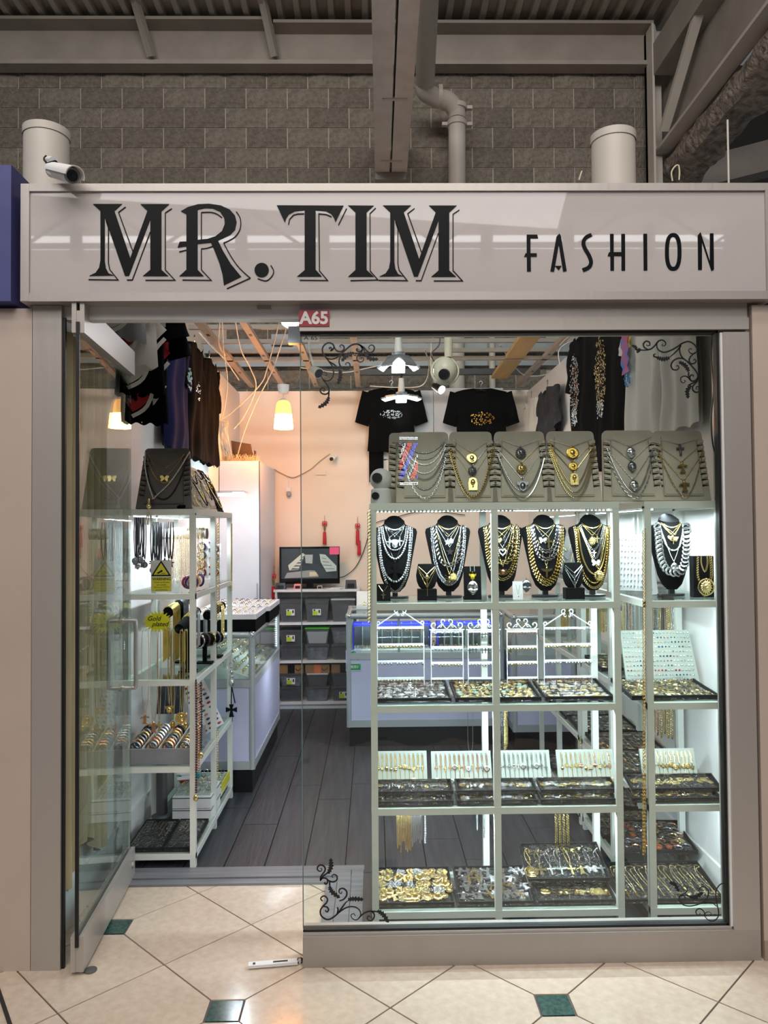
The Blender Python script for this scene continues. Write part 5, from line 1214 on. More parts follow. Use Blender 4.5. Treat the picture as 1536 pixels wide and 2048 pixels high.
decal('black scroll decal in upper right corner of window', 1240, 650, 7.68, [
 [(310,385),(400,385),(480,365),(540,310),(590,250),(650,232),(700,270),(690,315),(650,315),(655,285)], [(440,382),(375,345),(360,290),(400,250),(450,265),(455,310),(415,318),(410,295)],
 [(570,270),(565,330),(600,390),(680,420),(780,390),(880,335),(960,280),(1060,255),(1150,310),(1180,390),(1140,440),(1080,430),(1055,385),(1085,360),(1100,380)], [(940,310),(880,390),(760,500)],
 [(1150,425),(1090,480),(1060,540),(1085,590),(1140,590),(1170,550),(1140,525),(1130,550)], [(930,300),(915,390),(950,490),(1030,560),(1120,650),(1180,730),(1195,800),(1160,850),(1100,860),(1050,810),(1000,785),(940,805),(935,860),(970,890),(1005,865),(985,845)],
 [(1090,855),(1070,810),(1090,770),(1125,775),(1120,800)], [(980,520),(900,510),(820,550),(785,620),(810,680),(870,690),(905,655),(885,620),(865,640)],
 [(1195,800),(1180,870),(1120,940),(1120,1000),(1170,1035),(1225,1010),(1230,960),(1185,945),(1165,975),(1190,990)], [(1180,860),(1080,910),(1040,930)], [(1055,720),(1050,800)], [(570,495),(525,485),(520,455),(550,445)]],
 [((250,385),(240,340),(190,320),.007), ((315,388),(285,380),(270,420),.008), ((755,505),(660,525),(570,500),.009), ((1055,710),(1000,620),(915,572),.009), ((1090,930),(1035,1010),(1045,1115),.009)])
decal('black scroll decal in lower right corner of window', 1330, 1740, 10.24, [
 [(1280,300),(1220,275),(1140,290),(1070,370),(1040,470),(1045,600),(1075,740),(1100,870),(1080,970),(1000,1040),(900,1030),(825,960),(815,900),(870,860),(930,870),(945,920),(905,925)],
 [(820,930),(800,860),(740,800),(670,800),(632,860),(660,915),(715,910),(712,875)], [(1060,750),(980,680),(880,655),(780,665),(680,705),(520,738),(380,715),(305,640),(295,560),(340,500),(420,470),(460,400),(420,330),(350,335),(345,380),(390,410)],
 [(300,540),(370,520),(415,560),(395,600),(370,590)], [(780,660),(860,580),(890,450),(840,360),(760,340),(705,390),(710,460),(770,450)], [(420,510),(480,535),(520,550)]],
 [((100,265),(190,285),(280,430),.0075), ((515,550),(620,560),(770,470),.0085)], .0036)

# shop number stickers
REDS = mat('red_sticker', '9c2733', .4); GRYS = mat('pale_grey_sticker', 'b9bab6', .5)
x0, x1 = fx(602), fx(663); z0_, z1_ = fz(630, 656), fz(630, 624)
t = thing('number_plate', 'red plate with white shop number at top left of window frame', 'sign', ((x0 + x1) / 2, FY - .022, z0_))
part('plate', G().box(x0, x1, FY - .0235, FY - .0205, z0_, z1_), REDS, t)
part('lettering', G().add(text('A65', .062, .0004, .0022), T((x0 + x1) / 2, FY - .0245, (z0_ + z1_) / 2 - .001)), mat('white_vinyl', 'e4dfdc', .5), t)
x0, x1 = fx(604, 680), fx(639, 680); z0_, z1_ = fz(620, 683), fz(620, 669)
t = thing('number_sticker', 'small grey sticker with shop number inside glass corner', 'sign', ((x0 + x1) / 2, DY, z0_))
part('backing', G().box(x0, x1, DY - .001, DY - .0002, z0_, z1_), GRYS, t)
part('lettering', G().add(text('A 65', .021, .0001, .0), T((x0 + x1) / 2, DY - .0013, (z0_ + z1_) / 2) @ S(1.25, 1, 1)), PLASB, t)
# ================================================================ OPEN GLASS DOOR
Hn = V((-1.045, 2.71, 0)); Fn = V((-1.102, 3.47, 0)); dv = Fn - Hn; DL = dv.length
dmx = T(*Hn) @ RZ(math.atan2(dv.y, dv.x)); I4 = MX.Identity(4)
dr = thing('glass_door', 'open frameless glass door swung inward with aluminium rails', 'door', mtx=dmx)
LM = dict(local=True, mtx=I4)
for nm, z0_, z1_ in (('bottom_rail', .012, .135), ('top_rail', 2.262, 2.372)):
    part(nm, G().box(0, DL, -.022, -.006, z0_, z1_).box(0, DL, .006, .022, z0_, z1_).box(.002, DL - .002, -.006, .006, z0_ + (.0 if z0_ > 1 else .0), z1_ - (.03 if z0_ > 1 else .0) if z0_ > 1 else z1_ - .02), ALU, dr, **LM)
part('pane', G().box(.001, DL - .001, -.005, .005, .115, 2.28), GLSG, dr, **LM)
part('edge_gasket', G().box(-.006, .003, -.006, .006, .10, 2.30), RUB, dr, **LM)
part('lock_cylinder', G().cyl((DL - .05, -.022, .075), (DL - .05, -.030, .075), .012, n=14), ALU, dr, **LM)
for s_, sd in ((-1, 'aisle side'), (1, 'wall side')):
    x = .62; a = s_ * .004; b = s_ * .058
    part('handle', G().tube(spline([V((x, a, 1.165)), V((x, b * .8, 1.165)), V((x, b, 1.15)), V((x, b, 1.02)), V((x, b, .89)), V((x, b * .8, .875)), V((x, a, .875))], 5), .0095, 12).cyl((x, a, 1.165), (x, a * 3, 1.165), .016, n=14).cyl((x, a, .875), (x, a * 3, .875), .016, n=14), mat('satin_handle_metal', 'c9c9c6', .3, .7), dr, 60, local=True, mtx=I4, label='long silver pull handle')
CUR = mat('cream_curtain', 'dccaa8', .9, var=.08, vs=3)
def cfn(u, v):
    y = 2.80 + .50 * u; return (-1.155 + .022 * sin(u * 42 + sin(v * 3)), y, 2.31 - (2.03 + .06 * sin(u * 9)) * v)
solo('curtain', G().sheet(cfn, 60, 16), CUR, 'cream curtain bunched behind the open glass door', 'curtain', smooth=60)
c = W(181, 1928, 2.74); solo('floor_plate', G().lathe([(.022, .0005), (.022, .005)], (c.x, c.y, 0), 20, 1, 1), mat('worn_steel', '77736e', .4, .6), 'small round steel plate on floor beside door pivot', 'floor plate')
a = V((-.452, 2.74, .010)); b = V((-.28, 2.76, .010))
t = thing('floor_hasp', 'white slotted steel hasp lying on floor by window corner', 'hasp', (-.36, 2.75, 0))
part('bar', G().beam(a, b, .026, .010, (0, 0, 1)), WHITE, t); part('slot', G().beam(a.lerp(b, .5) + V((0, 0, .006)), a.lerp(b, .8) + V((0, 0, .006)), .007, .002), PLASB, t); part('rivet', G().cyl(a + V((.02, 0, .005)), a + V((.02, 0, .008)), .005, n=10), PLASB, t); part('chain_end', G().torus((-.272, 2.762, .012), .010, .003, None, 10, 5).torus((-.258, 2.764, .012), .009, .003, MX.Rotation(pi / 2, 3, 'X'), 10, 5), SILVD, t)

# ================================================================ OUTDOOR CAMERA ON THE SIGN
cb = W(100, 322, 2.69); t = thing('security_camera', 'white bullet security camera mounted above left end of sign', 'camera', (cb.x, 2.75, 2.80))
part('bracket', G().cyl(W(98, 322, 2.74), W(108, 322, 2.70), .016, n=14).tube(spline([W(101, 322, 2.72), W(97, 335, 2.70), W(100, 346, 2.68), W(112, 347, 2.67)], 4), .010, 10), WHITE, t, 60)
b0, b1 = W(104, 341, 2.70), W(143, 351, 2.62)
part('body', G().cyl(b0, b1, .024, .027, 24), WHITE, t, 60)
ax = (b1 - b0).normalized(); up = V((0, 0, 1)); sd = ax.cross(up).normalized(); up = sd.cross(ax)
g = G(); rings = []
for k, q in ((-.01, .7), (0, .9), (.55, 1), (1.0, 1.05), (1.18, 1.12)):
    p = b0.lerp(b1, k); rings.append([p + (sd * cos(a_) + up * sin(a_)) * .032 * q for a_ in [(-.1 + 3.34 * i / 12) for i in range(13)]] + [p + (sd * cos(a_) + up * sin(a_)) * .029 * q for a_ in [(-.1 + 3.34 * i / 12) for i in reversed(range(13))]])
part('sun_hood', G().quadring(rings), WHITE, t, 60)
part('bezel', G().cyl(b1, b1 + ax * .006, .027, .026, 24), mat('grey_camera_ring', '8d8d8f', .3), t, 60); part('lens', G().cyl(b1 + ax * .005, b1 + ax * .010, .020, .019, 24), PLASB, t, 60)
part('lens_core', G().cyl(b1 + ax * .009, b1 + ax * .012, .009, .008, 16), mat('lens_glass', '1c2436', .05), t, 60)
part('cable', G().tube(spline([W(92, 312, 2.75), W(88, 318, 2.72), W(95, 326, 2.68), W(110, 322, 2.68), W(118, 330, 2.72)], 5), .0035, 6), PLASB, t, 60)

# ================================================================ COUNTERS
LIL = mat('lilac_white_laminate', 'c5c7e4', .35, var=.02); CAL = mat('counter_aluminium', 'b6bcc0', .35, .35, .04, 4); BLK_ = mat('black_toe_kick', '0d0e12', .4)
def counter(x0, x1, y0, y1, label, mids=0, midsx=0):
    t = thing('display_counter', label, 'counter', ((x0 + x1) / 2, (y0 + y1) / 2, 0)); r = .019
    part('toe_kick', G().box(x0 + .02, x1 - .02, y0 + .03, y1 - .02, .0105, .15), BLK_, t)
    for a in (x0 + r, x1 - r):
        for b in (y0 + r, y1 - r): part('post', G().cyl((a, b, .15), (a, b, .935), r, n=14), CAL, t, 60)
    for z0_, z1_ in ((.15, .20), (.63, .675)): part('rail', G().box(x0 + .004, x1 - .004, y0 + .004, y0 + .03, z0_, z1_).box(x0 + .004, x1 - .004, y1 - .03, y1 - .004, z0_, z1_).box(x0 + .004, x0 + .03, y0 + .03, y1 - .03, z0_, z1_).box(x1 - .03, x1 - .004, y0 + .03, y1 - .03, z0_, z1_), CAL, t)
    for p, q in (((x0, y0 + r), (x1, y0 + r)), ((x0, y1 - r), (x1, y1 - r)), ((x0 + r, y0), (x0 + r, y1)), ((x1 - r, y0), (x1 - r, y1))): part('top_rail', G().cyl((p[0], p[1], .935), (q[0], q[1], .935), .020, n=14), CAL, t, 60)
    for a in (x0 + r, x1 - r): part('corner_cap', G().ball((a, y0 + r, .937), .024, nu=12, nv=8), SILV, t, 60)
    for q in ((x0 + .03, x1 - .03, y0 + .010, y0 + .018), (x0 + .010, x0 + .018, y0 + .03, y1 - .03), (x1 - .018, x1 - .010, y0 + .03, y1 - .03)): part('panel', G().box(*q, .20, .63), LIL, t)
    part('deck', G().box(x0 + .02, x1 - .02, y0 + .02, y1 - .02, .655, .668), LIL, t)
    for q in ((x0 + .03, x1 - .03, y0 + .012, y0 + .017), (x1 - .017, x1 - .012, y0 + .03, y1 - .03), (x0 + .012, x0 + .017, y0 + .03, y1 - .03)): part('glass_panel', G().box(*q, .675, .925), GLSH, t)
    part('glass_top', G().box(x0 + .02, x1 - .02, y0 + .02, y1 - .02, .944, .950), GLSH, t)
    for i in range(1, mids + 1): a = x0 + (x1 - x0) * i / (mids + 1); part('divider', G().box(a - .008, a + .008, y0 + .02, y0 + .03, .675, .925), CAL, t)
    return t
counter(-1.14, -.70, 4.50, 5.72, 'glass topped display counter with lilac panels along left wall')
counter(-.195, .935, 5.43, 6.03, 'glass topped display counter with lilac panel facing entry', 2)
counter(.955, 1.40, 5.25, 6.75, 'glass topped display counter along right wall at back')
area('counter_strip_light', (-.72, 5.1, .915), (-.9, 5.1, .66), .02, 1.0, 4, LED)
area('counter_strip_light', (.37, 5.46, .915), (.37, 5.7, .66), 1.0, .02, 4, LED)
g = G()
for i in range(22): g.box(-.716, -.713, 5.5 - i * .006, 5.504 - i * .006, .73 + i * .0, .733)
g = G()
for i in range(14): g.ball((-.722, 5.67, .70 + i * .016), .005, nu=6, nv=4)
solo('led_row', g, LEDM, 'column of small white leds inside left counter', 'led strip', kind='stuff')
# gold items inside the left counter, pale ones in the middle counter
t = thing('jewellery_bed', 'sloping bed of gold jewellery inside left counter', 'jewellery display', (-.9, 5.1, .67))
part('bed', G().quadring([[(-1.08, 4.56, .67), (-.735, 4.56, .67), (-.735, 5.66, .67), (-1.08, 5.66, .67)], [(-1.08, 4.56, .80), (-.735, 4.56, .675), (-.735, 5.66, .675), (-1.08, 5.66, .80)]]), WHITE, t)
g = G()
for i in range(34):
    for j in range(7):
        k = rnd.choice(['hoop', 'drop', 'medal', 'hoop']); x = -.75 - j * .045; g.add(PGg(k), T(x, 4.60 + i * .031, .690 + (-.735 - x) * .36) @ RX(-.3 + rnd.random()) @ RZ(rnd.random()) @ S(.028), rnd.randrange(3))
part('gold_pieces', g, [GOLD, GOLDP, SILV], t, kind='stuff')
t = thing('jewellery_bed', 'pale bed of small jewellery inside middle counter', 'jewellery display', (.37, 5.6, .67))
part('bed', G().box(-.15, .89, 5.47, 5.95, .6685, .69), WHITE, t); g = G()
for i in range(46):
    for j in range(4): g.add(PGg(rnd.choice(['hoop', 'drop', 'gem'])), T(-.13 + i * .0225, 5.50 + j * .09, .712 + .01 * rnd.random()) @ RZ(rnd.random()) @ S(.022), rnd.randrange(3))
part('small_pieces', g, [GOLDP, SILV, ROSE], t, kind='stuff')
# blue divided box in the middle counter
BLU = mat('blue_plastic', '2a2fc8', .4)
for k, (xa, xb) in enumerate(((-.15, .42), (.46, .88))):
    t = thing('divided_box', '%s blue rimmed divided box inside middle counter' % ('left', 'right')[k], 'box', ((xa + xb) / 2, 5.52, .692))
    part('rim', G().box(xa, xb, 5.485, 5.495, .86, .875).box(xa, xb, 5.64, 5.65, .86, .875).box(xa, xa + .01, 5.495, 5.64, .69, .875).box(xb - .01, xb, 5.495, 5.64, .69, .875), BLU, t)
    for i in range(1, 8): x = xa + (xb - xa) * i / 8; part('divider', G().box(x - .002, x + .002, 5.49, 5.64, .70, .87), PADL, t)
    part('back_sheet', G().box(xa + .01, xb - .01, 5.635, 5.64, .70, .86), mat('grey_plastic', '6c6f7c', .5), t)
# payment sticker
sx, szz = W(707, 1322, 5.42).x, W(707, 1322, 5.42).z; GRN = mat('green_sticker', '159a4a', .4); WV = MATS['white_vinyl']
t = thing('payment_sticker', 'green and white payment sticker on middle counter panel', 'sticker', (sx, 5.437, szz - .08))
part('backing', G().box(sx - .055, sx + .055, 5.4375, 5.4395, szz - .075, szz + .075), LIL, t)
part('round_mark', G().prism([(sx + .02 * cos(a), szz + .05 + .017 * sin(a)) for a in [i * pi / 8 for i in range(16)]], 5.436, 5.4375), GRN, t)
g = G(); g.ribbon([(sx - .009, szz + .05), (sx - .002, szz + .043), (sx + .011, szz + .058)], .004, 5.435, 5.436); part('tick', g, WV, t)
part('small_lettering', G().add(text('推荐使用', .020, 0, .0004), T(sx, 5.4365, szz + .010)), PLASB, t)
part('green_band', G().box(sx - .05, sx + .05, 5.436, 5.4375, szz - .066, szz - .024), GRN, t)
part('band_lettering', G().add(text('微信支付', .022, 0, .0006), T(sx, 5.4355, szz - .045)), WV, t)
# ring trays on the left counter
for k, (xa, ya, L, wd, zz, lb) in enumerate(((-1.10, 4.54, .42, .40, .951, 'near white ring tray in black box on left counter'), (-1.10, 5.00, .52, .42, .951, 'far white ring tray in black box on left counter'))):
    t = thing('ring_tray', lb, 'ring display', (xa + wd / 2, ya + L / 2, zz)); part('black_box', G().box(xa, xa + wd, ya, ya + L, zz, zz + .075), VELV, t)
    part('white_pad', G().box(xa - .004, xa + wd + .004, ya - .004, ya + L + .004, zz + .075, zz + .105), mat('white_leatherette', 'e6e6ec', .5), t)
    for i in range(8):
        for j in range(9):
            x = xa + .03 + j * (wd - .06) / 8; y = ya + .03 + i * (L - .06) / 7
            solo('ring', pmesh('hoop', [GOLD, SILV, ICE, GOLDP, mat('black_steel', '22232a', .3, .8)][rnd.choice([0, 0, 1, 1, 2, 3, 4]) if k == 0 else rnd.choice([0, 1, 2, 4, 4])]), None, 'finger ring in %s row of %s white ring tray on left counter' % (ORD[i], ('near', 'far')[k]), 'ring', 'rings in the ' + lb[:30], mtx=T(x, y, zz + .118) @ RZ(rnd.uniform(-.4, .4)) @ S(.028))
            if (i + j) % 2 == 0: pass
for i in range(6):
    part('ring_slot', G().box(-1.09, -.71, 4.56 + i * .07, 4.565 + i * .07, 1.056, 1.058), VELV, t) if False else None
# small dish on the middle counter, black tray behind
c = W(729, 1214, 5.9); t = thing('jewellery_box', 'small open pale box with jewellery on middle counter', 'box', (c.x, 5.85, .951))
part('tray', G().box(c.x - .06, c.x + .06, 5.78, 5.92, .951, .975), WHITE, t); part('lid', G().beam((c.x, 5.92, .97), (c.x, 5.97, 1.07), .12, .008, (0, 1, 0)), WHITE, t); part('brooch', pmesh('star', GOLD), None, t, mtx=T(0, -.03, .06) @ S(.04))
solo('long_tray', G().box(.0, .92, 5.80, 6.0, .951, .985), mat('dark_tray', '23262c', .5), 'long dark low tray on top of middle counter', 'tray')

# ================================================================ WARDROBE, BACK SHELF, BINS
WRD = mat('white_cabinet_board', 'e3e6ee', .35, var=.015)
t = thing('wardrobe', 'tall plain white cupboard in back left corner', 'cupboard', (-1.04, 6.4, 0))
part('carcass', G().box(-1.195, -.882, 5.965, 6.88, .012, 2.10), WRD, t); part('door', G().box(-1.193, -.886, 5.945, 5.963, .05, 2.097), WRD, t); part('edge_strip', G().box(-.886, -.880, 5.943, 5.963, .05, 2.097), mat('dark_edge_gap', '5a5f6a', .6), t)
part('door_handle', G().tube([(-.90, 5.94, 1.0), (-.90, 5.925, 1.0), (-.90, 5.925, 1.14), (-.90, 5.94, 1.14)], .005, 6), CAL, t)
c = W(490, 918, 6.2); g = G()
t = thing('paper_bag', 'open brown paper bag on top of white cupboard', 'bag', (c.x, 6.2, 2.10)); BAG = mat('brown_paper', '5a4636', .8)
part('front', G().prism([(c.x - .08, 2.101), (c.x + .09, 2.101), (c.x + .06, 2.25), (c.x + .0, 2.26), (c.x - .10, 2.28)], 6.12, 6.124), BAG, t); part('back', G().prism([(c.x - .08, 2.101), (c.x + .09, 2.101), (c.x + .05, 2.22), (c.x - .10, 2.24)], 6.22, 6.224), BAG, t); part('side', G().box(c.x - .085, c.x - .081, 6.12, 6.22, 2.101, 2.25).box(c.x + .085, c.x + .089, 6.12, 6.22, 2.101, 2.2), BAG, t)
g = G()
for i in range(160):
    p = V((c.x - .02 + rnd.uniform(-.13, .13), 6.06 + rnd.uniform(-.06, .05), 2.102)); d = V((rnd.uniform(-1, 1), rnd.uniform(-1, 1), rnd.uniform(0, .8))) * .04; g.tube([p, p + d * .5 + V((0, 0, .012)), p + d + V((0, 0, abs(d.z)))], .0018, 4)
solo('packing_straw', g, mat('pale_packing_straw', 'e0cfa8', .8), 'loose pale packing straw on top of white cupboard', 'packing straw', kind='stuff')

SB = thing('bin_shelf', 'low white shelf against back wall filled with clear storage bins', 'shelf', (-.48, 6.7, 0)); bx0, bx1 = -.85, -.125
for x in (bx0, bx1 - .02): part('side_board', G().box(x, x + .02, 6.60, 6.895, .012, 1.02), WRD, SB)
ZB = [.07, .425, .755]
for z in ZB: part('board', G().box(bx0 + .02, bx1 - .02, 6.605, 6.895, z - .02, z), WRD, SB)
part('top_board', G().box(bx0 - .01, bx1 + .01, 6.59, 6.895, 1.02, 1.042), WRD, SB); part('plinth', G().box(bx0 + .02, bx1 - .02, 6.62, 6.64, .0105, .05), WRD, SB)
DKC = mat('dark_stored_goods', '2a3040', .8, var=.3, vs=25); GRC = mat('grey_bag_goods', '9096a0', .6, var=.3, vs=25); BRN = mat('brown_cardboard', '94714d', .8, var=.06); LBG = mat('lime_label', 'b7dc1e', .5)
def bin_(cx, z, w, h, lb, lid=None, goods=DKC, tag=None, Y=6.625):
    d = .25; t = thing('storage_bin', lb, 'storage bin', (cx, Y + d / 2, z + .0005), group='clear storage bins on the back shelf'); z += .0005; a, b = w * .42, w * .5
    ring = lambda q, zz, e=0: [(cx - q, Y + (.5 * w - q) - e, zz), (cx + q, Y + (.5 * w - q) - e, zz), (cx + q, Y + d - (.5 * w - q), zz), (cx - q, Y + d - (.5 * w - q), zz)]
    part('tub', G().quadring([ring(a, z), ring(b, z + h - .012)], caps=False).quadring([ring(a, z), ring(a, z + .003)]), BIN, t)
    part('contents', G().quadring([ring(a - .012, z + .006), ring(a - .006 + (b - a) * .65, z + h * .74)]), goods, t)
    part('lid', G().quadring([ring(b + .003, z + h - .012), ring(b + .004, z + h - .004), ring(b - .006, z + h)]), lid or BIN, t)
    if tag:
        x0 = cx - w * .08; zc = z + h * .42; yo = Y + (.5 * w - a) * .3 - .012
        part('label_sheet', G().box(x0 - .022, x0 + .05, yo - .001, yo, zc - .024, zc + .030), WHITE, t); part('label_mark', G().box(x0 - .020, x0 + .022, yo - .002, yo - .001, zc - .022, zc + .012), LBG, t); part('label_print', G().box(x0 - .012, x0 + .002, yo - .0028, yo - .001, zc + .014, zc + .026).box(x0 + .030, x0 + .042, yo - .0028, yo - .001, zc - .004, zc + .022), DKC, t)
    return t
CX = [-.715, -.488, -.262]; GRNL = mat('green_lid', '4fbf2c', .4); WL = mat('translucent_white_lid', 'c9ced2', .4)
for i, (gd, tg, ld) in enumerate(((DKC, 1, None), (DKC, 1, None), (DKC, 0, WL))): bin_(CX[i], ZB[2], .205, .20, '%s storage bin on top row of back shelf' % ('left labelled', 'middle labelled', 'right white-lidded')[i], ld, gd, tg)
for i in range(3):
    bin_(CX[i], ZB[1], .205, .135, '%s bottom bin of the middle row' % ('left', 'centre', 'right')[i], None, DKC if i != 1 else GRC, 0)
    bin_(CX[i], ZB[1] + .137, .205, .145 if i else .125, ('labelled grey bin stacked at left of middle row', 'green lidded bin stacked in centre of middle row', 'clear bin stacked at right of middle row')[i], (None, GRNL, None)[i], (DKC, WHITE, GRC)[i], i == 0)
    bin_(CX[i], ZB[0], .205, .125, '%s lowest bin on back shelf' % ('left', 'centre', 'right labelled')[i], None, (DKC, GRC, DKC)[i], i == 2)
    bin_(CX[i], ZB[0] + .127, .20 - .02 * (i == 1), .115, '%s second-lowest bin on back shelf' % ('left labelled', 'centre white-lidded', 'right')[i], (None, WL, None)[i], (GRC, DKC, DKC)[i], i == 0)
    t = thing('cardboard_box', '%s small cardboard box on bins of lowest row' % ('left', 'centre taped', 'right')[i], 'box', (CX[i], 6.74, ZB[0] + .244)); w = .105
    part('carton', G().box(CX[i] - w, CX[i] + w, 6.63, 6.86, ZB[0] + .244, ZB[0] + .320), BRN, t)
    part('tape', G().box(CX[i] - .03, CX[i] + .03, 6.628, 6.63, ZB[0] + .246, ZB[0] + .318), (PLASB, mat('orange_tape', 'd8764a', .5), PLASB)[i], t)
    g = G(); g.ribbon([tuple(p) for p in spline([V((CX[i] + .035, ZB[0] + .285)), V((CX[i] + .06, ZB[0] + .268)), V((CX[i] + .09, ZB[0] + .29))], 5)], .005, 6.628, 6.6295); part('printed_curve', g, PLASB, t)

# tv and small things on the back shelf
Yt = 6.70; c0 = W(559, 1168, Yt); c1 = W(679, 1093, Yt)
t = thing('monitor', 'black flat monitor showing camera picture of shop interior', 'monitor', ((c0.x + c1.x) / 2, Yt, 1.042)); x0, x1, z0_, z1_ = c0.x, c1.x, c0.z, c1.z
part('casing', G().box(x0, x1, Yt, Yt + .05, z0_, z1_), mat('glossy_black', '08080a', .12), t); part('foot', G().box(x0 + .15, x1 - .15, Yt - .04, Yt + .12, 1.0425, 1.055).box((x0 + x1) / 2 - .03, (x0 + x1) / 2 + .03, Yt + .02, Yt + .045, 1.055, z0_ + .03), mat('glossy_black'), t)
scr = lambda c, s_=.55: mat('screen_' + c, c, .3, emit=s_)
sx = lambda u: x0 + .018 + (x1 - x0 - .036) * u; sz = lambda v: z0_ + .045 + (z1_ - z0_ - .062) * v
part('screen', G().box(sx(0), sx(1), Yt - .002, Yt, sz(0), sz(1)), scr('2c3339'), t)
def sp(pl, c, k): part('picture_patch', G().prism([(sx(u), sz(v)) for u, v in pl], Yt - .0022 - k * .0002, Yt - .002 - k * .0002), scr(c), t)
sp([(.3, 1), (.55, 1), (.52, .45), (.36, .45)], '222a30', 1); sp([(.55, 1), (.72, 1), (.98, .3), (.98, .0), (.6, .5)], '272f36', 1)
sp([(.12, .45), (.38, .86), (.42, .8), (.30, .3), (.14, .28)], 'a8aca2', 2); sp([(.42, .80), (.56, .80), (.55, .50), (.43, .52)], '8d9797', 2); sp([(.68, .82), (.78, .80), (.98, .42), (.98, .25), (.80, .22), (.70, .55)], '9aa3a0', 2); sp([(.1, .2), (.5, .28), (.66, .26), (.66, .05), (.05, .02)], '7d7f80', 2); sp([(.50, .22), (.62, .22), (.64, .10), (.50, .08)], 'b3a68a', 3); sp([(.5, .48), (.64, .46), (.9, .02), (.7, .02)], '31373c', 3)
for i in range(5): sp([(.16 + i * .05, .30 + i * .1), (.20 + i * .05, .36 + i * .1), (.34 + i * .02, .34 + i * .1), (.33 + i * .02, .31 + i * .1)], '4b5152', 4)
for i in range(4): sp([(.72 + i * .012, .7 - i * .12), (.80 + i * .05, .66 - i * .11), (.80 + i * .05, .64 - i * .11), (.72 + i * .012, .68 - i * .12)], '50585a', 4)
part('sticky_note', G().box(sx(.86), x1 - .004, Yt - .004, Yt - .003, sz(.80), z1_ - .004), mat('pink_note', 'ef5f94', .6), t, label='pink sticky note')
for px, w_, h_, m_, nm, lb in ((562, .09, .055, PLASB, 'phone', 'black telephone at left end of back shelf'), (596, .07, .045, mat('pink_plastic', 'e58a86', .5), 'small_box', 'small pink box on back shelf below monitor'), (640, .05, .03, mat('tan_box', 'a09a92', .6), 'small_box', 'small tan box on back shelf below monitor'), (702, .10, .075, mat('dark_grey_plastic', '3c3e44', .5), 'card_reader', 'dark grey device at right end of back shelf')):
    x = W(px, 1175, 6.64).x; t = thing(nm, lb, nm.replace('_', ' '), (x, 6.64, 1.0425)); g = G().quadring([[(x - w_ / 2, 6.60, 1.0425), (x + w_ / 2, 6.60, 1.0425), (x + w_ / 2, 6.66, 1.0425), (x - w_ / 2, 6.66, 1.0425)], [(x - w_ / 2 + .005, 6.612, 1.0425 + h_), (x + w_ / 2 - .005, 6.612, 1.0425 + h_), (x + w_ / 2 - .005, 6.655, 1.0425 + h_), (x - w_ / 2 + .005, 6.655, 1.0425 + h_)]])
    part('body', g, m_, t); part('face', G().box(x - w_ * .3, x + w_ * .3, 6.600, 6.604, 1.05, 1.05 + h_ * .5), PLASB if m_ != PLASB else DKC, t)
x = W(668, 1172, 6.62).x; solo('papers', G().box(x - .06, x + .05, 6.60, 6.66, 1.0425, 1.047).box(x - .03, x + .07, 6.61, 6.67, 1.0472, 1.052), WHITE, 'small stack of white papers on back shelf', 'papers')
# black coiled phone cord
solo('coiled_wire', G().tube([W(556, 1185 + i * 2.6, 6.585) + V((.005 * cos(i * 1.9), .004 * sin(i * 1.9), 0)) for i in range(22)], .0022, 5), PLASB, 'black coiled wire hanging at left of back shelf', 'wire', smooth=True)
# red knots
REDM = mat('red_silk', 'c81e2c', .6, var=.1, vs=30)
def knot(px, y0, y1, Y, lb, k=1.0, two=False):
    a = W(px, y0, Y); b = W(px, y1, Y); t = thing('tassel_knot', lb, 'hanging ornament', (a.x, Y, b.z)); H = a.z - b.z
    part('cord', G().tube([a, a + V((0, 0, -H * .3))], .002, 5), REDM, t)
    g = G(); zc = a.z - H * .28
    for q in range(4): g.torus((a.x + .014 * cos(q * pi / 2 + .78), Y - .004, zc + .014 * sin(q * pi / 2 + .78)), .011, .004, None, 10, 5)
    g.ball((a.x, Y - .004, zc), .011); part('knot', g, REDM, t, 60)
    part('charm', G().cyl((a.x, Y - .004, zc - H * .08), (a.x, Y - .004, zc - H * .24), .009, .007, 10), mat('green_gold_charm', '6d6a3a', .4), t)
    for j in range(2 if two else 1): part('tassel', G().lathe([(.006, 0), (.014, -.01), (.017, -H * .42), (.015, -H * .44)], (a.x + j * .012, Y - .004, zc - H * (.26 if not two else .1 + .3 * j)), 12), REDM, t, 60)
knot(649, 1031, 1090, 6.88, 'red tassel knot on back wall left of the other one'); knot(715, 1033, 1102, 6.88, 'red double tassel knot on back wall near window shelf', two=True)
knot(547, 1132, 1206, 6.66, 'red tassel hanging on side of white cupboard')
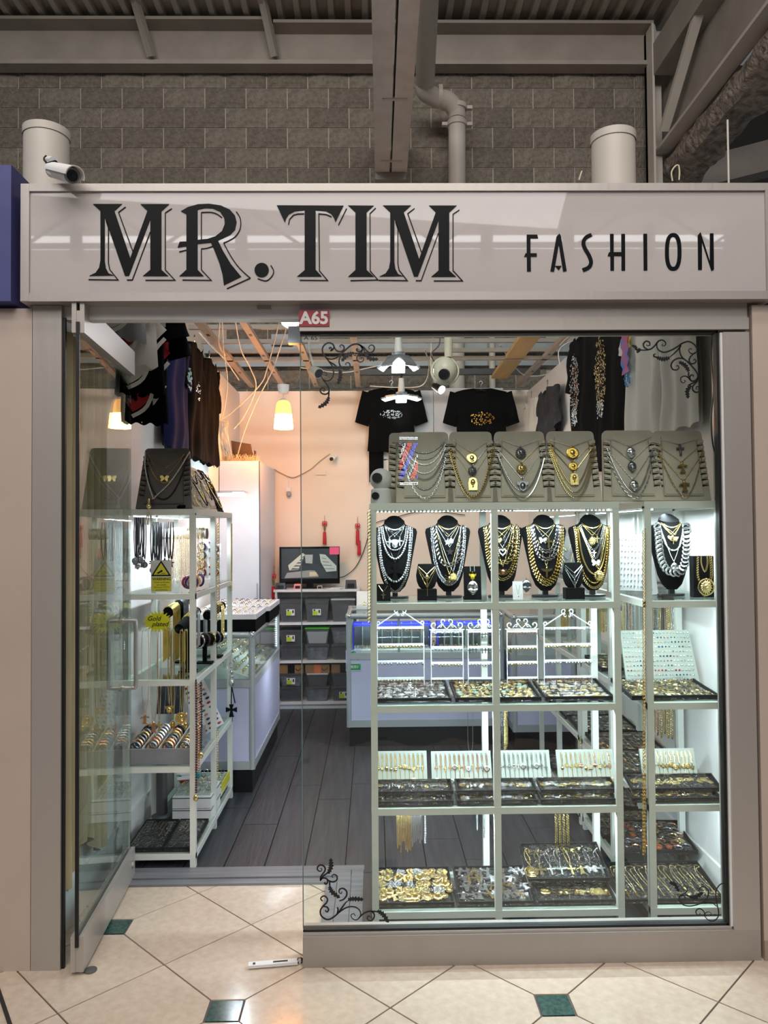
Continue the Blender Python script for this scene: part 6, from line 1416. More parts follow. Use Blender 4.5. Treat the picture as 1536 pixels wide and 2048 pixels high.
# wall camera, cable and dangling plug
c = W(668, 916, 6.88); t = thing('wall_camera', 'tiny white camera on back wall beside cable', 'camera', c); part('base', G().cyl(c + V((.01, .015, .01)), c + V((.01, -.02, .01)), .016, n=14), WHITE, t, 60); part('head', G().ball(c + V((-.005, -.05, -.005)), .026, nu=14, nv=10), WHITE, t, 60); part('lens', G().cyl(c + V((-.012, -.06, -.012)), c + V((-.022, -.085, -.018)), .016, n=14), PLASB, t, 60)
solo('wall_cable', G().tube(spline([W(x, y, 6.885) for x, y in ((660, 908), (640, 922), (622, 938), (600, 950), (583, 955), (560, 945), (548, 938))], 5), .004, 6), mat('tan_cable', 'b29a80', .5), 'pale cable sagging across back wall to small camera', 'cable', smooth=True)
c = W(577, 975, 6.87); t = thing('hanging_plug', 'small plug dangling from wall cable', 'plug', c); part('lead', G().tube([W(575, 956, 6.87), c], .003, 5), WHITE, t); part('plug', G().box(c.x - .02, c.x + .02, 6.86, 6.885, c.z - .035, c.z), WHITE, t); part('adapter', G().ball(c + V((.003, 0, -.06)), .022, sz=1.3, nu=8, nv=6), mat('grey_adapter', '9a9aa0', .5), t)
solo('tv_cable', G().tube(spline([W(x, y, 6.88) for x, y in ((679, 1155), (690, 1152), (708, 1138), (722, 1115), (733, 1085), (745, 1050), (790, 1035), (850, 1022), (930, 1030))], 6), .0035, 6), PLASB, 'thin black cable rising from monitor across back wall', 'cable', smooth=True)
solo('socket_plate', G().box(W(632, 945, 6.89).x, W(652, 945, 6.89).x, 6.885, 6.898, W(640, 950, 6.89).z, W(640, 940, 6.89).z), BACKM, 'small painted over plate on back wall below camera', 'wall plate')

# ================================================================ LAMPS
c = LAMP; t = thing('pendant_lamp', 'warm glowing pendant lamp with ribbed bell shade', 'lamp', c)
zc = W(567, 775, 5.75).z; part('canopy', G().lathe([(.035, zc - .045), (.045, zc - .0), (.046, zc + .02)], (c.x, c.y, 0), 24), WHITE, t, 60); part('wire', G().tube([(c.x, c.y, zc - .04), (c.x, c.y, c.z + .10)], .004, 6), WHITE, t)
part('cap', G().lathe([(.012, .120), (.026, .112), (.034, .096)], tuple(c), 24), WHITE, t, 60)
SH1 = mat('ribbed_glass_glow', 'ffb860', .5, emit=2.2, var=.12, vs=90); SH2 = mat('lamp_glass_glow', 'ff9e3c', .5, emit=130)
part('upper_shade', G().lathe([(.034, .100), (.052, .080), (.060, .03), (.063, -.005)], tuple(c), 32, caps=False), SH1, t, 60)
part('lower_shade', G().lathe([(.063, -.005), (.068, -.06), (.073, -.110), (.070, -.112), (.060, -.02)], tuple(c), 32, caps=False), SH2, t, 60)
def led_lamp(px, py, Y, lb, tilt, ceil):
    c = W(px, py, Y); t = thing('led_lamp', lb, 'lamp', c); part('socket', G().cyl(c + V((0, 0, .02)), c + V((0, 0, .13)), .028, .020, 16), WHITE, t, 60); part('hub', G().cyl(c + V((0, 0, -.03)), c + V((0, 0, .02)), .036, .045, 18), mat('lamp_alu', 'a8adb4', .4, .5), t, 60)
    part('stem', G().cyl(c + V((0, 0, .13)), V((c.x, c.y, 2.935)), .008, n=8), PLASB, t)
    for i in range(5):
        a = i * 2 * pi / 5 + .3; m_ = T(*c) @ RZ(a) @ T(.045, 0, -.01) @ RY(tilt)
        gg = G().box(0, .11, -.045, .045, -.002, .012); e = G().box(.006, .104, -.040, .040, -.006, -.002)
        o = part('fin', G().add(gg, m_), MATS['lamp_alu'], t); o2 = bpy.data.objects.new('led_panel', mesh(G().add(e, MW[t].inverted() @ m_), LEDD, 'led_panel')); col.objects.link(o2); o2.parent = o
led_lamp(797, 712, 4.9, 'upper five-panel led lamp glowing behind window', .75, .25); led_lamp(803, 790, 5.9, 'lower five-panel led lamp with spread panels near back wall', .2, .35)
c = W(583, 635, 4.4); t = thing('flood_lamp', 'white led spotlight at top of doorway, cut by header', 'lamp', c); part('housing', G().cyl(c + V((-.02, .03, .05)), c + V((0, -.01, -.015)), .04, .062, 20), WHITE, t, 60); part('face', G().cyl(c + V((0, -.011, -.016)), c + V((.002, -.014, -.020)), .055, n=20), LEDD, t, 60); part('driver', G().box(c.x - .02, c.x + .06, c.y, c.y + .05, c.z - .15, c.z - .05), PLASB, t)
part('bracket', G().tube([c + V((0, .03, .05)), V((c.x, c.y, 2.935))], .006, 6).tube([c + V((.04, .03, -.05)), V((c.x + .04, c.y, 2.935))], .006, 6), STEEL, t)
# ball camera hanging from the ceiling frame
c = W(890, 742, 4.4); t = thing('dome_camera', 'cream pan-tilt camera hanging under ceiling frame', 'camera', c); CRM = mat('cream_plastic', 'd9d6c2', .35)
part('mount', G().cyl(c + V((.02, .0, .08)), V((c.x + .03, c.y, 2.935)), .022, .03, 16), CRM, t, 60); part('shell', G().ball(c, .072, sx=.95, sz=1.15, nu=24, nv=16), CRM, t, 60)
part('yoke', G().torus(c, .078, .008, MX.Rotation(.9, 3, 'Y'), 24, 6), CRM, t, 60); part('lens', G().cyl(c + V((-.01, -.055, -.03)), c + V((-.016, -.075, -.036)), .034, .030, 20), PLASB, t, 60); part('lens_core', G().cyl(c + V((-.016, -.075, -.036)), c + V((-.017, -.078, -.037)), .014, n=14), MATS['lens_glass'], t, 60)
part('cable', G().tube(spline([c + V((-.06, 0, .05)), c + V((-.08, 0, .1)), c + V((-.03, .01, .16)), c + V((-.03, .02, .25))], 5), .004, 6), PLASB, t, 60)
for px, py, Y, on, lb in ((877, 778, 5.6, 1, 'small glowing spotlight below dome camera'), (632, 745, 5.2, 0, 'grey unlit spotlight on ceiling track behind window')):
    c = W(px, py, Y); t = thing('spotlight', lb, 'lamp', c); part('can', G().cyl(c + V((-.03, .03, .03)), c + V((.02, -.02, -.01)), .026, .038, 18), PLASB if on else STEEL2, t, 60); part('bulb', G().cyl(c + V((.02, -.02, -.01)), c + V((.023, -.023, -.013)), .032, n=18), LEDM if on else MATS['lens_glass'], t, 60); part('arm', G().tube([c + V((-.01, .01, .01)), c + V((-.05, .03, .16)), V((c.x - .05, Y, 2.935))], .008, 8), STEEL2, t, 60)

for Y in (4.4, 4.9, 5.2, 5.6, 5.9): solo('lighting_bar', G().box(-1.25, 1.45, Y - .015, Y + .015, 2.935, 2.965), STEEL, 'steel lighting bar across shop carrying lamps, %s from the front' % {4.4: 'first', 4.9: 'second', 5.2: 'third', 5.6: 'fourth', 5.9: 'fifth'}[Y], 'rail')
p = W(474, 988, 5.3); t = thing('wall_shelf', 'small glass wall shelf with glowing led strip before white cupboard', 'shelf', (-1.05, 5.3, p.z))
part('glass_shelf', G().box(-1.198, -.88, 5.2, 5.42, p.z + .01, p.z + .018), GLSH, t); part('led_strip', G().box(-.96, -.885, 5.22, 5.24, p.z - .012, p.z + .008), LEDD, t); part('bracket', G().box(-1.198, -.9, 5.40, 5.412, p.z - .01, p.z + .01), WHITE, t)
# ================================================================ LEFT SHELF UNIT
LX0, LX1, LY0, LY1 = -1.155, -.822, 3.53, 4.46
def lx(px, Y, py=1200): return W(px, py, Y).x
# ramp on top, facing the viewer
cx = (lx(272, 3.6) + lx(382, 3.6)) / 2
m, f = ramp('dark grey velvet necklace ramp with pearl tassel strand on left unit', cx, 3.60, SZ[4], .215, .262, .30, BOARDG, lean=14)
m5 = m
ramp_chain(m, 'pale gold thin chain, upper on dark ramp', .075, .25, .195, 1, 'fine', .0012, GOLDD)
ramp_chain(m, 'gold chain with gold bird charm on dark ramp', .085, .265, .16, 1.6, 'fine', .0012, GOLD, ('butterfly', .045, GOLD))
ramp_chain(m, 'gold double chain below bird charm on dark ramp', .09, .245, .12, 2, 'rope', .0022, GOLDD)
ramp_chain(m, 'black bead strand on dark ramp', .105, .255, .040, 2.2, 'bead', .0040, mat('black_bead'), cx=.0)
PRL = mat('pearl_white')
yo = -.020; pts = [m @ V((x, yo - .004 * (z < .06), z)) for x, z in ((-.10, .27), (-.095, .20), (-.075, .12), (-.05, .055), (-.045, .035))]
pts2 = [m @ V((x, yo - .004 * (z < .06), z)) for x, z in ((.11, .27), (.07, .19), (.02, .11), (-.03, .055), (-.045, .035))]
lo = m @ V((-.045, yo - .006, .032)); t = thing('necklace', 'white pearl strand with long cream tassel hanging over shelf edge', 'necklace', lo)
part('chain', chain(chain(G(), spline(pts, 4), 'ice', .0038), spline(pts2, 4), 'ice', .0038), PRL, t, 60)
tp = V((lo.x, 3.522, lo.z)); part('tassel_cap', G().tube([lo, tp, tp - V((0, 0, .03))], .006, 8).ball(tp - V((0, 0, .03)), .012), GOLDP, t, 60)
g = G()
for i in range(22): a = i * .9; g.tube([tp - V((0, 0, .035)), tp + V((.020 * cos(a), .006 * sin(a) - .004, -.115))], .0022, 4)
part('tassel', g, mat('cream_silk', 'd8d0ba', .7), t, kind='stuff')
# ramps along the edge, facing the aisle
for k, y in enumerate((3.82, 4.02, 4.22, 4.40)):
    mk, f = ramp('grey necklace ramp facing the aisle, %s from front on left unit' % ('first', 'second', 'third', 'fourth')[k], -.875 - .0, y, SZ[4], .16, .19, .27, BOARDC if k < 3 else VELV, lean=26, rz=pi / 2, group='aisle ramps on left unit')
    for j in range(5): ramp_chain(mk, '%s %s on the %s aisle ramp of left unit' % (('topmost', 'second', 'third', 'fourth', 'lowest')[j], ('silver chain', 'gold chain', 'black cord')[(j + k) % 3], ('first', 'second', 'third', 'fourth')[k]), .07, .235 - .02 * j, .19 - .042 * j, 2, ('curb', 'rope', 'rope')[(j + k) % 3], .0034, (SILV, GOLD, VELV)[(j + k) % 3], gr='chains on the aisle ramps')
solo('dark_strands', G().tube(spline([V((-.90 + .02 * sin(i * 2.1), 3.58 + .003 * i, SZ[4] + .006 + .003 * (i % 5))) for i in range(30)], 3), .004, 6), VELV, 'tangle of black cords beside dark ramp on left unit', 'cords', kind='stuff', smooth=True)
# corded pendants hanging in the top bay
BLKC = mat('black_cord', '0e0f14', .7)
def cord_bundle(px0, px1, y0, y1, n, Y, lb, pk, pm_, r=.0022, cm=BLKC, ps=.035):
    for i in range(n):
        x = lx(px0 + (px1 - px0) * (i + .5) / n, Y); zt_ = W(280, y0, Y).z; zb_ = W(280, y1 + rnd.uniform(-8, 10), Y).z; yy = Y + rnd.uniform(0, .05); w_ = .005 + .004 * rnd.random()
        pts = spline([V((x - w_ * .6, yy, zt_)), V((x - w_, yy - .002, (zt_ + zb_) / 2)), V((x, yy - .004, zb_)), V((x + w_, yy - .002, (zt_ + zb_) / 2)), V((x + w_ * .6, yy, zt_))], 4)
        necklace('necklace', lb, lb[:60], pts, 'fine', r, cm, (pk[i % len(pk)], ps, pm_[i % len(pm_)]) if pk else None)
cord_bundle(264, 288, 1034, 1115, 9, 3.60, 'black cord with silver pendant in left bundle of top bay', ['cross', 'skull', 'medal'], [SILVD, SILVD])
cord_bundle(298, 322, 1044, 1125, 11, 3.60, 'black beaded cord in dense middle bundle of top bay', ['cross', 'drop'], [mat('black_steel', '22232a', .3, .8), SILVD])
cord_bundle(325, 346, 1044, 1120, 3, 3.60, 'single black cord right of dense bundle in top bay', ['figure'], [mat('black_steel')], .003)
c0, c1 = W(322, 1068, 3.86), V((-.84, 3.86, W(322, 1068, 3.86).z))
t = thing('chain_roll', 'white roll bar carrying fine gold chains in top bay', 'display bar', (c0 + c1) / 2); part('bar', G().cyl(c0, c1, .026, n=18), WHITE, t, 60); part('end_cap', G().cyl(c1, c1 + V((.004, 0, 0)), .027, n=18), mat('brown_end_cap', '6a4a44', .6), t, 60)
for i in range(26):
    x = c0.x + .06 + (c1.x - c0.x - .07) * i / 25; L = .23 + rnd.uniform(-.02, .03)
    necklace('necklace', 'fine gold chain draped over white roll bar in top bay', 'fine chains on the white roll bar', [V((x, 3.83, c0.z - L)), V((x + .001, 3.828, c0.z - L * .5)), V((x, 3.832, c0.z)), V((x, 3.845, c0.z + .027)), V((x, 3.86, c0.z + .029))], 'bead' if i % 3 else 'ice', .0020 if i % 3 else .0028, (GOLDP, GOLD, ROSE)[i % 3])
# small crystals and bracelets in the top bay
for i in range(7):
    p = V((-.86 - .02 * (i % 2), 3.62 + .03 * i, SZ[3] + .012)); o = solo('bracelet', mesh(G().torus((0, 0, .03), .028, .006, RZ(.4 * i).to_3x3(), 16, 6), [mat('purple_stone', '4a2a5a', .2), mat('garnet_stone', '7a1f2e', .2), ROSE, SILVD, GOLD, mat('dark_wood_bead', '3a2420', .5), mat('purple_stone')][i], 'ring', 60), None, '%s bracelet standing on second shelf of left unit' % ('purple stone', 'garnet stone', 'rose gold', 'dark silver', 'gold', 'dark wood', 'second purple stone')[i], 'bracelet', 'bracelets on second shelf of left unit', mtx=T(*p))
for y, z, lb in ((4.02, 1.50, 'purple crystal bracelet card'), (4.2, 1.50, 'grey crystal bracelet card'), (4.35, 1.48, 'rose crystal bracelet card')):
    t = thing('bracelet_card', '%s hanging in top bay of left unit' % lb, 'bracelet display', (-.90, y, z - .20)); part('card', G().box(-.935, -.865, y, y + .003, z - .20, z), WHITE, t)
    for j in range(4): part('bracelet', G().torus((-.90, y - .006, z - .03 - j * .045), .020, .006, RX(.3).to_3x3(), 14, 5), [mat('purple_stone'), SILVD, ROSE, mat('garnet_stone')][j], t, 60)
# long chains on the aisle side
for px, y0, y1, Y, kd, r, m_, lb in ((436, 1050, 1238, 4.0, 'curb', .0065, GOLD, 'long gold curb chain hanging by middle post of left unit'), (463, 1047, 1182, 4.43, 'snake', .005, GOLDP, 'long flat gold chain hanging by rear post of left unit'), (434, 1462, 1558, 4.0, 'curb', .0055, GOLD, 'gold chain hanging low on aisle side of left unit')):
    necklace('necklace', lb, None, [W(px, y0, Y), W(px, (y0 + y1) / 2, Y) + V((0, .002, 0)), W(px, y1, Y)], kd, r, m_)
p = W(463, 1330, 4.41); t = thing('necklace', 'black cord with large silver bead drop and dark cross by rear post', 'necklace', W(463, 1425, 4.41))
part('beads', G().torus(p + V((0, 0, 0)), .016, .003, None, 12, 5).ball(p - V((0, 0, .04)), .012).ball(p - V((0, 0, .065)), .012).ball(p - V((0, 0, .10)), .017, sz=1.6), SILV, t, 60); q = W(466, 1424, 4.41)
part('cord', G().tube([p - V((0, 0, .12)), q + V((-.01, 0, .05))], .0035, 5).tube([p - V((0, 0, .12)), q + V((.012, 0, .05))], .0035, 5), BLKC, t); part('pendant', pmesh('wide_cross', mat('black_steel')), None, t, mtx=T(0, 0, .055) @ S(.08))
# brown bead strands at the front post
BRB = mat('dark_red_bead', '4a1d1c', .3)
for i, (px, y0, y1, m_, lb) in enumerate(((392, 1366, 1585, BRB, 'long dark red bead strand'), (397, 1368, 1540, ROSE, 'pinkish bead strand'), (402, 1366, 1500, mat('dark_wood_bead'), 'dark wood bead strand'))):
    necklace('necklace', lb + ' hanging at front right post of left unit', None, [W(px, y0, 3.52), W(px + 1, (y0 + y1) / 2, 3.51), W(px, y1, 3.52)], 'ice', .0058, m_, ('drop', .04, (GOLD, mat('teal_stone', '1f6a6e', .3), GOLD)[i]))
# T bars on third shelf
ZL2 = SZ[2] + .0005
t_bar('near black t bar on third shelf of left unit', -.90, 3.72, ZL2, .24, (.12, 1, .25), .25, .024, VELV, ((.1, GOLD, 'fine', .0020, .20, 9, 'long gold strand on near black t bar', .007), (.7, SILV, 'fine', .0022, .14, 5, 'silver strand at back of near black t bar', .008)))
t_bar('taller black t bar behind it on third shelf of left unit', -.99, 3.98, ZL2, .34, (.2, 1, .2), .31, .026, VELV, ((-.75, GOLD, 'fine', .0022, .24, 12, 'gold strand at front of taller t bar', .007), (-.1, SILVD, 'fine', .0022, .22, 9, 'grey silver strand on taller t bar', .007), (.45, ICE, 'ice', .0026, .22, 6, 'crystal strand on taller t bar', .008)))
t_bar('black t bar near aisle on third shelf of left unit', -.86, 4.15, ZL2, .26, (.1, 1, .1), .25, .024, VELV, ((-.6, SILV, 'fine', .0022, .16, 9, 'silver strand on aisle t bar', .007), (.5, GOLD, 'fine', .0022, .16, 8, 'gold strand on aisle t bar', .007)))
t = t_bar('low black bracelet bar on third shelf of left unit', -.87, 3.95, ZL2, .22, (.6, 1, 0), .12, .028, VELV)
for i in range(5):
    mt = [ROSE, SILV, mat('dark_wood_bead'), GOLDP, SILVD][i]; ax = V((.6, 1, 0)).normalized(); c = V((-.87, 3.95, ZL2 + .12)) + ax * (-.08 + i * .04)
    solo('bracelet', G().torus(c, .033, .005, RZ(-.54).to_3x3(), 18, 5), mt, '%s bracelet on low black bar of left unit' % ('rose', 'silver', 'dark bead', 'pale gold', 'grey')[i], 'bracelet', 'bracelets on the low black bar', smooth=60)
t = thing('watch_rail', 'thin pins holding necklaces in front bay of left unit', 'hook rail', (-1.0, 3.6, .98)); part('rail', G().box(LX0 + .03, LX1 - .03, 3.575, 3.579, 1.085, 1.10), GLSH, t)
for k, (px, m_) in enumerate(((292, ROSE), (309, ROSE), (320, GOLD), (340, GOLD), (347, GOLD), (364, GOLD), (373, GOLD))):
    x = lx(px, 3.57); part('pin', G().tube([(x, 3.575, 1.095), (x, 3.56, 1.09)], .0015, 5), SILV, t)
    yb = (1425, 1440, 1440, 1405, 1440, 1420, 1440)[k]; zt_ = 1.092; zb_ = W(px, yb, 3.56).z; w_ = .015 if k < 2 else .006
    pts = spline([V((x - w_ * .3, 3.56, zt_)), V((x - w_, 3.558, zt_ - .03)), V((x - w_, 3.558, zb_ + .1)), V((x, 3.556, zb_)), V((x + w_, 3.558, zb_ + .1)), V((x + w_, 3.558, zt_ - .03)), V((x + w_ * .3, 3.56, zt_))], 5)
    necklace('necklace', '%s necklace on pin rail of left unit' % ('rose gold antler', 'second rose gold antler', 'thin gold cross', 'gold nugget', 'small gold tag', 'large gold coin', 'gold drop')[k], 'necklaces on the pin rail', pts, 'rope' if k < 2 else 'fine', .0014 if k < 3 else .0022, m_, (('figure', .05, ROSE), ('figure', .055, ROSE), ('cross', .05, GOLD), ('bull', .05, GOLD), ('pharaoh', .035, GOLDD), ('medal', .062, GOLD), ('drop', .04, GOLD))[k])
# bracelet tray
mb = T(-1.145, 3.55, SZ[1] + .0005) @ RX(R(6)); t = thing('bracelet_tray', 'grey compartment tray of metal bangles on second lowest shelf of left unit', 'bracelet display', mtx=mb)
GT = mat('grey_tray', '8b8d92', .6)
part('tray_body', G().box(0, .30, 0, .008, 0, .075).box(0, .30, .30, .308, 0, .075).box(0, .008, .008, .30, 0, .075).box(.292, .30, .008, .30, 0, .075).box(.008, .292, .008, .30, 0, .02), GT, t, **LM)
for i in range(1, 4): part('divider', G().box(i * .075 - .002, i * .075 + .002, .008, .30, .02, .078), WHITE, t, **LM)
for i in range(4):
    for j in range(8):
        mt = [mat('black_steel'), SILVD, GOLD, SILV, ROSE][rnd.randrange(5)]
        solo('bangle', pmesh('hoop', mt), None, 'bangle in %s compartment of grey tray on left unit' % ORD[i], 'bangle', 'bangles in the grey tray', mtx=mb @ T(.0375 + i * .075, .03 + j * .033, .105) @ RX(-.35) @ S(.066))
# bagged black grid piece and bead card
c = W(338, 1410, 3.85); t = thing('bagged_panel', 'dark grid panel in crinkled plastic bag on left unit', 'packaged item', (c.x, 3.85, SZ[1])); part('panel', G().beam((c.x, 3.86, SZ[1] + .16), (c.x, 3.92, SZ[1] + .38), .13, .006, (0, 1, 0)), mat('dark_grid', '2a2c3a', .6), t)
for i in range(5): x = c.x - .05 + i * .025; part('grid_line', G().beam((x, 3.853, SZ[1] + .16), (x, 3.913, SZ[1] + .38), .002, .002), GT, t)
part('bag', G().sheet(lambda u, v: (c.x - .075 + .15 * u, 3.845 + .055 * v + .008 * noise.noise(V((u * 6, v * 7, 1))), SZ[1] + .005 + .39 * v), 16, 20), FILM, t, 60)
mc = T(-.90, 4.02, SZ[1] + .002) @ RZ(.55) @ RY(-.42) ; t = thing('bead_card', 'white card with rows of coloured bead bracelets leaning on left unit', 'bracelet display', mtx=mc)
part('card', G().box(0, .13, 0, .006, 0, .34), WHITE, t, **LM)
for i in range(13):
    g = G(); mt = [mat('red_stone'), mat('dark_stone'), mat('blue_stone'), mat('pink_stone'), mat('teal_stone')][i % 5]
    for j in range(3): g.ball((.022 + j * .042 + rnd.uniform(-.006, .006), -.003, .018 + i * .0255), .006, sx=2.0, nu=7, nv=4)
    part('bead_row', g, mt, t, **LM)
# lowest shelves
mt_ = T(-1.145, 3.55, SZ[0] + .0005) @ RX(R(2)); t = tray('black card of thin grey necklaces on lowest shelf of left unit, left', mt_, .165, .32); fill_stuff(mt_, .165, .32, 8, 1, ['drop', 'hoop'], [SILVD, GOLDP], .014, t, chains=.26, rot=.3, lab='row of thin necklaces')
mt_ = T(-.975, 3.55, SZ[0] + .0005) @ RX(R(2)); t = tray('black card of pale gold necklaces on lowest shelf of left unit, right', mt_, .14, .32); fill_stuff(mt_, .14, .32, 8, 1, ['coin_small', 'hoop'], [GOLDP, SILV], .016, t, chains=.20, rot=.5, lab='row of thin necklaces')
c = W(298, 1600, 3.98); PC = mat('dark_grey_metal_pole', '605e60', .45, .4)
t = thing('metal_pole', 'dark grey round metal pole with flange on lowest shelf of left unit', 'pole', (-1.10, 3.98, SZ[0])); part('tube', G().cyl((-1.10, 3.98, SZ[0] + .012), (-1.10, 3.98, SZ[1] - .03), .028, n=24), PC, t, 60); part('flange', G().lathe([(.05, .0005), (.052, .008), (.045, .014), (.03, .018)], (-1.10, 3.98, SZ[0]), 24, caps=True), PC, t, 60)
for k, (y, z, lb) in enumerate(((3.92, 0, 'near lower white ring box on lowest shelf of left unit'), (3.92, .062, 'near upper white ring box with ring cards'), (4.18, .03, 'far white ring box with yellow edge'))):
    t = thing('ring_box', lb, 'ring display', (-.93, y + .1, SZ[0] + z)); part('box', G().box(-1.03, -.835, y, y + .24, SZ[0] + .0005 + z, SZ[0] + z + .058), WHITE, t); part('dark_seam', G().box(-1.032, -.833, y - .002, y + .242, SZ[0] + z + .050, SZ[0] + z + .053), PLASB, t)
    if k:
        for i in range(4):
            for j in range(3): part('ring_card', G().prism([(-1.02 + i * .047, 0), (-.985 + i * .047, 0), (-.98 + i * .047, .004), (-1.015 + i * .047, .004)], y + .02 + j * .07, y + .07 + j * .07) if False else G().box(-1.022 + i * .047, -.984 + i * .047, y + .02 + j * .07, y + .07 + j * .07, SZ[0] + z + .058, SZ[0] + z + .066), PADL, t); solo('ring', pmesh('hoop', [SILV, GOLD, SILVD][(i + j) % 3]), None, 'ring on a card of the %s' % lb[:40], 'ring', 'rings on ' + lb[:40], mtx=T(-1.003 + i * .047, y + .045 + j * .07, SZ[0] + z + .094) @ RZ(.3 * i) @ S(.028))
part('yellow_edge', G().box(-.836, -.830, 4.19, 4.41, SZ[0] + .05, SZ[0] + .10), mat('yellow_card', 'd6d23a', .5), t)
c = V((-1.03, 4.22, SZ[0])); t = thing('plush_toy', 'small round white toy with orange cap on lowest shelf of left unit', 'toy', c); part('body', G().ball(c + V((0, 0, .062)), .060, sy=.8, nu=18, nv=12), mat('white_plush', 'e8e4e0', .9), t, 60); part('cap', G().ball(c + V((0, 0, .115)), .042, sz=.9, nu=16, nv=10), mat('orange_felt', 'e05a20', .8), t, 60); part('eyes', G().ball(c + V((.018, -.045, .06)), .005, nu=6, nv=4).ball(c + V((-.018, -.045, .06)), .005, nu=6, nv=4), PLASB, t)
ms, f = ramp('small white ramp leaning behind the metal pole', -.98, 4.06, SZ[0] + .16, .10, .12, .20, WHITE, lean=30, rz=.3, group='small white ramp')
# warning sign and star sticker on the front of the unit
YEL = mat('yellow_sign', 'd8d238', .5)
x0, x1 = lx(302, 3.52), lx(343, 3.52); zt_, zb_ = W(320, 1121, 3.52).z, W(320, 1183, 3.52).z
t = thing('warning_sign', 'white and yellow camera warning sign standing on front rail of left unit', 'sign', ((x0 + x1) / 2, 3.52, zb_)); w_ = x1 - x0; hh = zt_ - zb_; xc = (x0 + x1) / 2
part('plate', G().box(x0, x1, 3.520, 3.523, zb_, zt_), mat('white_sign', 'c9c9c6', .5), t); part('yellow_field', G().box(x0 + .006, x1 - .002, 3.5185, 3.5205, zb_ + .002, zb_ + hh * .46), YEL, t)
tri = [(xc - w_ * .43, zb_ + hh * .52), (xc + w_ * .43, zb_ + hh * .52), (xc, zt_ - .005)]
part('triangle', G().prism(tri, 3.5185, 3.5205), YEL, t); g = G(); g.ribbon(tri, .006, 3.5175, 3.519, True); part('triangle_edge', g, PLASB, t)
g = G(); g.prism([(xc - .020, zb_ + hh * .60), (xc + .004, zb_ + hh * .70), (xc + .008, zb_ + hh * .65), (xc - .014, zb_ + hh * .57)], 3.5172, 3.5184).box(xc, xc + .020, 3.5172, 3.5184, zb_ + hh * .575, zb_ + hh * .59); part('camera_symbol', g, PLASB, t)
part('heading', G().add(text('WARNING', .0175, 0, .0004), T(xc + .002, 3.518, zb_ + hh * .40)), PLASB, t)
for i, s_ in enumerate(('These premises', 'are under', '24 hour CCTV', 'surveillance')): part('small_print', G().add(text(s_, .0115), T(xc + .002, 3.518, zb_ + hh * (.30 - .082 * i))), PLASB, t)
xc, zc = W(315, 1243, 3.51).x, W(315, 1243, 3.51).z; t = thing('star_sticker', 'yellow starburst tag with handwritten words gold plated', 'sign', (xc, 3.51, zc - .05))
part('star', G().prism([((.069 if i % 2 == 0 else .050) * cos(pi * i / 22) + xc, (.052 if i % 2 == 0 else .035) * sin(pi * i / 22) + zc) for i in range(44)], 3.508, 3.510), mat('lime_yellow_card', 'cfd01c', .5), t)
part('upper_word', G().add(text('Gold', .030, 0, .0003, shear=.3), T(xc - .016, 3.507, zc + .013)), PLASB, t); part('lower_word', G().add(text('plated', .030, 0, .0003, shear=.3), T(xc + .012, 3.507, zc - .012)), PLASB, t); part('thread', G().tube([(xc, 3.512, zc + .04), (xc, 3.526, SZ[3] - .03)], .0006, 4), GLSH, t)

# ================================================================ CLOTHES ON THE WALLS
def shirt(label, mtx, w, h, mt, group, sl=.22, prints=(), neck=.09, seed=0, neckm=None):
    t = thing('shirt', label, 'shirt', mtx=mtx, group=group)
    def mk(side):
        def fn(u, v):
            x = (u - .5) * w * (1 - .10 * sin(pi * v) * .6 + .04 * v); k = abs(u - .5) * 2
            top = h - .035 * k ** 1.5 - (.045 * (1 - (k / .30) ** 2) if k < .30 and side < 0 else 0)
            z = top * (1 - v) + (.008 * sin(u * 20 + seed)) * v
            fold = .007 * sin(u * 15 + seed + v * 2) * (.3 + v) + .018 * noise.noise(V((u * 4, v * 3, seed)))
            return (x, side * (.022 * (1 - k ** 4) + .008) + fold, z)
        return fn
    part('front', G().sheet(mk(-1), 28, 22), mt, t, 80, **LM); part('back', G().sheet(mk(1), 20, 12), mt, t, 80, **LM)
    for s_ in (-1, 1):
        def sf(u, v, s_=s_):
            a = u * 2 * pi; r_ = .075 - .008 * v; cx_ = s_ * (w * .46 + .075 * v); cz = h - .11 - sl * v
            return (cx_ + r_ * cos(a) * .9, sin(a) * .022 + .008 * sin(v * 9 + a * 2), cz + r_ * .9 * cos(a) * s_ * .35 + (.06 * (1 - v)))
        part('sleeve', G().sheet(sf, 16, 8), mt, t, 80, **LM)
    part('collar', G().tube([(.30 * w * .5 * sin(a) * 1.0, -.034 * cos(a) if cos(a) > 0 else -.02 * cos(a), h - .006 - .045 * max(0, cos(a)) ** 1.2) for a in [i * 2 * pi / 20 for i in range(20)]], .005, 6, True), neckm or mt, t, 60, **LM)
    for (nm, g, pm_) in prints: part(nm, g, pm_, t, **LM)
    hg = thing('hanger', 'hanger holding ' + label[:70], 'hanger', mtx=mtx @ T(0, 0, h), group='clothes hangers')
    part('hook', G().tube(spline([V((0, 0, -.02)), V((0, 0, .03)), V((.016, 0, .045)), V((.0, 0, .065)), V((-.016, 0, .05))], 4), .0028, 6), SILV, hg, 60, **LM)
    part('bar', G().tube([(-w * .40, 0, -.062), (0, 0, -.015), (w * .40, 0, -.062)], .006, 6), PLASB, hg, 60, **LM)
    return t
def glit(w0, h0, z0_, n, m_, kind='blob', x0_=0, seed=1):
    g = G(); rr = random.Random(seed)
    for i in range(n):
        a = rr.random() * 6.28; q = sqrt(rr.random()); x = x0_ + q * cos(a) * w0 / 2; z = z0_ + q * sin(a) * h0 / 2
        g.ball((x, -.042 - .006 * rr.random(), z), .004 + .004 * rr.random(), sy=.5, nu=6, nv=4)
    return g
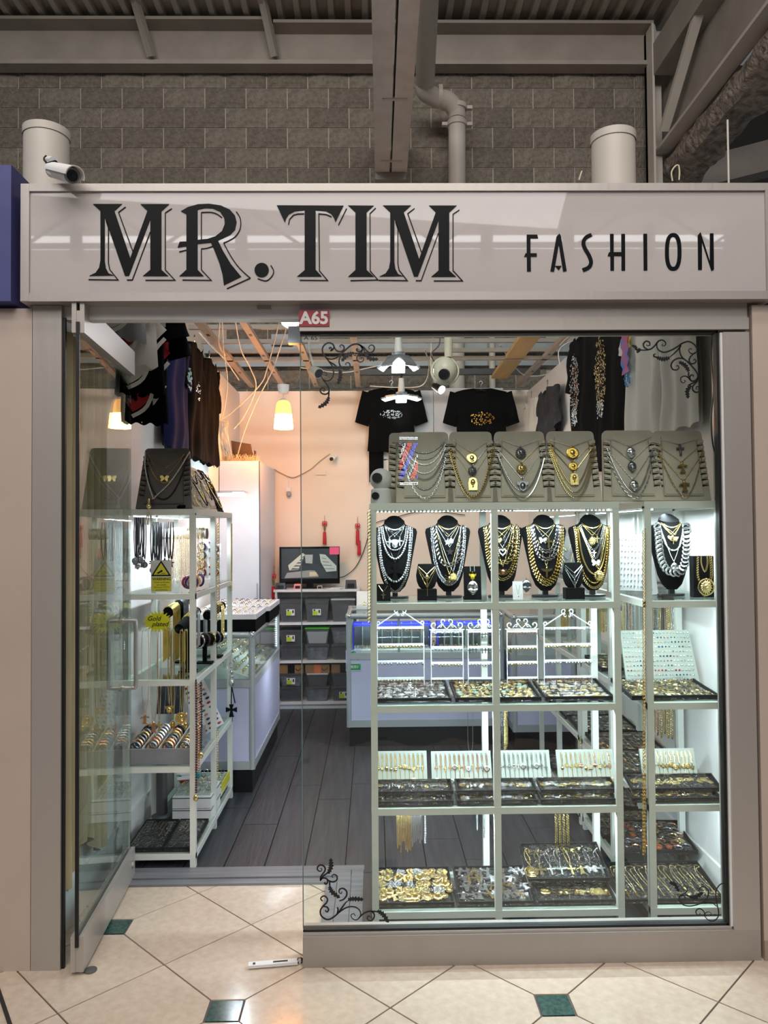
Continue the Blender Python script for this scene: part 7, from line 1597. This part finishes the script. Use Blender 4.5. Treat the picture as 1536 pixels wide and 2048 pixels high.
NAVY = mat('navy_cotton', '10153c', .95, var=.1, bump=.03, bs=200, spec=.15); BLC = mat('black_cotton', '060709', .95, var=.1, bump=.03, bs=200, spec=.08); WHC = mat('white_cotton', 'd9d9d4', .9, var=.03, bump=.1, bs=150); DPC = mat('dark_patterned_cloth', '34343c', .85, var=.5, vs=14, c2='0d0d10'); REDC = mat('red_jersey', 'a5121c', .7, var=.1); GRYC = mat('grey_jersey', '8f9094', .8)
Lw = lambda y, z: T(-1.145, y, z) @ RZ(pi / 2); Rw = lambda y, z: T(1.365, y, z) @ RZ(-pi / 2)
shirt('navy blue shirt with small silver print on left wall', Lw(4.44, 2.02), .48, .73, NAVY, 'shirts on the left wall', prints=[('print', glit(.10, .14, .45, 60, ICE, x0_=.16), mat('teal_silver_print', '9fc4c6', .4, .3))], seed=1)
shirt('black shirt with silver dotted print on left wall, beside navy one', Lw(4.92, 2.02), .48, .74, BLC, 'shirts on the left wall', prints=[('print', glit(.12, .12, .42, 24, ICE, x0_=-.1), SILV)], seed=2)
shirt('plain black shirt, deepest on left wall', Lw(5.36, 2.02), .46, .74, BLC, 'shirts on the left wall', seed=3)
def jersey(label, x, y, z, rz, w, h, mt, mt2, mt3, word, seed):
    q = [('shoulder_panel', G().sheet(lambda u, v: ((u - .5) * w * .96, -.040 - .010 * sin(u * 14 + seed) - .004, h * (.98 - .28 * v - .10 * abs(u - .5))), 10, 5), mt2),
         ('curved_band', G().ribbon([tuple(p) for p in spline([V((-w * .46, h * .12)), V((-w * .15, h * .22)), V((w * .08, h * .50)), V((w * .40, h * .66))], 4)], .055, -.058, -.054), mt3),
         ('thin_band', G().ribbon([tuple(p) for p in spline([V((-w * .40, h * .04)), V((-w * .05, h * .14)), V((w * .2, h * .40)), V((w * .46, h * .54))], 4)], .018, -.059, -.054), WHC),
         ('lettering', G().add(text(word, .095, 0, .002), T(-w * .05, -.062, h * .34) @ RY(-.75)), BLC if mt3 is REDC else WHC)]
    shirt(label, T(x, y, z) @ RZ(rz), w, h, mt, 'jerseys bunched on left wall', sl=.10, seed=seed, prints=q)
jersey('grey and white jersey nearest viewer, bunched at top of left wall', -1.13, 3.46, 2.42, .55, .20, .46, GRYC, BLC, WHC, 'S', 5)
jersey('red jersey with black letters, bunched at top of left wall', -1.11, 3.53, 2.32, .50, .22, .52, WHC, BLC, REDC, 'MOU', 6)
jersey('black jersey with white letters, bunched below the red one', -1.09, 3.62, 2.20, .50, .20, .50, BLC, GRYC, WHC, 'SIL', 7)
jersey('red and black jersey hanging lowest on left wall', -1.10, 3.72, 2.08, .50, .20, .55, BLC, REDC, REDC, 'MOU', 8)
solo('white_cloth', G().prism([(-1.13, 2.26), (-1.00, 2.26), (-1.12, 2.08)], 3.70, 3.71), WHC, 'pale triangular cloth corner below the jerseys on left wall', 'cloth')
shirt('white shirt nearest viewer on right wall', Rw(3.32, 1.98), .42, .82, WHC, 'white shirts on right wall', seed=7)
shirt('white shirt with colourful painted print on right wall', Rw(3.76, 1.93), .50, .88, WHC, 'white shirts on right wall', seed=8, prints=[('print', G().prism([(-.19 + .02 * sin(i * 2), .42 + .03 * i) for i in range(12)] + [(-.09 + .015 * sin(i * 3), .75 - .03 * i) for i in range(12)], -.053, -.049), mat('paint_print', 'd04a50', .7, vs=16, var=.4, c2='3a70c8')), ('print_tip', glit(.09, .18, .42, 60, None, x0_=-.13, seed=4), mat('blue_paint', '3a8fd0', .6)), ('print_yellow', glit(.07, .14, .58, 30, None, x0_=-.10, seed=9), mat('yellow_paint', 'e6c82a', .6))])
for k, (y, z, mt, lb) in enumerate(((4.30, 1.90, BLC, 'black shirt with glittering gold print on right wall'), (4.86, 1.93, BLC, 'black shirt with silver figure print on right wall'))):
    shirt(lb, Rw(y, z), .56, .88, mt, 'black shirts on right wall', seed=10 + k, prints=[('print', glit(.22, .42, .55, 230, None, x0_=-.05, seed=k), (GOLDP, SILV)[k]), ('print_core', glit(.10, .36, .52, 70, None, x0_=-.03, seed=k + 5), (mat('purple_glitter', '5a2a3a', .3, .5), mat('copper_glitter', 'b0703a', .3, .6))[k]), ('print_tail', glit(.14, .12, .34, 60, None, x0_=-.06, seed=k + 7), ICE)])
shirt('dark patterned shirt farther back on right wall', Rw(5.85, 1.92), .54, .72, DPC, 'dark shirts on right wall', seed=12)
shirt('white shirt with red label deepest on right wall', Rw(6.45, 1.92), .44, .74, WHC, 'white shirts on right wall', seed=13, prints=[('label', G().box(-.05, .05, -.055, -.05, .18, .26), mat('red_label', 'b8434c', .6))])
zb_ = W(783, 870, 6.8).z
shirt('black shirt with pale lettering hanging on back wall, left', T(W(783, 850, 6.82).x, 6.80, 2.25), .42, .58, BLC, 'shirts on the back wall', prints=[('print', glit(.20, .08, .33, 90, None), SILVD)], seed=14)
shirt('black shirt with gold print hanging on back wall, right', T(W(962, 850, 6.82).x, 6.80, 2.12), .46, .70, BLC, 'shirts on the back wall', prints=[('print', glit(.22, .12, .42, 90, None, seed=3), GOLDD)], seed=15)
solo('cloth_strip', G().sheet(lambda u, v: (W(738, 900, 6.85).x + .13 * u, 6.85 + .01 * sin(u * 9), 2.40 - .42 * v * (1 - .15 * u)), 8, 8), BLC, 'narrow black cloth hanging below left back wall shirt', 'cloth', smooth=60)
for px0, px1, y0, y1, lb in ((743, 868, 782, 852, 'left pale board leaning on back wall behind black shirt'), (868, 1008, 776, 856, 'right pale board leaning on back wall behind black shirt')):
    a = W(px0, y1, 6.88); b = W(px1, y0, 6.88); solo('wall_board', G().box(a.x, b.x - .01, 6.875, 6.895, a.z - .3, b.z), mat('pale_grey_board', 'cfcfd2', .6), lb, 'board')

# ================================================================ OPEN CEILING: TRACKS, DUCT, CABLES
WOODM = mat('pale_timber', 'c9a26a', .7, var=.12, vs=6, stretch=(1, .2, 1)); TRK = mat('ceiling_track', 'b9a898', .45, .4)
def track(x, y0, y1, lb, w=.045, z=2.85):
    t = thing('ceiling_track', lb, 'ceiling track', (x, (y0 + y1) / 2, z)); part('channel', G().box(x - w / 2, x + w / 2, y0, y1, z, z + .004).box(x - w / 2, x - w / 2 + .004, y0, y1, z + .004, z + .03).box(x + w / 2 - .004, x + w / 2, y0, y1, z + .004, z + .03), TRK, t)
    g = G(); y = y0 + .3
    while y < y1 - .1: g.box(x - .010, x + .010, y, y + .05, z - .001, z); y += .6
    part('slots', g, PLASB, t, kind='stuff'); return t
track(-.80, 2.9, 6.88, 'ceiling track running over left counter'); track(-1.08, 2.9, 6.88, 'ceiling track running along top of left wall', .05); track(-.50, 4.0, 6.88, 'ceiling track left of five-panel lamps'); track(-.12, 2.9, 6.88, 'ceiling track over the middle counter'); track(1.33, 2.9, 6.88, 'ceiling track running along top of right wall')
zz = 2.88
t = thing('cross_rail', 'white cross rail spanning the shop under ceiling tracks', 'rail', (0, 5.8, zz)); part('rail', G().box(-1.25, 1.45, 5.78, 5.82, zz - .03, zz - .003), TRK, t)
t = thing('dark_rail', 'black cross rail near back wall', 'rail', (.1, 6.5, 2.88)); part('rail', G().box(-.52, 1.45, 6.48, 6.52, 2.88, 2.93), PLASB, t)
solo('timber_plank', G().beam((1.08, 4.9, 2.87), (1.11, 6.55, 2.87), .14, .03), WOODM, 'pale timber plank laid across ceiling tracks at right', 'plank')
for i in range(2): t = thing('duct_band', '%s galvanised channel fixed along block wall' % ('lower', 'upper')[i], 'duct', (0, 7.26, 3.13 + i * .14)); part('channel', G().box(-1.6, 2.0, 7.24, 7.305, 3.12 + i * .13, 3.21 + i * .13), mat('galvanised_steel', '8a9196', .5, .5), t)
solo('junction_box', G().box(-.95, -.75, 7.2, 7.3, 3.32, 3.42), mat('galvanised_steel'), 'small grey junction box on block wall above duct', 'box')
for px, lb in ((914, 'left vertical pipe on block wall seen above window'), (985, 'right vertical pipe on block wall seen above window')):
    x = W(px, 730, 7.15).x; solo('wall_pipe', G().cyl((x, 7.17, 2.72), (x, 7.17, 4.8), .075 if px < 950 else .03, n=16), STEEL2, lb, 'pipe', smooth=60)
for i, (pts, lb) in enumerate((
    ([(470, 640, 4.6), (482, 700, 5.2), (500, 735, 5.6), (512, 775, 5.9), (490, 830, 6.0), (468, 858, 6.0)], 'pale cable looping from track to wall hook'),
    ([(444, 632, 4.4), (447, 700, 5.2), (455, 760, 5.6), (450, 810, 5.8), (442, 840, 5.9)], 'pale cable hanging straight down left wall'),
    ([(560, 640, 5.0), (535, 735, 5.8), (520, 770, 5.9), (470, 820, 6.0), (440, 842, 6.0)], 'pale cable swinging left to wall hook'),
    ([(575, 650, 5.0), (545, 740, 5.8), (515, 800, 6.0), (490, 860, 6.05), (474, 915, 6.1)], 'long pale cable dropping to white cupboard'),
    ([(448, 840, 5.95), (452, 880, 6.0), (460, 905, 6.1), (455, 920, 6.1)], 'pale cable coil end above left ramps'),
    ([(398, 665, 4.2), (420, 690, 4.8), (450, 720, 5.4), (478, 760, 6.0)], 'white cable running beside left track'),
    ([(440, 632, 4.4), (438, 690, 5.0), (452, 712, 5.6)], 'thick white cable hanging by cross rail'),
    ([(600, 735, 6.2), (680, 745, 6.2), (740, 735, 6.2), (830, 715, 6.2)], 'white cable sagging behind window corner'),
    ([(1000, 690, 6.0), (1040, 745, 6.4), (1075, 752, 6.5), (1120, 742, 6.5), (1170, 735, 6.2)], 'pale cable under timber plank'),
    ([(1120, 690, 5.0), (1140, 672, 4.8), (1170, 666, 4.7), (1178, 655, 4.6)], 'bent white wire above black shirts'),
    ([(850, 700, 5.8), (858, 735, 6.0), (845, 770, 6.2), (800, 775, 6.4), (740, 772, 6.5)], 'thin cable beside dome camera'))):
    solo('cable', G().tube(spline([W(*p) for p in pts], 6), .0045, 6), mat('pale_cable', 'd8d2c6', .5), lb, 'cable', smooth=True)
g = G()
for i in range(9): a = i * .7; g.tube(spline([W(446, 850, 6.0) + V((.03 * cos(a), .03 * sin(a), .02)), W(447, 880, 6.02) + V((.045 * cos(a + 1), .03 * sin(a), 0)), W(455, 912, 6.05) + V((.03 * cos(a + 2), .03, 0))], 4), .004, 5)
solo('cable_bundle', g, mat('pale_cable'), 'knotted bundle of pale cables hanging on left wall', 'cables', kind='stuff', smooth=True)
c = W(440, 843, 5.95); solo('wall_hook', G().tube([c + V((-.1, 0, 0)), c, c + V((.06, 0, 0)), c + V((.06, 0, -.04))], .007, 6), STEEL2, 'small bent metal hook on left wall holding cables', 'hook', smooth=True)
solo('window_wire', G().tube(spline([W(x, y, 2.80) for x, y in ((1424, 668), (1423, 720), (1427, 780), (1422, 840), (1426, 890), (1435, 930), (1431, 1000))], 5), .0028, 5), PLASB, 'thin black wire hanging inside right edge of window', 'wire', smooth=True)
t = thing('coat_hanger', 'empty bent white wire hanger at top right of shop', 'hanger', W(1121, 700, 5.0)); part('wire', G().tube(spline([W(1120, 730, 5), W(1117, 705, 5), W(1128, 690, 5), W(1150, 680, 5)], 5), .004, 6), WHITE, t, 60)
